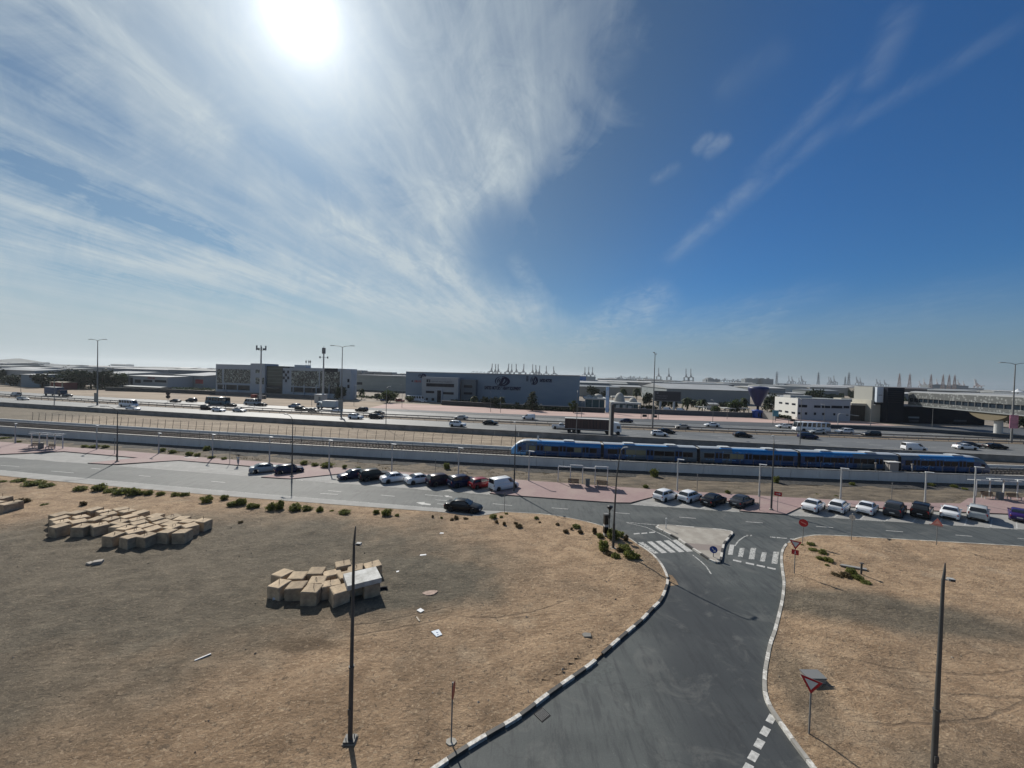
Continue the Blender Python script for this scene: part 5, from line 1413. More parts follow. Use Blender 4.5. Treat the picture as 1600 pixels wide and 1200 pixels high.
tag(MB().tube((0, 0, 0), (0, 0, h), .055, None, 8).box((0, 0, h), (.14, .14, .05)).build('white_post', SW, None, b), 'short white post on the tip of the traffic island', 'post')
def s_edge(t, h):
    mb = MB(); plate(mb, [(.30 * math.cos(2 * math.pi * i / 18), h - .42 + .36 * math.sin(2 * math.pi * i / 18)) for i in range(18)], -.06, .025, 0, 1); mb.build('sign_blade', [SR, M('sign_back_brown', (.09, .05, .045), .6)], t)
sign('edge_on_sign', 705, 1160, 1064, 'thin sign post seen edge-on beside the curved kerb at the bottom', s_edge, rz=R(84), r=.035)
b = G(705, 1160, .1); tag(MB().prism([(.26 * math.cos(a * .9), .2 * math.sin(a * .9)) for a in range(7)], -.05, .06).build('post_footing', FOOT, None, b), 'pale concrete footing round the thin edge-on sign post', 'footing')
def s_small(t, h): MB().box((0, -.04, h - .1), (.12, .03, .28)).build('sign_blade', SBK, t)
sign('lane_marker_post', 788, 802, 770, 'thin dark sign post at the end of the lay-by near the black sedan', s_small, r=.03)
# black and white banded pillar and the pole with a small funnel head behind it
b = G(946, 839, .1); h = HT(b, 803)
t = thing('banded_pillar', 'black pillar with a white band standing among the kerb shrubs', 'pillar', b, R(10))
mb = MB()
for z0, z1, m in ((0, .45, 1), (.45, h * .46, 0), (h * .46, h * .56, 1), (h * .56, h - .1, 0), (h - .1, h, 2)): mb.box((0, 0, (z0 + z1) / 2), (.42 - .01 * m, .40, z1 - z0), m=m)
mb.build('housing', [M('pillar_black', (.010, .010, .011), .4), M('pillar_white', (.5, .49, .47), .6), GALV], t)
MB().box((0, 0, h + .02), (.46, .44, .04)).build('cap', GALV, t)
b = G(951.5, 834, .1); h = HT(b, 790)
t = thing('funnel_post', 'slim dark post with a flared top right behind the banded pillar', 'post', b)
MB().tube((0, 0, 0), (0, 0, h - .7), .05, None, 8).tube((0, 0, h * .55), (0, 0, h * .75), .10, .10, 8).build('post', DPOLE, t)
MB().lathe([(.05, h - .75), (.10, h - .45), (.30, h - .22), (.32, h - .06), (0, h)], n=12).build('head', M('funnel_black', (.02, .02, .022), .5), t)

# ------------------------------------------------------------------ shade shelters, benches, bins
SHM = M('shelter_steel', (.62, .63, .62), .5, var=.1, vs=2)
def shelter(px, py, label, rz, flip=1, group='shade shelters on the pink pavement', n=4):
    b = G(px, py, .13); t = thing('shade_shelter', label, 'shelter', b, rz, group)
    wd = 1.95
    for i in range(n):
        z = 2.95 if i % 2 else 2.45; x0 = (i - n / 2) * wd * flip; yo = -.35 if i % 2 else .45
        xc = x0 + wd / 2 * flip
        mb = MB(); tl = Matrix.Rotation(R(-12), 3, 'X'); mb.box((xc, yo, z), (wd - .06, 1.9, .06), tilt=tl)
        for e in (-.93, .93): mb.box((xc, yo + e * math.cos(R(12)), z - e * math.sin(R(12))), (wd, .07, .13), m=1)
        mb.build('canopy', [M('canopy_sheet', (.55, .56, .56), .6), SHM], t)
    for i in range(n + 1):
        z = 2.9 if i in (1, 2, 3, 4) and i != 0 else 2.4
        x = (i - n / 2) * wd * flip
        mb = MB(); mb.box((x, .05, z / 2), (.13, .13, z)); mb.build('post', SHM, t)
    return t
WOOD = M('bench_wood', (.085, .035, .022), .7, var=.3, vs=5); WHT = M('bench_white', (.5, .5, .48), .6)
def bench(px, py, label, rz):
    b = G(px, py, .13); t = thing('bench', label, 'bench', b, rz, 'wooden benches under the shelters')
    mb = MB()
    for i in range(4): mb.box((0, -.22 + .14 * i, .45), (1.7, .11, .04))
    mb.build('seat', WOOD, t)
    mb = MB()
    for i in range(3): mb.box((0, .26 + .04 * i, .58 + .15 * i), (1.7, .03, .12))
    mb.build('backrest', WOOD, t)
    for s in (-1, 1): MB().box((s * .72, -.2, .21), (.07, .07, .42)).box((s * .72, .26, .30), (.07, .07, .60)).box((s * .72, .03, .41), (.07, .50, .04)).build('leg_frame', WHT, t)
def bin_(px, py, label, rz):
    b = G(px, py, .13); t = thing('litter_bin', label, 'litter bin', b, rz, 'litter bins under the shelters')
    MB().box((0, 0, .5), (.62, .5, 1.0)).build('body', M('bin_grey', (.13, .14, .14), .6), t); MB().box((0, 0, 1.05), (.72, .6, .08)).build('lid', GALV, t)
a = slope(svcFar, 12)
shelter(910, 755.5, 'shade shelter with four flat canopies in the middle of the pink pavement', a)
bench(896, 758, 'red-brown bench under the middle shelter, left of the grey bin', a); bench(941, 761, 'red-brown bench under the middle shelter, right of the grey bin', a); bin_(918, 759.5, 'square grey bin between two benches under the middle shelter', a)
a = slope(svcFar, -85)
shelter(73, 699, 'shade shelter near the left edge with benches on pink paving', a)
bench(52, 700, 'bench under the left shelter, left of its bin', a); bench(78, 702, 'bench under the left shelter, right of its bin', a); bin_(64, 700.5, 'dark bin under the left shelter', a)
a = slope(svcFar, 70)
shelter(1568, 777, 'shade shelter at the right edge in front of the railway wall', a)
bench(1545, 779, 'bench under the right shelter, left of its bin', a); bench(1585, 781, 'bench under the right shelter near the picture edge', a); bin_(1562, 780, 'grey bin under the right shelter', a)
MHM = M('manhole_frame', (.5, .48, .45), .8)
b = G(299, 715, .131); tag(MB().box((0, 0, .006), (2.2, 1.1, .012), m=0).box((0, 0, .014), (1.7, .7, .006), m=1).build('manhole_cover', [MHM, M('manhole_plate', (.28, .2, .19), .8)], None, b, R(-8)), 'pale framed access cover in the pink pavement left of the person', 'manhole cover')

ORD = ['first', 'second', 'third', 'fourth', 'fifth', 'sixth', 'seventh', 'eighth', 'ninth', 'tenth', 'eleventh', 'twelfth', 'thirteenth', 'fourteenth', 'fifteenth', 'sixteenth', 'seventeenth', 'eighteenth', 'nineteenth', 'twentieth'] + \
      ['twenty-' + k for k in ('first', 'second', 'third', 'fourth', 'fifth', 'sixth', 'seventh', 'eighth', 'ninth')] + ['thirtieth'] + ['thirty-' + k for k in ('first', 'second', 'third', 'fourth', 'fifth', 'sixth', 'seventh', 'eighth', 'ninth')] + ['fortieth'] + [f'forty-{k}' for k in ('first', 'second', 'third', 'fourth', 'fifth', 'sixth', 'seventh', 'eighth', 'ninth')]
def order_labels(group, fmt):
    """things of a row told apart by their order from the left"""
    its = sorted([o for o in COL.objects if o.get('group') == group and o.get('category') and '@' in o['label']], key=lambda o: PX(o.location)[0])
    for i, o in enumerate(its): o['label'] = fmt.format(ORD[i])
def row_labels(group, nrow, names, fmt):
    its = sorted([o for o in COL.objects if o.get('group') == group and o.get('category') and '@' in o['label']], key=lambda o: PX(o.location)[1] - (PX(o.location)[0]) * .05)
    k = math.ceil(len(its) / nrow)
    for r_ in range(nrow):
        for i, o in enumerate(sorted(its[r_ * k:(r_ + 1) * k], key=lambda o: PX(o.location)[0])): o['label'] = fmt.format(ORD[i], names[r_])
# ------------------------------------------------------------------ concrete blocks
BLK = M('block_concrete', (.47, .365, .24), .92, var=.32, vs=1.6, bump=.35, bs=9, dirt=(.28, .215, .15))
LOOP = M('rebar', (.06, .035, .025), .8)
def block_mesh(w, d, h, seed):
    rnd = random.Random(seed); c = .045; mb = MB()
    n = 4; 
    def ring(z, ins): 
        x, y = w / 2 - ins, d / 2 - ins
        return [(-x + c, -y, z), (x - c, -y, z), (x, -y + c, z), (x, y - c, z), (x - c, y, z), (-x + c, y, z), (-x, y - c, z), (-x, -y + c, z)]
    rings = [ring(0, .0), ring(h * .35, -.004), ring(h - c, 0), ring(h, c)]
    vs = [(x + rnd.uniform(-.012, .012), y + rnd.uniform(-.012, .012), z + rnd.uniform(-.01, .01) * (z > 0)) for r in rings for x, y, z in r]
    mb.add(vs, [(k * 8 + i, k * 8 + (i + 1) % 8, (k + 1) * 8 + (i + 1) % 8, (k + 1) * 8 + i) for k in range(3) for i in range(8)] + [tuple(range(24, 32))])
    return mb.mesh('block', BLK)
_t = BLK.node_tree; _b = _t.nodes['Principled BSDF']; _src = _b.inputs['Base Color'].links[0].from_socket
_oi = _t.nodes.new('ShaderNodeObjectInfo'); _mr = _t.nodes.new('ShaderNodeMapRange'); _t.links.new(_oi.outputs['Random'], _mr.inputs[0]); _mr.inputs[3].default_value = .74; _mr.inputs[4].default_value = 1.12
_mx = _t.nodes.new('ShaderNodeVectorMath'); _mx.operation = 'SCALE'; _t.links.new(_src, _mx.inputs[0]); _t.links.new(_mr.outputs[0], _mx.inputs['Scale']); _t.links.new(_mx.outputs[0], _b.inputs['Base Color'])
BM = [block_mesh(1.16, 1.16, 1.06, i) for i in range(3)] + [block_mesh(1.3, 1.05, 1.0, 9)]
lm = MB(); lm.path([(-.12, 0, 0), (-.10, 0, .16), (0, 0, .2), (.10, 0, .16), (.12, 0, 0)], .018, 5); LOOPME = lm.mesh('lifting_loop', LOOP)
lm = MB(); lm.tube((0, 0, 0), (.02, 0, .36), .022, .018, 5); PINME = lm.mesh('lifting_pin', LOOP)
def block(p, rz, label, group, rnd, h=1.06, stain=True, pin=None):
    t = thing('concrete_block', label, 'concrete block', (p[0], p[1], .15 + rnd.uniform(-.07, .05)), rz, group)
    if 'two blocks' not in label: t.rotation_euler = (rnd.uniform(-.055, .055), rnd.uniform(-.055, .055), rz)
    ob('body', rnd.choice(BM), t)
    if pin or (pin is None and rnd.random() < .45): ob('lifting_pin' if pin or rnd.random() < .5 else 'lifting_loop', PINME if pin or rnd.random() < .5 else LOOPME, t, (rnd.uniform(-.1, .1), rnd.uniform(-.1, .1), h), rnd.uniform(0, 3))
    return t
tops = [(155, 125), (265, 120), (430, 92), (545, 97), (655, 88), (700, 112), (845, 120), (150, 158), (310, 158), (450, 168), (570, 135), (610, 168), (180, 197), (300, 195), (180, 228), (380, 232), (500, 222), (755, 152), (835, 178), (960, 150), (870, 205), (975, 180),
        (635, 208), (715, 225), (785, 252), (890, 235), (995, 208), (1100, 218), (1085, 170), (1190, 178), (1275, 192), (820, 272), (970, 250), (690, 292), (825, 305), (965, 305), (1075, 288), (1150, 252), (1170, 290), (1265, 235), (1400, 190)]
pos = [G(70 + x / 5.714, 780 + y / 5.714, 1.15) for x, y in tops]
pos = [Vector((p.x, p.y)) for p in pos]
for _ in range(60):
    for i in range(len(pos)):
        for j in range(i):
            d = pos[i] - pos[j]
            if d.length < 1.36:
                m_ = d.normalized() * (1.36 - d.length) / 2 if d.length > 1e-4 else Vector((.01, 0)); pos[i] += m_; pos[j] -= m_
rnd = random.Random(11)
for i, p in enumerate(pos):
    block(p, R(-12) + rnd.uniform(-.34, .34) + (math.pi / 2) * rnd.randrange(2), '@', 'blocks of the wide left cluster', rnd)
t2 = [((265, 275), -20), ((255, 365), -16), ((475, 290), 8), ((440, 400), 4), ((635, 285), 10), ((625, 405), 3), ((690, 325), 12), ((790, 258), 34), ((905, 215), 30), ((985, 275), 38), ((845, 370), 28), ((945, 415), 40), ((1100, 205), 20), ((1240, 175), 34)]
pos = [G(410 + x / 7.619, 860 + y / 7.619, 1.17) for (x, y), a in t2]; pos = [Vector((p.x, p.y)) for p in pos]
slab_c = G(410 + 1160 / 7.619, 860 + 310 / 7.619, 1.5); slab_c = Vector((slab_c.x, slab_c.y))
extra = [slab_c + Vector((-.55, -.30)), slab_c + Vector((.62, -.05))]
pos = pos + extra
for _ in range(80):
    for i in range(len(pos)):
        for j in range(i):
            d = pos[i] - pos[j]
            if d.length < 1.30:
                m_ = d.normalized() * (1.30 - d.length) / 2; pos[i] += m_; pos[j] -= m_
for i, p in enumerate(pos):
    a = t2[i][1] if i < len(t2) else 32
    lab = '@'
    g = 'blocks of the small pile'
    if i == 13: lab, g = 'concrete block with an upright steel pin, rearmost of the small pile', 'blocks of the small pile'
    if i >= len(t2): lab = ('left', 'right')[i - len(t2)] + ' of the two blocks carrying the white slab'
    block(p, R(a), lab, g, rnd, pin=True if i in (5, 10, 13) else (False if i >= len(t2) else None))
sc = (pos[-1] + pos[-2]) / 2
mb = MB(); mb.box((0, 0, .18), (2.4, 1.95, .36)); 
tag(mb.build('white_slab', M('slab_white', (.50, .50, .48), .85, var=.22, vs=1.5, dirt=(.30, .29, .26)), None, (sc.x, sc.y, .15 + 1.075), R(32)), 'thick whitish concrete slab lying on top of two blocks', 'slab')
rnd = random.Random(3)
for px, py, a in ((-6, 792, -10), (10, 795, -8), (4, 784, 5), (22, 792, -20)):
    p = G(px, py + 6, .1); block((p.x, p.y), R(a), '@', 'blocks at the left edge', rnd)
row_labels('blocks of the wide left cluster', 4, ['rearmost', 'second', 'third', 'foremost'], '{} sandy block from the left in the {} row of the wide left cluster')
row_labels('blocks of the small pile', 2, ['rear', 'front'], '{} sandy block from the left in the {} row of the small pile')
order_labels('blocks at the left edge', '{} sandy block from the left of those cut by the left edge')
# rubbish and stones on the lots
def litter(name, px, py, mb, mat, label, rz=0.0, cat='litter', z=.13): 
    p = G(px, py, z + .08); return tag(mb.build(name, mat, None, (p.x, p.y, lot_z(p.x, p.y) + .02), rz), label, cat)
PALE = M('rubbish_pale', (.60, .60, .60), .6)
litter('plastic_sheet', 683, 990, MB().prism([(-.38, -.18), (.28, -.28), (.38, .10), (-.18, .28)], .03, .07, mt=0).box((.0, .0, .075), (.12, .05, .012), .4, m=1).box((.2, -.1, .075), (.08, .06, .012), 1., m=1), [M('sheet_blue_white', (.50, .56, .62), .5), SB], 'bluish white panel with dark spots lying on the sand', R(-40), 'panel')
litter('cardboard_piece', 657, 954, MB().prism([(-.22, -.16), (.2, -.2), (.25, .12), (-.16, .18)], .02, .05), PALE, 'small white sheet on the sand right of the small block pile', R(-30), 'litter')
litter('plank', 653, 968, MB().box((0, 0, .03), (.55, .09, .05)), M('plank_wood', (.42, .36, .28), .8), 'short pale plank on the sand below the small white sheet', R(-55), 'plank')
litter('plank', 317, 1027, MB().box((0, 0, .03), (.75, .07, .05)), PALE, 'thin white lath on the grey ground at the lower left', R(48), 'plank')
litter('paper_scrap', 661, 868, MB().prism([(-.3, -.12), (.28, -.1), (.3, .12), (-.25, .14)], .01, .05), PALE, 'white scrap on the sand above the block pile', R(15))
litter('paper_scrap', 622, 894, MB().prism([(-.16, -.1), (.18, -.08), (.12, .13), (-.14, .1)], .01, .05), PALE, 'small white scrap right of the rearmost pile block', R(20))
litter('paper_scrap', 690, 834, MB().prism([(-.2, -.14), (.22, -.1), (.2, .12), (-.14, .16)], .01, .06), PALE, 'tiny white scrap on the sand below the black sedan', 0)
litter('bottle', 426, 938, MB().tube((0, 0, .1), (.3, .02, .1), .1, .1, 8).tube((.3, .02, .1), (.42, .03, .1), .05, .04, 8), PALE, 'white plastic can beside the front left block of the small pile', .4, 'can')
litter('tyre_scrap', 595, 923, MB().tube((-.2, 0, .12), (.2, .05, .12), .14, .12, 8).tube((.2, .05, .12), (.45, -.05, .1), .12, .16, 8), TYRE, 'dark scrap piece lying right of the small block pile', .5, 'scrap')
litter('broken_block', 153, 882, MB().box((0, 0, .14), (.6, .45, .28), .5).box((-.55, -.1, .08), (.5, .3, .16), -.3), M('rubble_grey', (.34, .31, .27), .9), 'broken concrete lump lying alone in front of the left cluster', 0, 'rubble')
litter('gravel_mound', 672, 927, MB().prism([(.55 * math.cos(a) * (1 + .2 * math.sin(3 * a)), .32 * math.sin(a)) for a in [i * math.pi / 6 for i in range(12)]], .0, .05), M('mound_pale', (.36, .27, .22), .95, var=.3, vs=6), 'low pale patch of spilled mortar on the sand', .3, 'mortar patch')
litter('stone_slab', 917, 994, MB().prism([(-.28, -.16), (.2, -.22), (.3, .1), (-.05, .22), (-.3, .12)], .0, .1), M('stone_grey', (.20, .19, .17), .9), 'flat grey stone on the sand left of the curved kerb', .2, 'stone')
# concrete box behind the give-way sign
p = G(1270, 1064, .17); t = thing('utility_box', 'grey concrete box with paler front behind the nearest give-way sign', 'utility box', p, R(1))
MB().box((0, 0, .16), (1.0, .62, .32)).build('body', M('box_pale', (.26, .235, .20), .9, var=.2, vs=3), t); MB().box((0.02, .02, .36), (1.06, .68, .07)).build('lid', M('lid_grey', (.15, .155, .155), .85), t)
MB().tube((.5, -.42, .05), (.82, -.5, .08), .04, None, 6).build('pipe_stub', DPOLE, t)
# slab with pipe among the right shrubs
p = G(1333, 888, .19); t = thing('chamber_cover', 'flat grey chamber cover beside the shrubs on the right lot', 'chamber cover', p, R(-6))
MB().prism([(-1.0, .25), (.9, -.35), (1.1, -.05), (-.6, .5)][::-1], .02, .13).build('slab', M('slab_grey', (.24, .235, .22), .85), t)
b = G(1345.5, 899, .1); tag(MB().tube((0, 0, 0), (0, 0, HT(b, 880)), .075, None, 8).box((0, 0, HT(b, 880)), (.3, .2, .06)).build('short_post', DPOLE, None, b), 'short dark post right of the flat chamber cover', 'post')

# ------------------------------------------------------------------ shrubs
def leafmat(name, c, var=.45, tr=.38):
    k = MNode(name, .7); k.color(k.mix(k.step(k.noise(3.0, 3), .3, .7), tuple(x * (1 - var) for x in c), tuple(min(1, x * (1 + var)) for x in c)))
    k.b.inputs['Specular IOR Level'].default_value = .25
    tl = k.t.nodes.new('ShaderNodeBsdfTranslucent'); k.lk(k.b.inputs['Base Color'].links[0].from_socket, tl.inputs[0])
    ms = k.t.nodes.new('ShaderNodeMixShader'); ms.inputs[0].default_value = tr; k.lk(k.b.outputs[0], ms.inputs[1]); k.lk(tl.outputs[0], ms.inputs[2]); k.lk(ms.outputs[0], k.t.nodes['Material Output'].inputs[0])
    return k.m
LG = leafmat('shrub_green', (.165, .180, .048)); LB = leafmat('shrub_dry', (.13, .10, .052)); LD = leafmat('tree_dark', (.024, .036, .016), tr=.12); LM = leafmat('tree_mid', (.048, .068, .022)); LP = leafmat('palm_green', (.045, .062, .024))
BARK = M('bark', (.10, .075, .05), .95, var=.3, vs=2)
def leaf_cloud(mb, n, centre, rad, size, rnd, m=0, up=.5, clumps=0):
    cl = None
    if clumps:
        cl = []
        for _ in range(clumps):
            a, b, c = rnd.gauss(0, 1), rnd.gauss(0, 1), rnd.gauss(0, 1); l = math.sqrt(a * a + b * b + c * c); q = rnd.uniform(.35, .85)
            cl.append((a / l * q, b / l * q, c / l * q, rnd.uniform(.22, .42)))
    for _ in range(n):
        if cl:
            c = rnd.choice(cl); v = Vector((rnd.gauss(0, .5), rnd.gauss(0, .5), rnd.gauss(0, .5))) * c[3] + Vector(c[:3])
        else:
            v = Vector((rnd.gauss(0, 1), rnd.gauss(0, 1), rnd.gauss(0, 1))).normalized() * rnd.random() ** .45
        if v.z < -.75: v.z = -.75 + rnd.random() * .3
        p = Vector(centre) + Vector((v.x * rad[0], v.y * rad[1], v.z * rad[2]))
        d = (Vector((rnd.gauss(0, 1), rnd.gauss(0, 1), rnd.gauss(0, 1) + up))).normalized(); e = d.orthogonal().normalized()
        e = (Matrix.Rotation(rnd.random() * 6.28, 3, d) @ e); s = size * rnd.uniform(.6, 1.4); w = s * rnd.uniform(.35, .6)
        f = d.cross(e)
        mb.add([p - e * s * .5 - f * w * .3, p + f * w * .5, p + e * s * .5, p - f * w * .5], [(0, 1, 2, 3)], m)
SHR = []
for i in range(5):
    rnd = random.Random(40 + i); mb = MB()
    leaf_cloud(mb, 620, (0, 0, .30), (.62, .62, .36), .15, rnd, up=.6, clumps=9); leaf_cloud(mb, 500, (0, 0, .26), (.55, .55, .33), .15, rnd, up=.6)
    st = MB()
    for k in range(9): a = rnd.random() * 6.28; st.tube((0, 0, 0), (.35 * math.cos(a), .35 * math.sin(a), rnd.uniform(.25, .5)), .015, .008, 4)
    SHR.append((mb.mesh('foliage', LG), st.mesh('stems', BARK)))
rnd = random.Random(5)
def shrub(px, py, w, hgt, label, group, dry=False, z=.12):
    p = G(px, py, z); dist = p.y
    s = w / FPX * dist / 1.3 * .95
    sh = hgt / FPX * dist / .68
    s *= rnd.uniform(.8, 1.2); sh *= rnd.uniform(.75, 1.25)
    t = thing('desert_shrub', label, 'shrub', (p.x, p.y, z - .03), rnd.uniform(0, 6.28), group, (s, s, max(.3, sh)))
    f, st = rnd.choice(SHR)
    o = ob('foliage', f, t); ob('stems', st, t)
    if dry: paint(o, LB)
SG1 = 'low green shrubs along the sandy kerb'
for px, py, w, h in ((3, 755, 14, 5), (28, 754, 26, 7), (53, 758, 30, 10), (73, 761, 24, 8), (126, 767, 24, 11), (154, 767, 26, 11), (172, 770, 22, 10), (190, 772, 32, 12), (208, 774, 24, 11), (221, 773, 12, 6), (232, 773, 16, 9), (251, 774, 16, 8), (275, 777, 20, 8), (289, 777, 18, 10),
                     (323, 785, 20, 11), (351, 781, 12, 10), (365, 790, 20, 9), (377, 789, 20, 11), (393, 794, 22, 11), (402, 794, 10, 9), (424, 797, 20, 12), (437, 796, 20, 13), (461, 797, 24, 12), (480, 798, 15, 9), (500, 801, 16, 10), (518, 800, 8, 5), (538, 804, 22, 9), (588, 803, 14, 9), (604, 806, 24, 11), (620, 807, 10, 6),
                     (770, 810, 13, 7), (783, 810, 8, 6), (791, 805, 8, 5)):
    shrub(px, py, w, h, '@', SG1)
for px, py, w, h in ((35, 786, 18, 9), (69, 790, 14, 4), (130, 790, 14, 7), (248, 793, 9, 4), (376, 817, 9, 4), (676, 809, 5, 5), (690, 811, 5, 4), (706, 814, 7, 6), (713, 812, 8, 8), (728, 813, 10, 5), (776, 817, 7, 5), (788, 821, 8, 7), (806, 819, 9, 4), (811, 824, 12, 5), (438, 826, 9, 4), (543, 832, 9, 4)):
    shrub(px, py, w, h, '@', 'small tufts scattered on the sand', dry=(px % 3 != 0))
for px, py, w, h, dry in ((838, 813, 11, 7, 0), (843, 818, 6, 4, 1), (871, 821, 8, 7, 1), (884, 832, 12, 7, 1), (901, 825, 16, 9, 0), (893, 828, 6, 4, 1), (907, 833, 11, 6, 1), (929, 834, 10, 11, 1), (938, 841, 13, 10, 0)):
    shrub(px, py, w, h, '@', 'tufts left of the banded pillar', bool(dry))
for px, py, w, h, dry, lab in ((958, 843, 22, 17, 0, 'tall green shrub right behind the curved lamp post'), (969, 838, 16, 12, 0, 'green shrub between the curved lamp post and the kerb'), (978, 845, 11, 11, 1, 'dry brown tuft at the kerb right of the curved lamp'),
                          (943, 861, 17, 17, 0, 'rounded green shrub left of the curved lamp foot'), (951, 868, 14, 9, 1, 'olive tuft touching the curved lamp foot'), (962, 873, 20, 10, 0, 'low green shrub directly in front of the curved lamp foot'),
                          (976, 861, 22, 12, 0, 'dark green shrub right of the curved lamp post'), (983, 873, 26, 16, 0, 'large bright green shrub at the lower right of the lamp shrubs'), (994, 874, 18, 11, 0, 'rightmost green shrub of those around the curved lamp'), (968, 863, 14, 7, 1, 'reddish dry shrub just right of the curved lamp foot')):
    shrub(px, py, w, h, lab, 'shrubs around the curved lamp', bool(dry))
for px, py, w, h, dry in ((1267, 853, 13, 7, 0), (1270, 861, 15, 7, 0), (1285, 866, 18, 11, 0), (1281, 874, 14, 7, 0), (1295, 878, 16, 7, 0), (1292, 884, 7, 3, 0), (1253, 852, 6, 3, 1)):
    shrub(px, py, w, h, '@', 'shrubs at the right corner')
for px, py, w, h, dry in ((1308, 901, 22, 7, 1), (1322, 902, 20, 9, 1), (1330, 897, 16, 9, 0), (1340, 906, 22, 9, 0), (1352, 912, 18, 8, 0), (1317, 897, 12, 6, 1)):
    shrub(px, py, w, h, '@', 'shrubs at the chamber cover', bool(dry))
for px, py, w, h in ((8, 686, 16, 4), (30, 691, 8, 3), (132, 699, 10, 4), (148, 699, 16, 5), (165, 700, 10, 5), (254, 706, 10, 7), (270, 708, 12, 6), (296, 712, 12, 8), (308, 713, 14, 7), (330, 716, 12, 6), (350, 718, 8, 4), (475, 726, 16, 7), (492, 728, 12, 5), (510, 730, 22, 9), (538, 732, 10, 7), (560, 734, 10, 6), (1009, 762, 10, 7), (1137, 771, 9, 6), (1277, 774, 5, 4), (1306, 776, 6, 3)):
    shrub(px, py, w, h, '@', 'shrubs on the railway verge', z=.1)
for px, py, w, h in ((323, 703, 12, 11), (698, 731, 14, 10), (1022, 744, 14, 14), (1212, 753, 13, 12), (1331, 757, 10, 9), (1455, 759, 10, 9), (1491, 761, 9, 9), (1507, 764, 9, 7)):
    shrub(px, py + 2, w, h, '@', 'dark bushes at the railway wall', z=.1)
order_labels(SG1, '{} low green shrub from the left in the row along the sandy kerb')
order_labels('small tufts scattered on the sand', '{} small tuft from the left scattered on the sand below the kerb')
order_labels('tufts left of the banded pillar', '{} loose tuft from the left between lay-by and banded pillar')
order_labels('shrubs at the right corner', '{} green shrub from the left in the small row behind the give-way sign')
order_labels('shrubs at the chamber cover', '{} spreading shrub from the left in front of the flat chamber cover')
order_labels('shrubs on the railway verge', '{} low green verge shrub from the left between pavement and railway wall')
order_labels('dark bushes at the railway wall', '{} dark bush from the left at the foot of the railway wall')
# scrubby ground cover of dry twigs on the verge and stones on the lots: nobody could count them
rnd = random.Random(8); mb = MB()
for _ in range(5200):
    x = rnd.uniform(-70, 75); y0, y1 = svcFar(x) + 9.5, wallY(x) - .4
    y = rnd.uniform(y0, y1)
    if PX((x, y, 0))[1] > float(np.interp(PX((x, y, 0))[0], [a for a, b in far_px], [b for a, b in far_px])) - 1.5: continue
    dens = noise.noise(Vector((x * .25, y * .4, 0)))
    if dens < -.05 or (x > 15 and dens < .25): continue
    for k in range(3):
        a = rnd.random() * 6.28; l = rnd.uniform(.08, .32)
        mb.add([(x, y, .08), (x + .05, y + .03, .08), (x + l * math.cos(a) * .6, y + l * math.sin(a) * .6, .1 + l)], [(0, 1, 2)], 0)
tag(mb.build('dry_grass', LB), 'dry twiggy grass on the verge before the railway wall', 'grass', kind='stuff')
mb = MB(); rnd = random.Random(9)
for i in range(2300):
    r_ = rnd.random()
    x = rnd.uniform(-46, 11) if r_ < .75 else rnd.uniform(12, 45); y = 11 + 34 * rnd.random() ** 1.2
    if inside_dist(np.array([x]), np.array([y]), left_poly if r_ < .75 else right_poly)[0] < .5: continue
    s = rnd.uniform(.02, .05) * (1 if rnd.random() < .93 else 2.0); z = lot_z(x, y) - .01
    o = rnd.random() * 6; n_ = 5
    vs = [(x + s * math.cos(o + 6.28 * k / n_) * rnd.uniform(.7, 1.2), y + s * math.sin(o + 6.28 * k / n_) * rnd.uniform(.7, 1.2), z) for k in range(n_)] + [(x, y, z + s * rnd.uniform(.5, .9) + .02)]
    mb.add(vs, [(k, (k + 1) % n_, n_) for k in range(n_)], 0 if rnd.random() < .6 else 1)
tag(mb.build('stones', [M('stone_pale', (.30, .26, .21), .9), M('stone_dark', (.10, .085, .07), .9)]), 'small stones scattered over the sandy lots', 'stones', kind='stuff')

# ------------------------------------------------------------------ person
def skinned(name, joints, edges, mat, parent, sub=2, root=0):
    me = bpy.data.meshes.new(name); me.from_pydata([j[:3] for j in joints], edges, []); me.update(); me.materials.append(mat)
    o = bpy.data.objects.new(name, me); COL.objects.link(o); o.parent = parent
    m = o.modifiers.new('skin', 'SKIN'); m.use_smooth_shade = True
    for i, j in enumerate(joints):
        v = me.skin_vertices[0].data[i]; v.radius = (j[3], j[4] if len(j) > 4 else j[3]); v.use_root = i == root
    o.modifiers.new('sub', 'SUBSURF').levels = sub; o.modifiers['sub'].render_levels = sub
    return o
pb = G(372, 727, .13)
t = thing('person', 'person in white top and pale trousers walking with arms raised to a dark head load', 'person', pb, R(-70))
# y forward of the body is +x here: walking, one leg ahead
SKIN = M('skin', (.16, .085, .05), .6)
J = [(0, 0, .95, .13, .11), (0, 0, 1.15, .12, .10), (0, 0, 1.36, .15, .10), (0, 0, 1.47, .06), (.01, 0, 1.55, .065), (.02, 0, 1.66, .095), (.02, 0, 1.74, .075),
     (0, .17, 1.42, .055), (.16, .27, 1.50, .045), (.08, .22, 1.74, .035), (.06, .16, 1.82, .03), (0, -.17, 1.42, .055), (.16, -.27, 1.50, .045), (.08, -.22, 1.74, .035), (.06, -.16, 1.82, .03),
     (0, .09, .88, .095), (.14, .10, .50, .065), (.26, .10, .10, .045), (.40, .11, .04, .035), (0, -.09, .88, .095), (-.10, -.10, .50, .065), (-.32, -.10, .14, .045), (-.24, -.10, .04, .035)]
E = [(0, 1), (1, 2), (2, 3), (3, 4), (4, 5), (5, 6), (2, 7), (7, 8), (8, 9), (9, 10), (2, 11), (11, 12), (12, 13), (13, 14), (0, 15), (15, 16), (16, 17), (17, 18), (0, 19), (19, 20), (20, 21), (21, 22)]
skinned('body', J, E, SKIN, t)
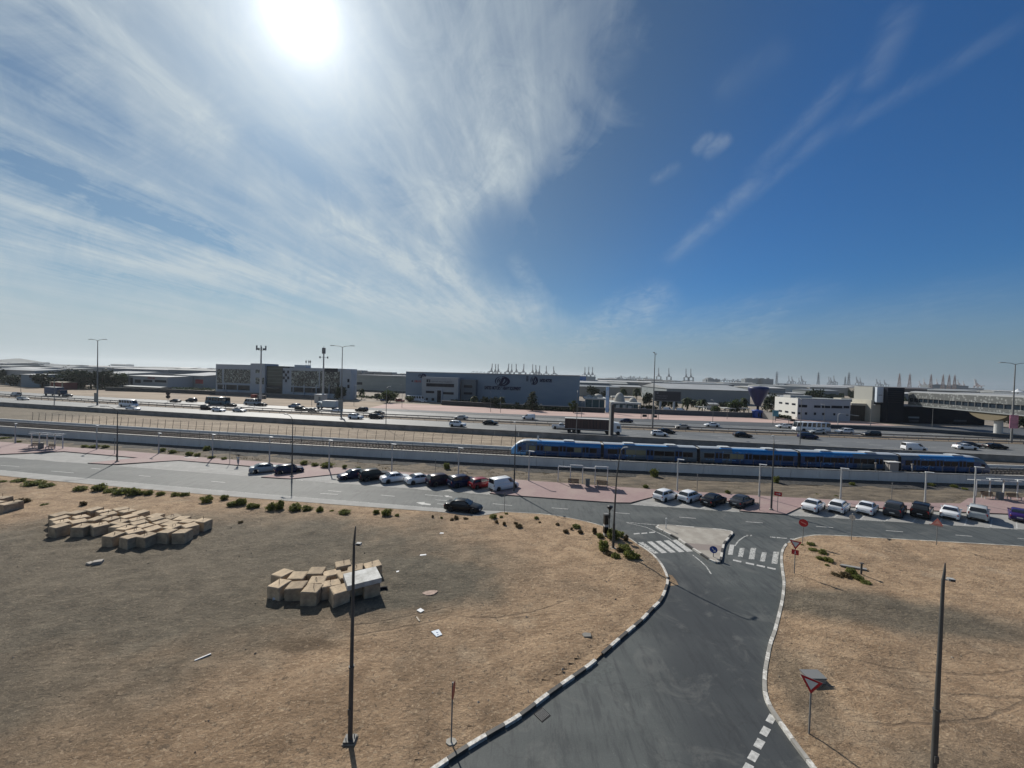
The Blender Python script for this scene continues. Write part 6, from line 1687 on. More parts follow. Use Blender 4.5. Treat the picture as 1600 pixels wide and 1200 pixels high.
J2 = [(0, 0, .92, .155, .125), (0, 0, 1.15, .145, .12), (0, 0, 1.37, .17, .12), (0, .18, 1.42, .075), (.15, .27, 1.49, .065), (0, -.18, 1.42, .075), (.15, -.27, 1.49, .065)]
skinned('shirt', J2, [(0, 1), (1, 2), (2, 3), (3, 4), (2, 5), (5, 6)], M('shirt_white', (.55, .55, .55), .8), t)
J3 = [(0, 0, .95, .15, .12), (0, .09, .86, .115), (.14, .10, .50, .085), (.255, .10, .14, .07), (0, -.09, .86, .115), (-.10, -.10, .50, .085), (-.31, -.10, .17, .07)]
skinned('trousers', J3, [(0, 1), (1, 2), (2, 3), (0, 4), (4, 5), (5, 6)], M('trousers_grey', (.30, .30, .31), .8), t)
MB().ball((.0, 0, 1.72), (.115, .105, .09)).build('hair', M('hair_black', (.012, .01, .01), .8), t)
tag(MB().ball((0, 0, 0), (.22, .34, .075), 14, 6).build('dark_bundle', M('bundle_dark', (.02, .02, .025), .9), None, (pb.x + .02, pb.y, pb.z + 1.90), R(-70)), 'dark flat bundle carried on the head of the walking person', 'bundle')

# ------------------------------------------------------------------ beyond the highway

class Facade:
    """a vertical front standing on the plateau, addressed with photo positions"""
    def __init__(s, px0, py0, px1, a=None, back=0.0):
        s.p = G(px0, py0, PZ)
        s.a = slope(farFar, s.p.x) if a is None else a
        s.d = Vector((math.cos(s.a), math.sin(s.a), 0)); s.n = Vector((s.d.y, -s.d.x, 0))
        s.p = s.p - s.n * back
        s.L = s.uz(px1, py0)[0]
    def uz(s, px, py):
        r = ray(px, py); o = Vector((0, 0, CAMH))
        t = (s.p - o).dot(s.n) / r.dot(s.n); q = o + r * t - s.p
        return q.dot(s.d), q.z
    def rect(s, mb, x0, y0, x1, y1, out=.08, th=.16, m=0, ground=False):
        u0, za = s.uz(x0, (y0 + y1) / 2); u1, _ = s.uz(x1, (y0 + y1) / 2)
        xm = (x0 + x1) / 2
        z1 = s.uz(xm, y0)[1]; z0 = 0 if ground else s.uz(xm, y1)[1]
        mb.box(((u0 + u1) / 2, -out + th / 2, (z0 + z1) / 2), (abs(u1 - u0), th, z1 - z0), m=m)
    def thing(s, name, label, cat, group=None): return thing(name, label, cat, s.p, s.a, group)
def band_rows(px0, px1, n): return [(px0 + (px1 - px0) * i / n, px0 + (px1 - px0) * (i + 1) / n) for i in range(n)]

WG = M('facade_white', (.34, .38, .42), .7, var=.06, vs=.2); CLG = M('clad_grey', (.20, .235, .27), .6, var=.12, vs=.08, stretch=(3, 1, .4))
DGL = M('dark_glazing', (.012, .020, .030), .25, spec=.25); GGL = M('green_glazing', (.05, .065, .055), .22, var=.3, vs=.15); WIN = M('far_window', (.008, .012, .024), .4, spec=.12)
ROOFL = M('roof_light', (.27, .285, .295), .8, var=.15, vs=.05); SHEDG = M('shed_grey', (.21, .225, .225), .8, var=.12, vs=.06); SHEDB = M('shed_beige', (.30, .265, .20), .85, var=.12, vs=.06)
NAVYM = M('sign_navy', (.003, .007, .045), .8, spec=.1); REDM = M('sign_far_red', (.30, .02, .03), .6); BLK_S = M('far_dark', (.018, .02, .024), .8)
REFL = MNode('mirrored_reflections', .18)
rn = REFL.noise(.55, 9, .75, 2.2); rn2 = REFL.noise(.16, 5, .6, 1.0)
REFL.color(REFL.mix(REFL.step(rn, .50, .58), (.012, .016, .020), (.46, .50, .44)))  # reflections in the glass painted as bright and dark patches
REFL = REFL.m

# glass office building
F = Facade(337, 614.5, 552)
t = F.thing('glass_office', 'wide white-framed office building with mirrored glass front and a green glass middle', 'building')
def vol(name, x0, x1, top, depth, mats, y0=0, parent=t, fac=F, m=0, z0=0):
    u0 = fac.uz(x0, 600)[0]; u1 = fac.uz(x1, 600)[0]; h = fac.uz((x0 + x1) / 2, top)[1]
    return MB().box(((u0 + u1) / 2, y0 + depth / 2, (h + z0) / 2), (u1 - u0, depth, h - z0), m=m).build(name, mats, parent)
vol('left_wing', 337, 392.5, 569.5, 9, WG); vol('stair_block', 392.5, 415, 568, 9.6, WG, -.6); vol('glass_hall', 415, 441, 571.8, 8.4, DGL, .6); vol('link', 441, 452, 575, 8.8, WG, .2)
vol('right_wing', 452, 541.5, 575.2, 9, WG); vol('penthouse', 451, 469, 569.8, 4, WG, 4); vol('end_wing', 541.5, 549.5, 578, 3.5, WG, -.8)
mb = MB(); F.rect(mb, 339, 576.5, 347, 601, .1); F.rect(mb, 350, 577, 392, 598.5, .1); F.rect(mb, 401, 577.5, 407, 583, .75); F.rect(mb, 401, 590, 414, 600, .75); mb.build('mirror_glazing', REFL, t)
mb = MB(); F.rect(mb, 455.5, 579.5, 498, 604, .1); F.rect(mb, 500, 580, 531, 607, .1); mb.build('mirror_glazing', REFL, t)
for k in ((340, 601.5, 411, 609.5), (455, 606, 531, 614)):
    mb = MB(); F.rect(mb, *k, .12); mb.build('ground_floor_glazing', DGL, t)
mb = MB(); F.rect(mb, 416, 573, 440, 602, -.45, .1); mb.build('green_curtain_wall', GGL, t)
mb = MB()
for i in range(5): F.rect(mb, 416, 575 + i * 5.6, 440, 575.5 + i * 5.6, -.35, .08)
F.rect(mb, 416, 605.5, 440, 606.5, .6, 1.2); mb.build('floor_bands', M('band_grey', (.14, .15, .15), .6), t)
rnd = random.Random(6)
for i in range(3):
    for j in range(4):
        if (i + j) % 2 == 0:
            mb = MB(); F.rect(mb, 442 + i * 3.4, 579 + j * 4.6, 444.6 + i * 3.4, 583.4 + j * 4.6, 0.0, .12); mb.build('window', WIN, t)
for x0 in (349, 352.5, 371, 391, 411, 458, 475, 494, 514, 530):
    mb = MB(); F.rect(mb, x0, 601, x0 + 1.3, 615, .35, .4, ground=True); mb.build('column', WG, t)
mb = MB(); F.rect(mb, 339, 600, 392, 601.4, .4, .5); F.rect(mb, 455, 604, 500, 605.6, .4, .5); mb.build('floor_ledge', WG, t)
for x0, y0 in ((544.5, 592), (544.5, 601)):
    mb = MB(); F.rect(mb, x0, y0, x0 + 3, y0 + 5.3, .95, .12); mb.build('window', WIN, t)
mb = MB(); F.rect(mb, 507, 575.5, 528, 581.5, .14, .1); mb.build('roof_louvre', WIN, t)
for x in (453.5, 458, 460.5): u_, z_ = F.uz(x, 561); MB().tube((u_, 12, F.uz(x, 570)[1]), (u_, 12, z_), .12, n=5).box((u_, 12, z_ - 1), (.7, .2, 1.2)).build('roof_aerial', GALV, t)
# pale shed right of it
F = Facade(552, 612, 634, back=14)
t = F.thing('pale_shed', 'long pale grey-green shed between the glass office and the big warehouse', 'building')
vol('wall', 552, 634, 587, 40, M('shed_green_grey', (.25, .275, .26), .8, var=.1, vs=.1, stretch=(1, 1, 4)), parent=t, fac=F); vol('roof', 552, 634, 586.2, 41, ROOFL, -.5, parent=t, fac=F, z0=F.uz(590, 588)[1])
mb = MB(); F.rect(mb, 552.5, 597, 566, 601, .1); mb.build('window_band', WIN, t); mb = MB(); F.rect(mb, 553, 610.5, 634, 613, .2, .2); mb.build('plinth', BLK_S, t)
F = Facade(560, 604, 630, back=60); t = F.thing('far_pale_shed', 'pale low shed roof rising behind the grey-green shed', 'building'); vol('wall', 553, 631, 583, 40, ROOFL, parent=t, fac=F)
vol('rooftop_box', 553, 565, 578.5, 12, ROOFL, parent=t, fac=F); vol('rooftop_box', 568, 584, 580.5, 12, ROOFL, parent=t, fac=F); vol('rooftop_box', 586, 612, 581.3, 12, ROOFL, parent=t, fac=F)

# the big grey warehouse with emblems
F = Facade(633.5, 625.0, 905)
t = F.thing('grey_warehouse', 'big blue-grey warehouse with dark emblems and large lettering on its long wall', 'building')
ang = F.a
h = F.uz(633.5, 581.6)[1]; h2 = F.uz(904, 587.9)[1]
mb = MB(); Lw = F.L; D_ = 60
mb.add([(0, 0, -.2), (Lw, 0, -.2), (Lw, D_, -.2), (0, D_, -.2), (0, 0, h), (Lw, 0, h2), (Lw, D_, h2), (0, D_, h)], [(0, 1, 5, 4), (1, 2, 6, 5), (2, 3, 7, 6), (3, 0, 4, 7)])
kc = MNode('corrugated_cladding', .62)
wv = kc.t.nodes.new('ShaderNodeTexWave'); wv.bands_direction = 'X'; wv.inputs['Scale'].default_value = 1.4; kc.lk(kc.co, wv.inputs['Vector'])
kc.color(kc.mix(kc.math('MULTIPLY', kc.step(kc.noise(.09, 5, .6, 0, kc.map((1, 1, 3))), .35, .7), .5), (.150, .215, .285), (.200, .270, .330)))
kc.bump(wv.outputs[1], .35, .1)
mb.build('wall', kc.m, t)
mb = MB(); mb.add([(0, -.15, h), (Lw, -.15, h2), (Lw, D_, h2), (0, D_, h)] + [(0, -.15, h + .45), (Lw, -.15, h2 + .45), (Lw, D_, h2 + .45), (0, D_, h + .45)], [(4, 5, 6, 7), (0, 1, 5, 4), (1, 2, 6, 5), (3, 0, 4, 7), (2, 3, 7, 6), (3, 2, 1, 0)]); mb.build('roof_edge', M('roof_edge_pale', (.33, .34, .345), .6), t)
# office block standing out in front
u0, u1 = F.uz(667, 612)[0], F.uz(722, 612)[0]; ho = F.uz(690, 589.5)[1]
of = MB().box(((u0 + u1) / 2, -3.6, ho / 2), (u1 - u0, 7.2, ho)).build('office_front', M('office_grey', (.27, .31, .335), .65, var=.08, vs=.2), t)
u2, u3 = F.uz(724, 612)[0], F.uz(746, 612)[0]
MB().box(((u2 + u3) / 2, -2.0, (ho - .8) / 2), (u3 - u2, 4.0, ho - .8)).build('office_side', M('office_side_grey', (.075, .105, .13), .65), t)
for k in ((674, 599, 716, 604), (673.5, 610, 686, 613.5), (699.5, 612, 715.5, 615.5), (673.5, 620.5, 676.5, 624), (682, 621, 686, 625), (711, 623, 716, 626)):
    mb = MB(); F.rect(mb, *k, 7.3, .12); mb.build('window_band', WIN, of)
mb = MB(); F.rect(mb, 690.5, 609.5, 696.5, 628, 7.3, .12); mb.build('entrance_glass', WIN, of); mb = MB(); F.rect(mb, 697, 608.5, 698.2, 628, 7.9, .8, ground=True); F.rect(mb, 689, 607.8, 698.2, 609, 7.9, .8); mb.build('entrance_frame', WG, of)
for k in ((728, 601.5, 741, 605.5), (728, 612.5, 741, 616)):
    mb = MB(); F.rect(mb, *k, 4.1, .12); mb.build('window_band', WIN, t)
def emblem(x0, x1, y0, y1, out, m=NAVYM):
    ua, zb_ = F.uz(x0, y1); ub, zt_ = F.uz(x1, y0); cx, cz = (ua + ub) / 2, (zb_ + zt_) / 2; rx, rz_ = (ub - ua) / 2, (zt_ - zb_) / 2
    mb = MB(); n = 40
    def arc(a0, a1, ro, ri, sh=0.0):
        k = 26; vs = []
        for i in range(k + 1):
            a = a0 + (a1 - a0) * i / k; w = math.sin(math.pi * i / k)
            rr_ = ro - (ro - ri) * (.25 + .75 * w)
            vs += [(cx + rx * ro * math.cos(a), -out, cz + rz_ * ro * math.sin(a)), (cx + rx * rr_ * math.cos(a) + sh, -out, cz + rz_ * rr_ * math.sin(a))]
        mb.add(vs, [(2 * i, 2 * i + 1, 2 * i + 3, 2 * i + 2) for i in range(k)])
    arc(R(-125), R(95), 1.0, .64)            # thick right crescent
    arc(R(100), R(232), 1.0, .84)
    for q in (.72, .50): arc(R(110), R(215), q, q - .17)
    # slanted D shape in the middle
    s = .30
    def P(x, z): return (cx + rx * (x + s * z), -out - .01, cz + rz_ * z)
    mb.add([P(-.26, -.90), P(.12, -.90), P(.12, .76), P(-.26, .76)], [(0, 1, 2, 3)])
    mb.add([P(-.45, -.92), P(.35, -.92), P(.30, -.74), P(-.40, -.74)], [(0, 1, 2, 3)])
    vs = []
    for i in range(13):
        a = -math.pi / 2 + math.pi * i / 12; vs += [P(.10 + .50 * math.cos(a), .74 * math.sin(a)), P(.10 + .24 * math.cos(a), .48 * math.sin(a))]
    mb.add(vs, [(2 * i, 2 * i + 1, 2 * i + 3, 2 * i + 2) for i in range(12)])
    return mb.build('emblem', m, t)
emblem(653.5, 666, 583.8, 590.4, .06); emblem(773, 797, 588.3, 603, .06); emblem(828.5, 841, 588, 601.2, .06)
def sign_text(body, x0, x1, y0, y1, out, mat, bold=.015):
    ua, zb_ = F.uz(x0, y1); ub, zt_ = F.uz(x1, y0)
    me = text_mesh(body, 1.0, mat, bold)
    xs_ = [v.co.x for v in me.vertices]; zs_ = [v.co.z for v in me.vertices]
    sx, sz = (ub - ua) / (max(xs_) - min(xs_)), (zt_ - zb_) / (max(zs_) - min(zs_))
    for v in me.vertices: v.co.x = ua + (v.co.x - min(xs_)) * sx; v.co.z = zb_ + (v.co.z - min(zs_)) * sz; v.co.y = -out - .04 + v.co.y * .5
    ob('lettering', me, t)
sign_text('UNITED MOTORS & HEAVY EQUIPMENT', 757, 814, 604.6, 609.2, .06, NAVYM, .055)
sign_text('UNITED MOTORS', 843, 862.5, 592.2, 597, .06, NAVYM, .055)
rnd = random.Random(2); mb = MB(); ua, zb_ = F.uz(643, 597.2); ub, zt_ = F.uz(658, 594.2); glyphs(mb, ua + 1.6, zb_, ub - ua - 1.6, zt_ - zb_, 6, rnd, -.1, 0, .2); mb.box((ua + .5, -.1, (zb_ + zt_) / 2), (.9, .05, .9), m=1); mb.build('lettering', [REDM, NAVYM], t)
mb = MB(); ua, zb_ = F.uz(674.5, 597); ub, zt_ = F.uz(680, 592.8); glyphs(mb, ua, zb_, ub - ua, zt_ - zb_, 3, rnd, -7.3, 0, .3); ua, zb_ = F.uz(681, 596.8); ub, zt_ = F.uz(713, 594); glyphs(mb, ua, zb_, ub - ua, (zt_ - zb_) * .5, 16, rnd, -7.3, 1, .12); mb.build('lettering', [WIN, M('lettering_grey', (.10, .12, .14), .6)], t)
mb = MB(); ua, zb_ = F.uz(821.3, 595.5); ub, zt_ = F.uz(825, 588.2); mb.box(((ua + ub) / 2, -.1, (zb_ + zt_) / 2), (.25, .06, zt_ - zb_)); mb.box((ub, -.1, (zb_ + zt_) / 2), (.25, .06, zt_ - zb_))
for k in range(4): mb.box(((ua + ub) / 2 + .3, -.1, zb_ + (zt_ - zb_) * (k + .1) / 3.2), (ub - ua, .06, .25))
mb.build('square_mark', NAVYM, t)

def simple(name, label, x0, x1, base, top, depth, wall, roof=None, back=0, wins=(), cat='building', group=None, roofh=1.2, extra=None):
    F_ = Facade(x0, base, x1, back=back)
    t_ = F_.thing(name, label, cat, group)
    h_ = F_.uz((x0 + x1) / 2, top)[1]
    MB().box((F_.L / 2, depth / 2, h_ / 2 - .2), (F_.L, depth, h_)).build('wall', wall, t_)
    if roof:
        mb_ = MB(); o = .5
        mb_.add([(-o, -o, h_ - .15), (F_.L + o, -o, h_ - .15), (F_.L + o, depth + o, h_ - .15), (-o, depth + o, h_ - .15), (-o, depth / 2, h_ + roofh), (F_.L + o, depth / 2, h_ + roofh)], [(0, 1, 5, 4), (2, 3, 4, 5), (1, 2, 5), (3, 0, 4), (3, 2, 1, 0)]); mb_.build('roof', roof, t_)
    for w_ in wins:
        mb_ = MB(); F_.rect(mb_, *w_[:4], .1, .14); mb_.build('window', w_[4] if len(w_) > 4 else WIN, t_)
    if extra: extra(F_, t_)
    return F_, t_
BLUEM = M('cladding_blue', (.03, .13, .36), .5); CREAM = M('cladding_cream', (.46, .38, .24), .8)
simple('blue_band_shed', 'pale shed with a bright blue band behind the right end of the warehouse', 872, 915, 612, 587, 60, BLUEM, ROOFL, back=60)
simple('white_silo_block', 'pale block right of the blue band shed on the skyline', 915.5, 930, 610, 588, 30, M('pale_cream', (.42, .43, .40), .8), back=70)
simple('striped_shed', 'low pale shed with grey roof stripes right of the warehouse', 906, 952, 618, 598, 50, SHEDG, ROOFL, back=10)
simple('beige_store', 'beige building with a dark upright window block behind the domes', 952, 1002, 617, 604, 24, SHEDB, ROOFL, back=4, wins=((952.5, 604.5, 959, 618),))
simple('bluegrey_shed', 'long blue-grey shed on the skyline behind the tall right lamp', 985, 1042, 612, 600.5, 60, M('shed_bluegrey', (.10, .14, .165), .8), ROOFL, back=60)
simple('long_grey_warehouse', 'long plain grey warehouse with pale roof between billboard and blue cone', 1041, 1172, 629, 608.5, 70, M('shed_plain', (.20, .225, .235), .8, var=.08, vs=.05), ROOFL, roofh=3.0)
simple('distant_flat_shed', 'low flat shed with a pale roof right of the blue cone', 1203, 1256, 622, 614, 30, SHEDG, M('roof_white_far', (.40, .405, .40), .7), back=10, roofh=.5)
simple('grey_annex', 'low grey annex with an awning right of the blue cone', 1196, 1240, 630, 620, 14, SHEDG, ROOFL)
# left side
simple('left_store', 'long pale store with a blue-grey annex at the far left', 8, 54, 600, 578, 30, M('store_pale', (.33, .335, .33), .8), ROOFL, roofh=1)
simple('blue_annex', 'blue-grey annex with a dark window between store and dark trees', 33, 62, 604, 585, 16, M('annex_blue', (.15, .21, .26), .8), M('roof_white_far', (.40, .405, .40), .7), wins=((46, 586.5, 53.5, 590.5),), roofh=.4)
simple('small_container_office', 'small pale flat-roofed cabin below the blue annex', 18, 41, 602.5, 592, 8, SHEDG, M('roof_white_far', (.40, .405, .40), .7), roofh=.2)
def redshop(F_, t_):
    for k in (79.5, 85, 98): mb_ = MB(); F_.rect(mb_, k, 597, k + 1.2, 608, .5, .3, ground=True); mb_.build('column', SHEDB, t_)
simple('red_kiosk', 'small red kiosk with a pale flat canopy in front of the dark trees', 79, 99, 608, 597, 6, M('kiosk_red', (.16, .03, .03), .8), SHEDB, roofh=.3, extra=redshop)
simple('white_canopy', 'small white canopy standing among the dark trees at the left', 106, 115, 606, 598.5, 5, BLK_S, M('roof_white_far', (.40, .405, .40), .7), roofh=.8)
F_, t_ = simple('shop_building', 'white two-storey shop building with dark window bands at the left', 200, 262, 605, 587.5, 26, M('shop_white', (.36, .37, .37), .8), M('roof_white_far', (.40, .405, .40), .7), wins=((204, 590, 207.5, 601), (211, 593, 220, 598), (224, 593.5, 238, 597), (242, 594, 260, 597.5)), roofh=.3)
mb = MB(); ua, zb_ = F_.uz(231, 592); ub, zt_ = F_.uz(243, 589.6); glyphs(mb, ua, zb_, ub - ua, zt_ - zb_, 6, rnd, -.14, 0, .25); mb.build('lettering', REDM, t_)
F_, t_ = simple('grey_shed', 'wide grey shed with a small red sign left of the glass office', 262, 318, 606, 586, 40, SHEDG, ROOFL, wins=((305.5, 593, 317.5, 599.5, REDM),), roofh=1.5, back=4)
simple('upper_grey_shed', 'grey shed roof rising behind the shop building', 228, 300, 603, 582.5, 30, SHEDG, ROOFL, back=50, roofh=1.5)
simple('cream_building', 'cream coloured building with yellow stripes beside the glass office', 318.5, 337, 605, 590, 24, CREAM, SHEDB, wins=((319, 597, 337, 598.5, SHEDB),), back=2, roofh=.4)
simple('blue_roof_hall', 'low hall with a blue roof left of the glass office', 318, 336.5, 596, 588, 30, M('hall_blue', (.10, .16, .24), .8), M('roof_blue', (.20, .30, .42), .7), back=40, roofh=.6)
simple('row_canopy', 'long low canopy roof over parked cars before the shop building', 194, 250, 610, 604, 6, BLK_S, M('canopy_pale', (.40, .40, .38), .8), roofh=.3)
# white office right
Fo = Facade(1246, 655.5, 1328)
t = Fo.thing('white_office', 'two-storey white office with small dark windows right of the blue cone', 'building')
ho = Fo.uz(1290, 624.5)[1]
MB().box((Fo.L / 2, 8, ho / 2), (Fo.L, 16, ho)).build('wall', M('office_white', (.37, .40, .44), .75, var=.06, vs=.2), t)
MB().box((-.12, 8.05, ho / 2 + .05), (.24, 16.3, ho + .3)).build('end_wall', M('office_bright', (.66, .66, .63), .7), t)
MB().box((Fo.L / 2, 8, ho + .12), (Fo.L - .1, 15.8, .25)).box((Fo.L * .25, 9, ho + .7), (9, 5, 1.2), m=1).build('roof', [SHEDG, M('roof_white_far', (.40, .405, .40), .7)], t)
for k in ((1248, 632.5, 1261, 636.5), (1272, 633.5, 1282, 637.2), (1284, 633.8, 1288, 637.5), (1289, 634, 1297, 637.7), (1299, 634, 1316, 638), (1318, 634.3, 1327, 638), (1247, 644, 1250.5, 647.5), (1257.5, 644.2, 1261, 648), (1271.5, 644.5, 1275, 648.3), (1284.5, 645, 1288, 648.7), (1302, 645.5, 1305, 649), (1322, 647, 1325.5, 649.3)):
    mb = MB(); Fo.rect(mb, *k, .08, .12); mb.build('window', WIN, t)
for i in range(3):
    for j in range(2): MB().box((-.26, 2.5 + 4.6 * i, ho * (.3 + .42 * j)), (.06, 2.4, .8)).build('window', WIN, t)
# lattice gate wall, beige tower with poster, dark tower
Fg = Facade(1328.5, 657, 1360); t = Fg.thing('slatted_hall', 'dark brown slatted hall with a pale roof edge left of the beige tower', 'building')
hg = Fg.uz(1345, 633.5)[1]; MB().box((Fg.L / 2, 7, hg / 2), (Fg.L, 14, hg)).build('wall', M('slat_brown', (.060, .052, .042), .85, var=.4, vs=.9, stretch=(6, 1, .1)), t)
MB().box((Fg.L / 2, 6.8, hg + .45), (Fg.L + .6, 14.8, .9)).build('roof_edge', M('beige_pale', (.47, .44, .36), .8), t)
simple('small_beige_block', 'small pale block behind the slatted hall', 1337, 1346, 634, 622.5, 8, M('beige_pale', (.47, .44, .36), .8), back=14)
simple('grey_roof_block', 'low grey roof block behind the white office', 1300, 1337, 634, 624, 10, SHEDG, ROOFL, back=22, roofh=.2)
Ft = Facade(1360, 659, 1385); t = Ft.thing('beige_tower', 'beige stair tower with a tall white poster near its top', 'building')
h1 = Ft.uz(1372, 604.5)[1]; MB().box((Ft.L / 2, 5, h1 * .31), (Ft.L, 10, h1 * .62)).build('lower_wall', M('tower_beige', (.40, .385, .33), .8, var=.06, vs=.5), t)
MB().box((Ft.L * .55, 5.2, h1 * .81), (Ft.L * .9, 9.5, h1 * .38)).build('upper_wall', M('tower_light', (.33, .33, .30), .8), t)
mb = MB(); Ft.rect(mb, 1366.3, 604.8, 1377.3, 628.5, 1.2, 1.1); mb.build('poster_board', M('poster_white', (.60, .66, .72), .6), t)
mb = MB(); Ft.rect(mb, 1368.5, 616.8, 1374.5, 617.5, 1.26, .05); mb.build('poster_line', WIN, t)
mb = MB(); 
for k in range(5): Ft.rect(mb, 1378.5, 606 + 5.2 * k, 1385, 607.6 + 5.2 * k, .2, .3)
mb.build('floor_slabs', WG, t)
mb = MB(); Ft.rect(mb, 1365.5, 629, 1377.5, 632, .7, .7); mb.build('canopy', BLK_S, t)
Fd = Facade(1385.5, 661, 1411, a=Ft.a - R(2)); t = Fd.thing('dark_tower', 'tall dark navy clad tower between beige tower and footbridge', 'building')
h2_ = Fd.uz(1398, 605.6)[1]; MB().box((Fd.L / 2, 6, h2_ / 2), (Fd.L, 12, h2_)).build('wall', M('tower_navy', (.010, .013, .022), .85, spec=.15), t)
mb = MB()
for k in range(7): Fd.rect(mb, 1386, 608 + 3.4 * k, 1411, 608.3 + 3.4 * k, .04, .06)
mb.build('cladding_joints', M('joint_navy', (.03, .034, .044), .6), t)
simple('dark_station_hall', 'dark glazed station hall under the start of the footbridge', 1411.5, 1538, 664, 636, 24, M('station_dark', (.006, .008, .014), .8, spec=.15), back=10, wins=((1419, 651, 1436, 653.5, SHEDG), (1420, 656, 1435, 659, M('hall_dim', (.04, .045, .05), .6)), (1490, 656, 1510, 659, M('hall_dim', (.04, .045, .05), .6))))

# footbridge
A = G(1415, 661.5, PZ); B = G(1545, 682, PZ); dv = (B - A).normalized(); A2 = A + dv * 1; LB_ = (B - A).length * 2.1
t = thing('footbridge', 'long pale lattice-clad footbridge tube running right from the dark tower', 'footbridge', A2, math.atan2(dv.y, dv.x))
LAT = MNode('lattice_cladding', .6)
vo = LAT.t.nodes.new('ShaderNodeTexVoronoi'); vo.inputs['Scale'].default_value = 1.1; LAT.lk(LAT.co, vo.inputs['Vector'])
LAT.color(LAT.mix(LAT.step(vo.outputs['Distance'], .25, .5), (.21, .22, .215), (.085, .09, .088))); LAT = LAT.m
zb0, zt0 = 7.6, 13.3
MB().box((LB_ / 2, 2.2, zb0 + .1), (LB_, 4.6, .35)).build('deck', SHEDG, t)
MB().box((LB_ / 2, .0, zb0 + .95), (LB_, .18, 1.25)).build('lower_screen', LAT, t); MB().box((LB_ / 2, .25, zb0 + 2.35), (LB_, .1, 1.7)).build('glass_strip', DGL, t)
MB().box((LB_ / 2, .0, zb0 + 4.2), (LB_, .2, 2.3)).build('upper_screen', LAT, t)
prof = [(0, 5.3), (.8, 5.75), (2.2, 5.95), (3.6, 5.75), (4.4, 5.3)]; mb = MB()
mb.add([(x, y, zb0 + z) for x in (0, LB_) for y, z in prof], [(i, i + 5, i + 6, i + 1)[::-1] for i in range(4)], 0, True); mb.build('roof', M('bridge_roof', (.26, .265, .26), .6), t)
mb = MB()
for i in range(int(LB_ / 2.6)): mb.box((i * 2.6 + .5, -.03, zb0 + 2.4), (.12, .12, 1.8))
tag(mb.build('mullion', GALV, t), kind='stuff')
cx_ = (B - A2).length
mb = MB(); mb.lathe([(1.0, -PZ * 0 - .1), (.95, 5.2), (1.2, 6.2), (1.9, 6.9)], (cx_, 2.2, 0), 16); mb.build('column', M('column_white', (.50, .50, .48), .7), t)
mb = MB(); n = 16; w_ = 7.5
mb.add([(cx_ - w_ + 2 * w_ * i / n - 1.5, y, zb0 - .1 - (2.4 * max(0, 1 - ((i - n / 2) / (n / 2)) ** 2) ** .8 if k else 0)) for i in range(n + 1) for y in (.4, 4.0) for k in (0, 1)],
       [(4 * i, 4 * i + 1, 4 * i + 5, 4 * i + 4)[::-1] for i in range(n)] + [(4 * i + 2, 4 * i + 3, 4 * i + 7, 4 * i + 6) for i in range(n)] + [(4 * i + 1, 4 * i + 3, 4 * i + 7, 4 * i + 5) for i in range(n)])
mb.build('pier_head', M('pier_ochre', (.14, .115, .07), .85), t)
simple('brown_vault_roof', 'brown rounded roof showing above the footbridge next to the dark tower', 1427, 1448, 625, 608, 20, M('vault_brown', (.055, .045, .042), .8), M('vault_brown', (.055, .045, .042), .8), back=40, roofh=1.6)
simple('pale_arched_hall', 'wide low grey hall roof above the middle of the footbridge', 1450, 1512, 622, 613, 40, ROOFL, SHEDG, back=60, roofh=2.2)
simple('long_dark_roof', 'long low dark roof above the right half of the footbridge', 1512, 1556, 618, 612, 30, M('roof_slate', (.10, .11, .135), .8), back=90)
simple('pale_long_hall', 'pale long hall above the footbridge at the right edge', 1554, 1640, 620, 614, 30, M('hall_cream', (.45, .44, .36), .8), back=60)
p = G(1589, 640, PZ); p = p * (1 / 1); tq = thing('white_tent', 'pointed white tent roof above the footbridge at the right edge', 'tent', (p.x * 1.7, p.y * 1.7, PZ), 0)
zt_ = CAMH - PZ + 2.2; MB().lathe([(6, zt_ - 4.5), (3.5, zt_ - 3.0), (1.2, zt_ - 1.2), (.1, zt_)], n=10).build('roof', M('tent_white', (.62, .64, .66), .6), tq)
MB().tube((0, 0, 0), (0, 0, zt_ - 3), .4, n=6).build('mast', GALV, tq)

# blue inverted cone with its kiosk
b = G(1183.5, 651, PZ); sc_ = b.y / FPX
hT = HT(b, 603.5); hB = HT(b, 633)
t = thing('inverted_cone_tower', 'dark blue inverted cone structure with a rounded top above the trees', 'tower', b)
r = 14.2 * sc_ * 1.02
MB().lathe([(0, hT), (r * .86, hT - .02 * hT), (r * .97, hT - .045 * hT), (r, hT - .09 * hT), (r * .93, hT - .18 * hT), (.32 * r, hB + .3), (.26 * r, hB - .4), (0, hB - .4)][::-1], n=20).build('cone', M('cone_blue', (.005, .012, .075), .45, var=.3, vs=.3, stretch=(1, 1, .2)), t)
MB().tube((0, 0, 0), (0, 0, hB), .55, .5, 10).build('stem', NAVYM, t)
b = G(1183, 653, PZ); t = thing('blue_kiosk', 'small round blue kiosk below the blue inverted cone', 'kiosk', b)
MB().lathe([(0, 0), (2.0, 0), (2.0, 2.9), (2.2, 3.0), (2.2, 3.3), (0, 3.6)], n=12).build('body', M('kiosk_blue', (.01, .05, .28), .5), t)
for k in (-.6, .6): MB().box((k, -1.96, 1.4), (.5, .16, 1.6)).build('window', DGL, t)

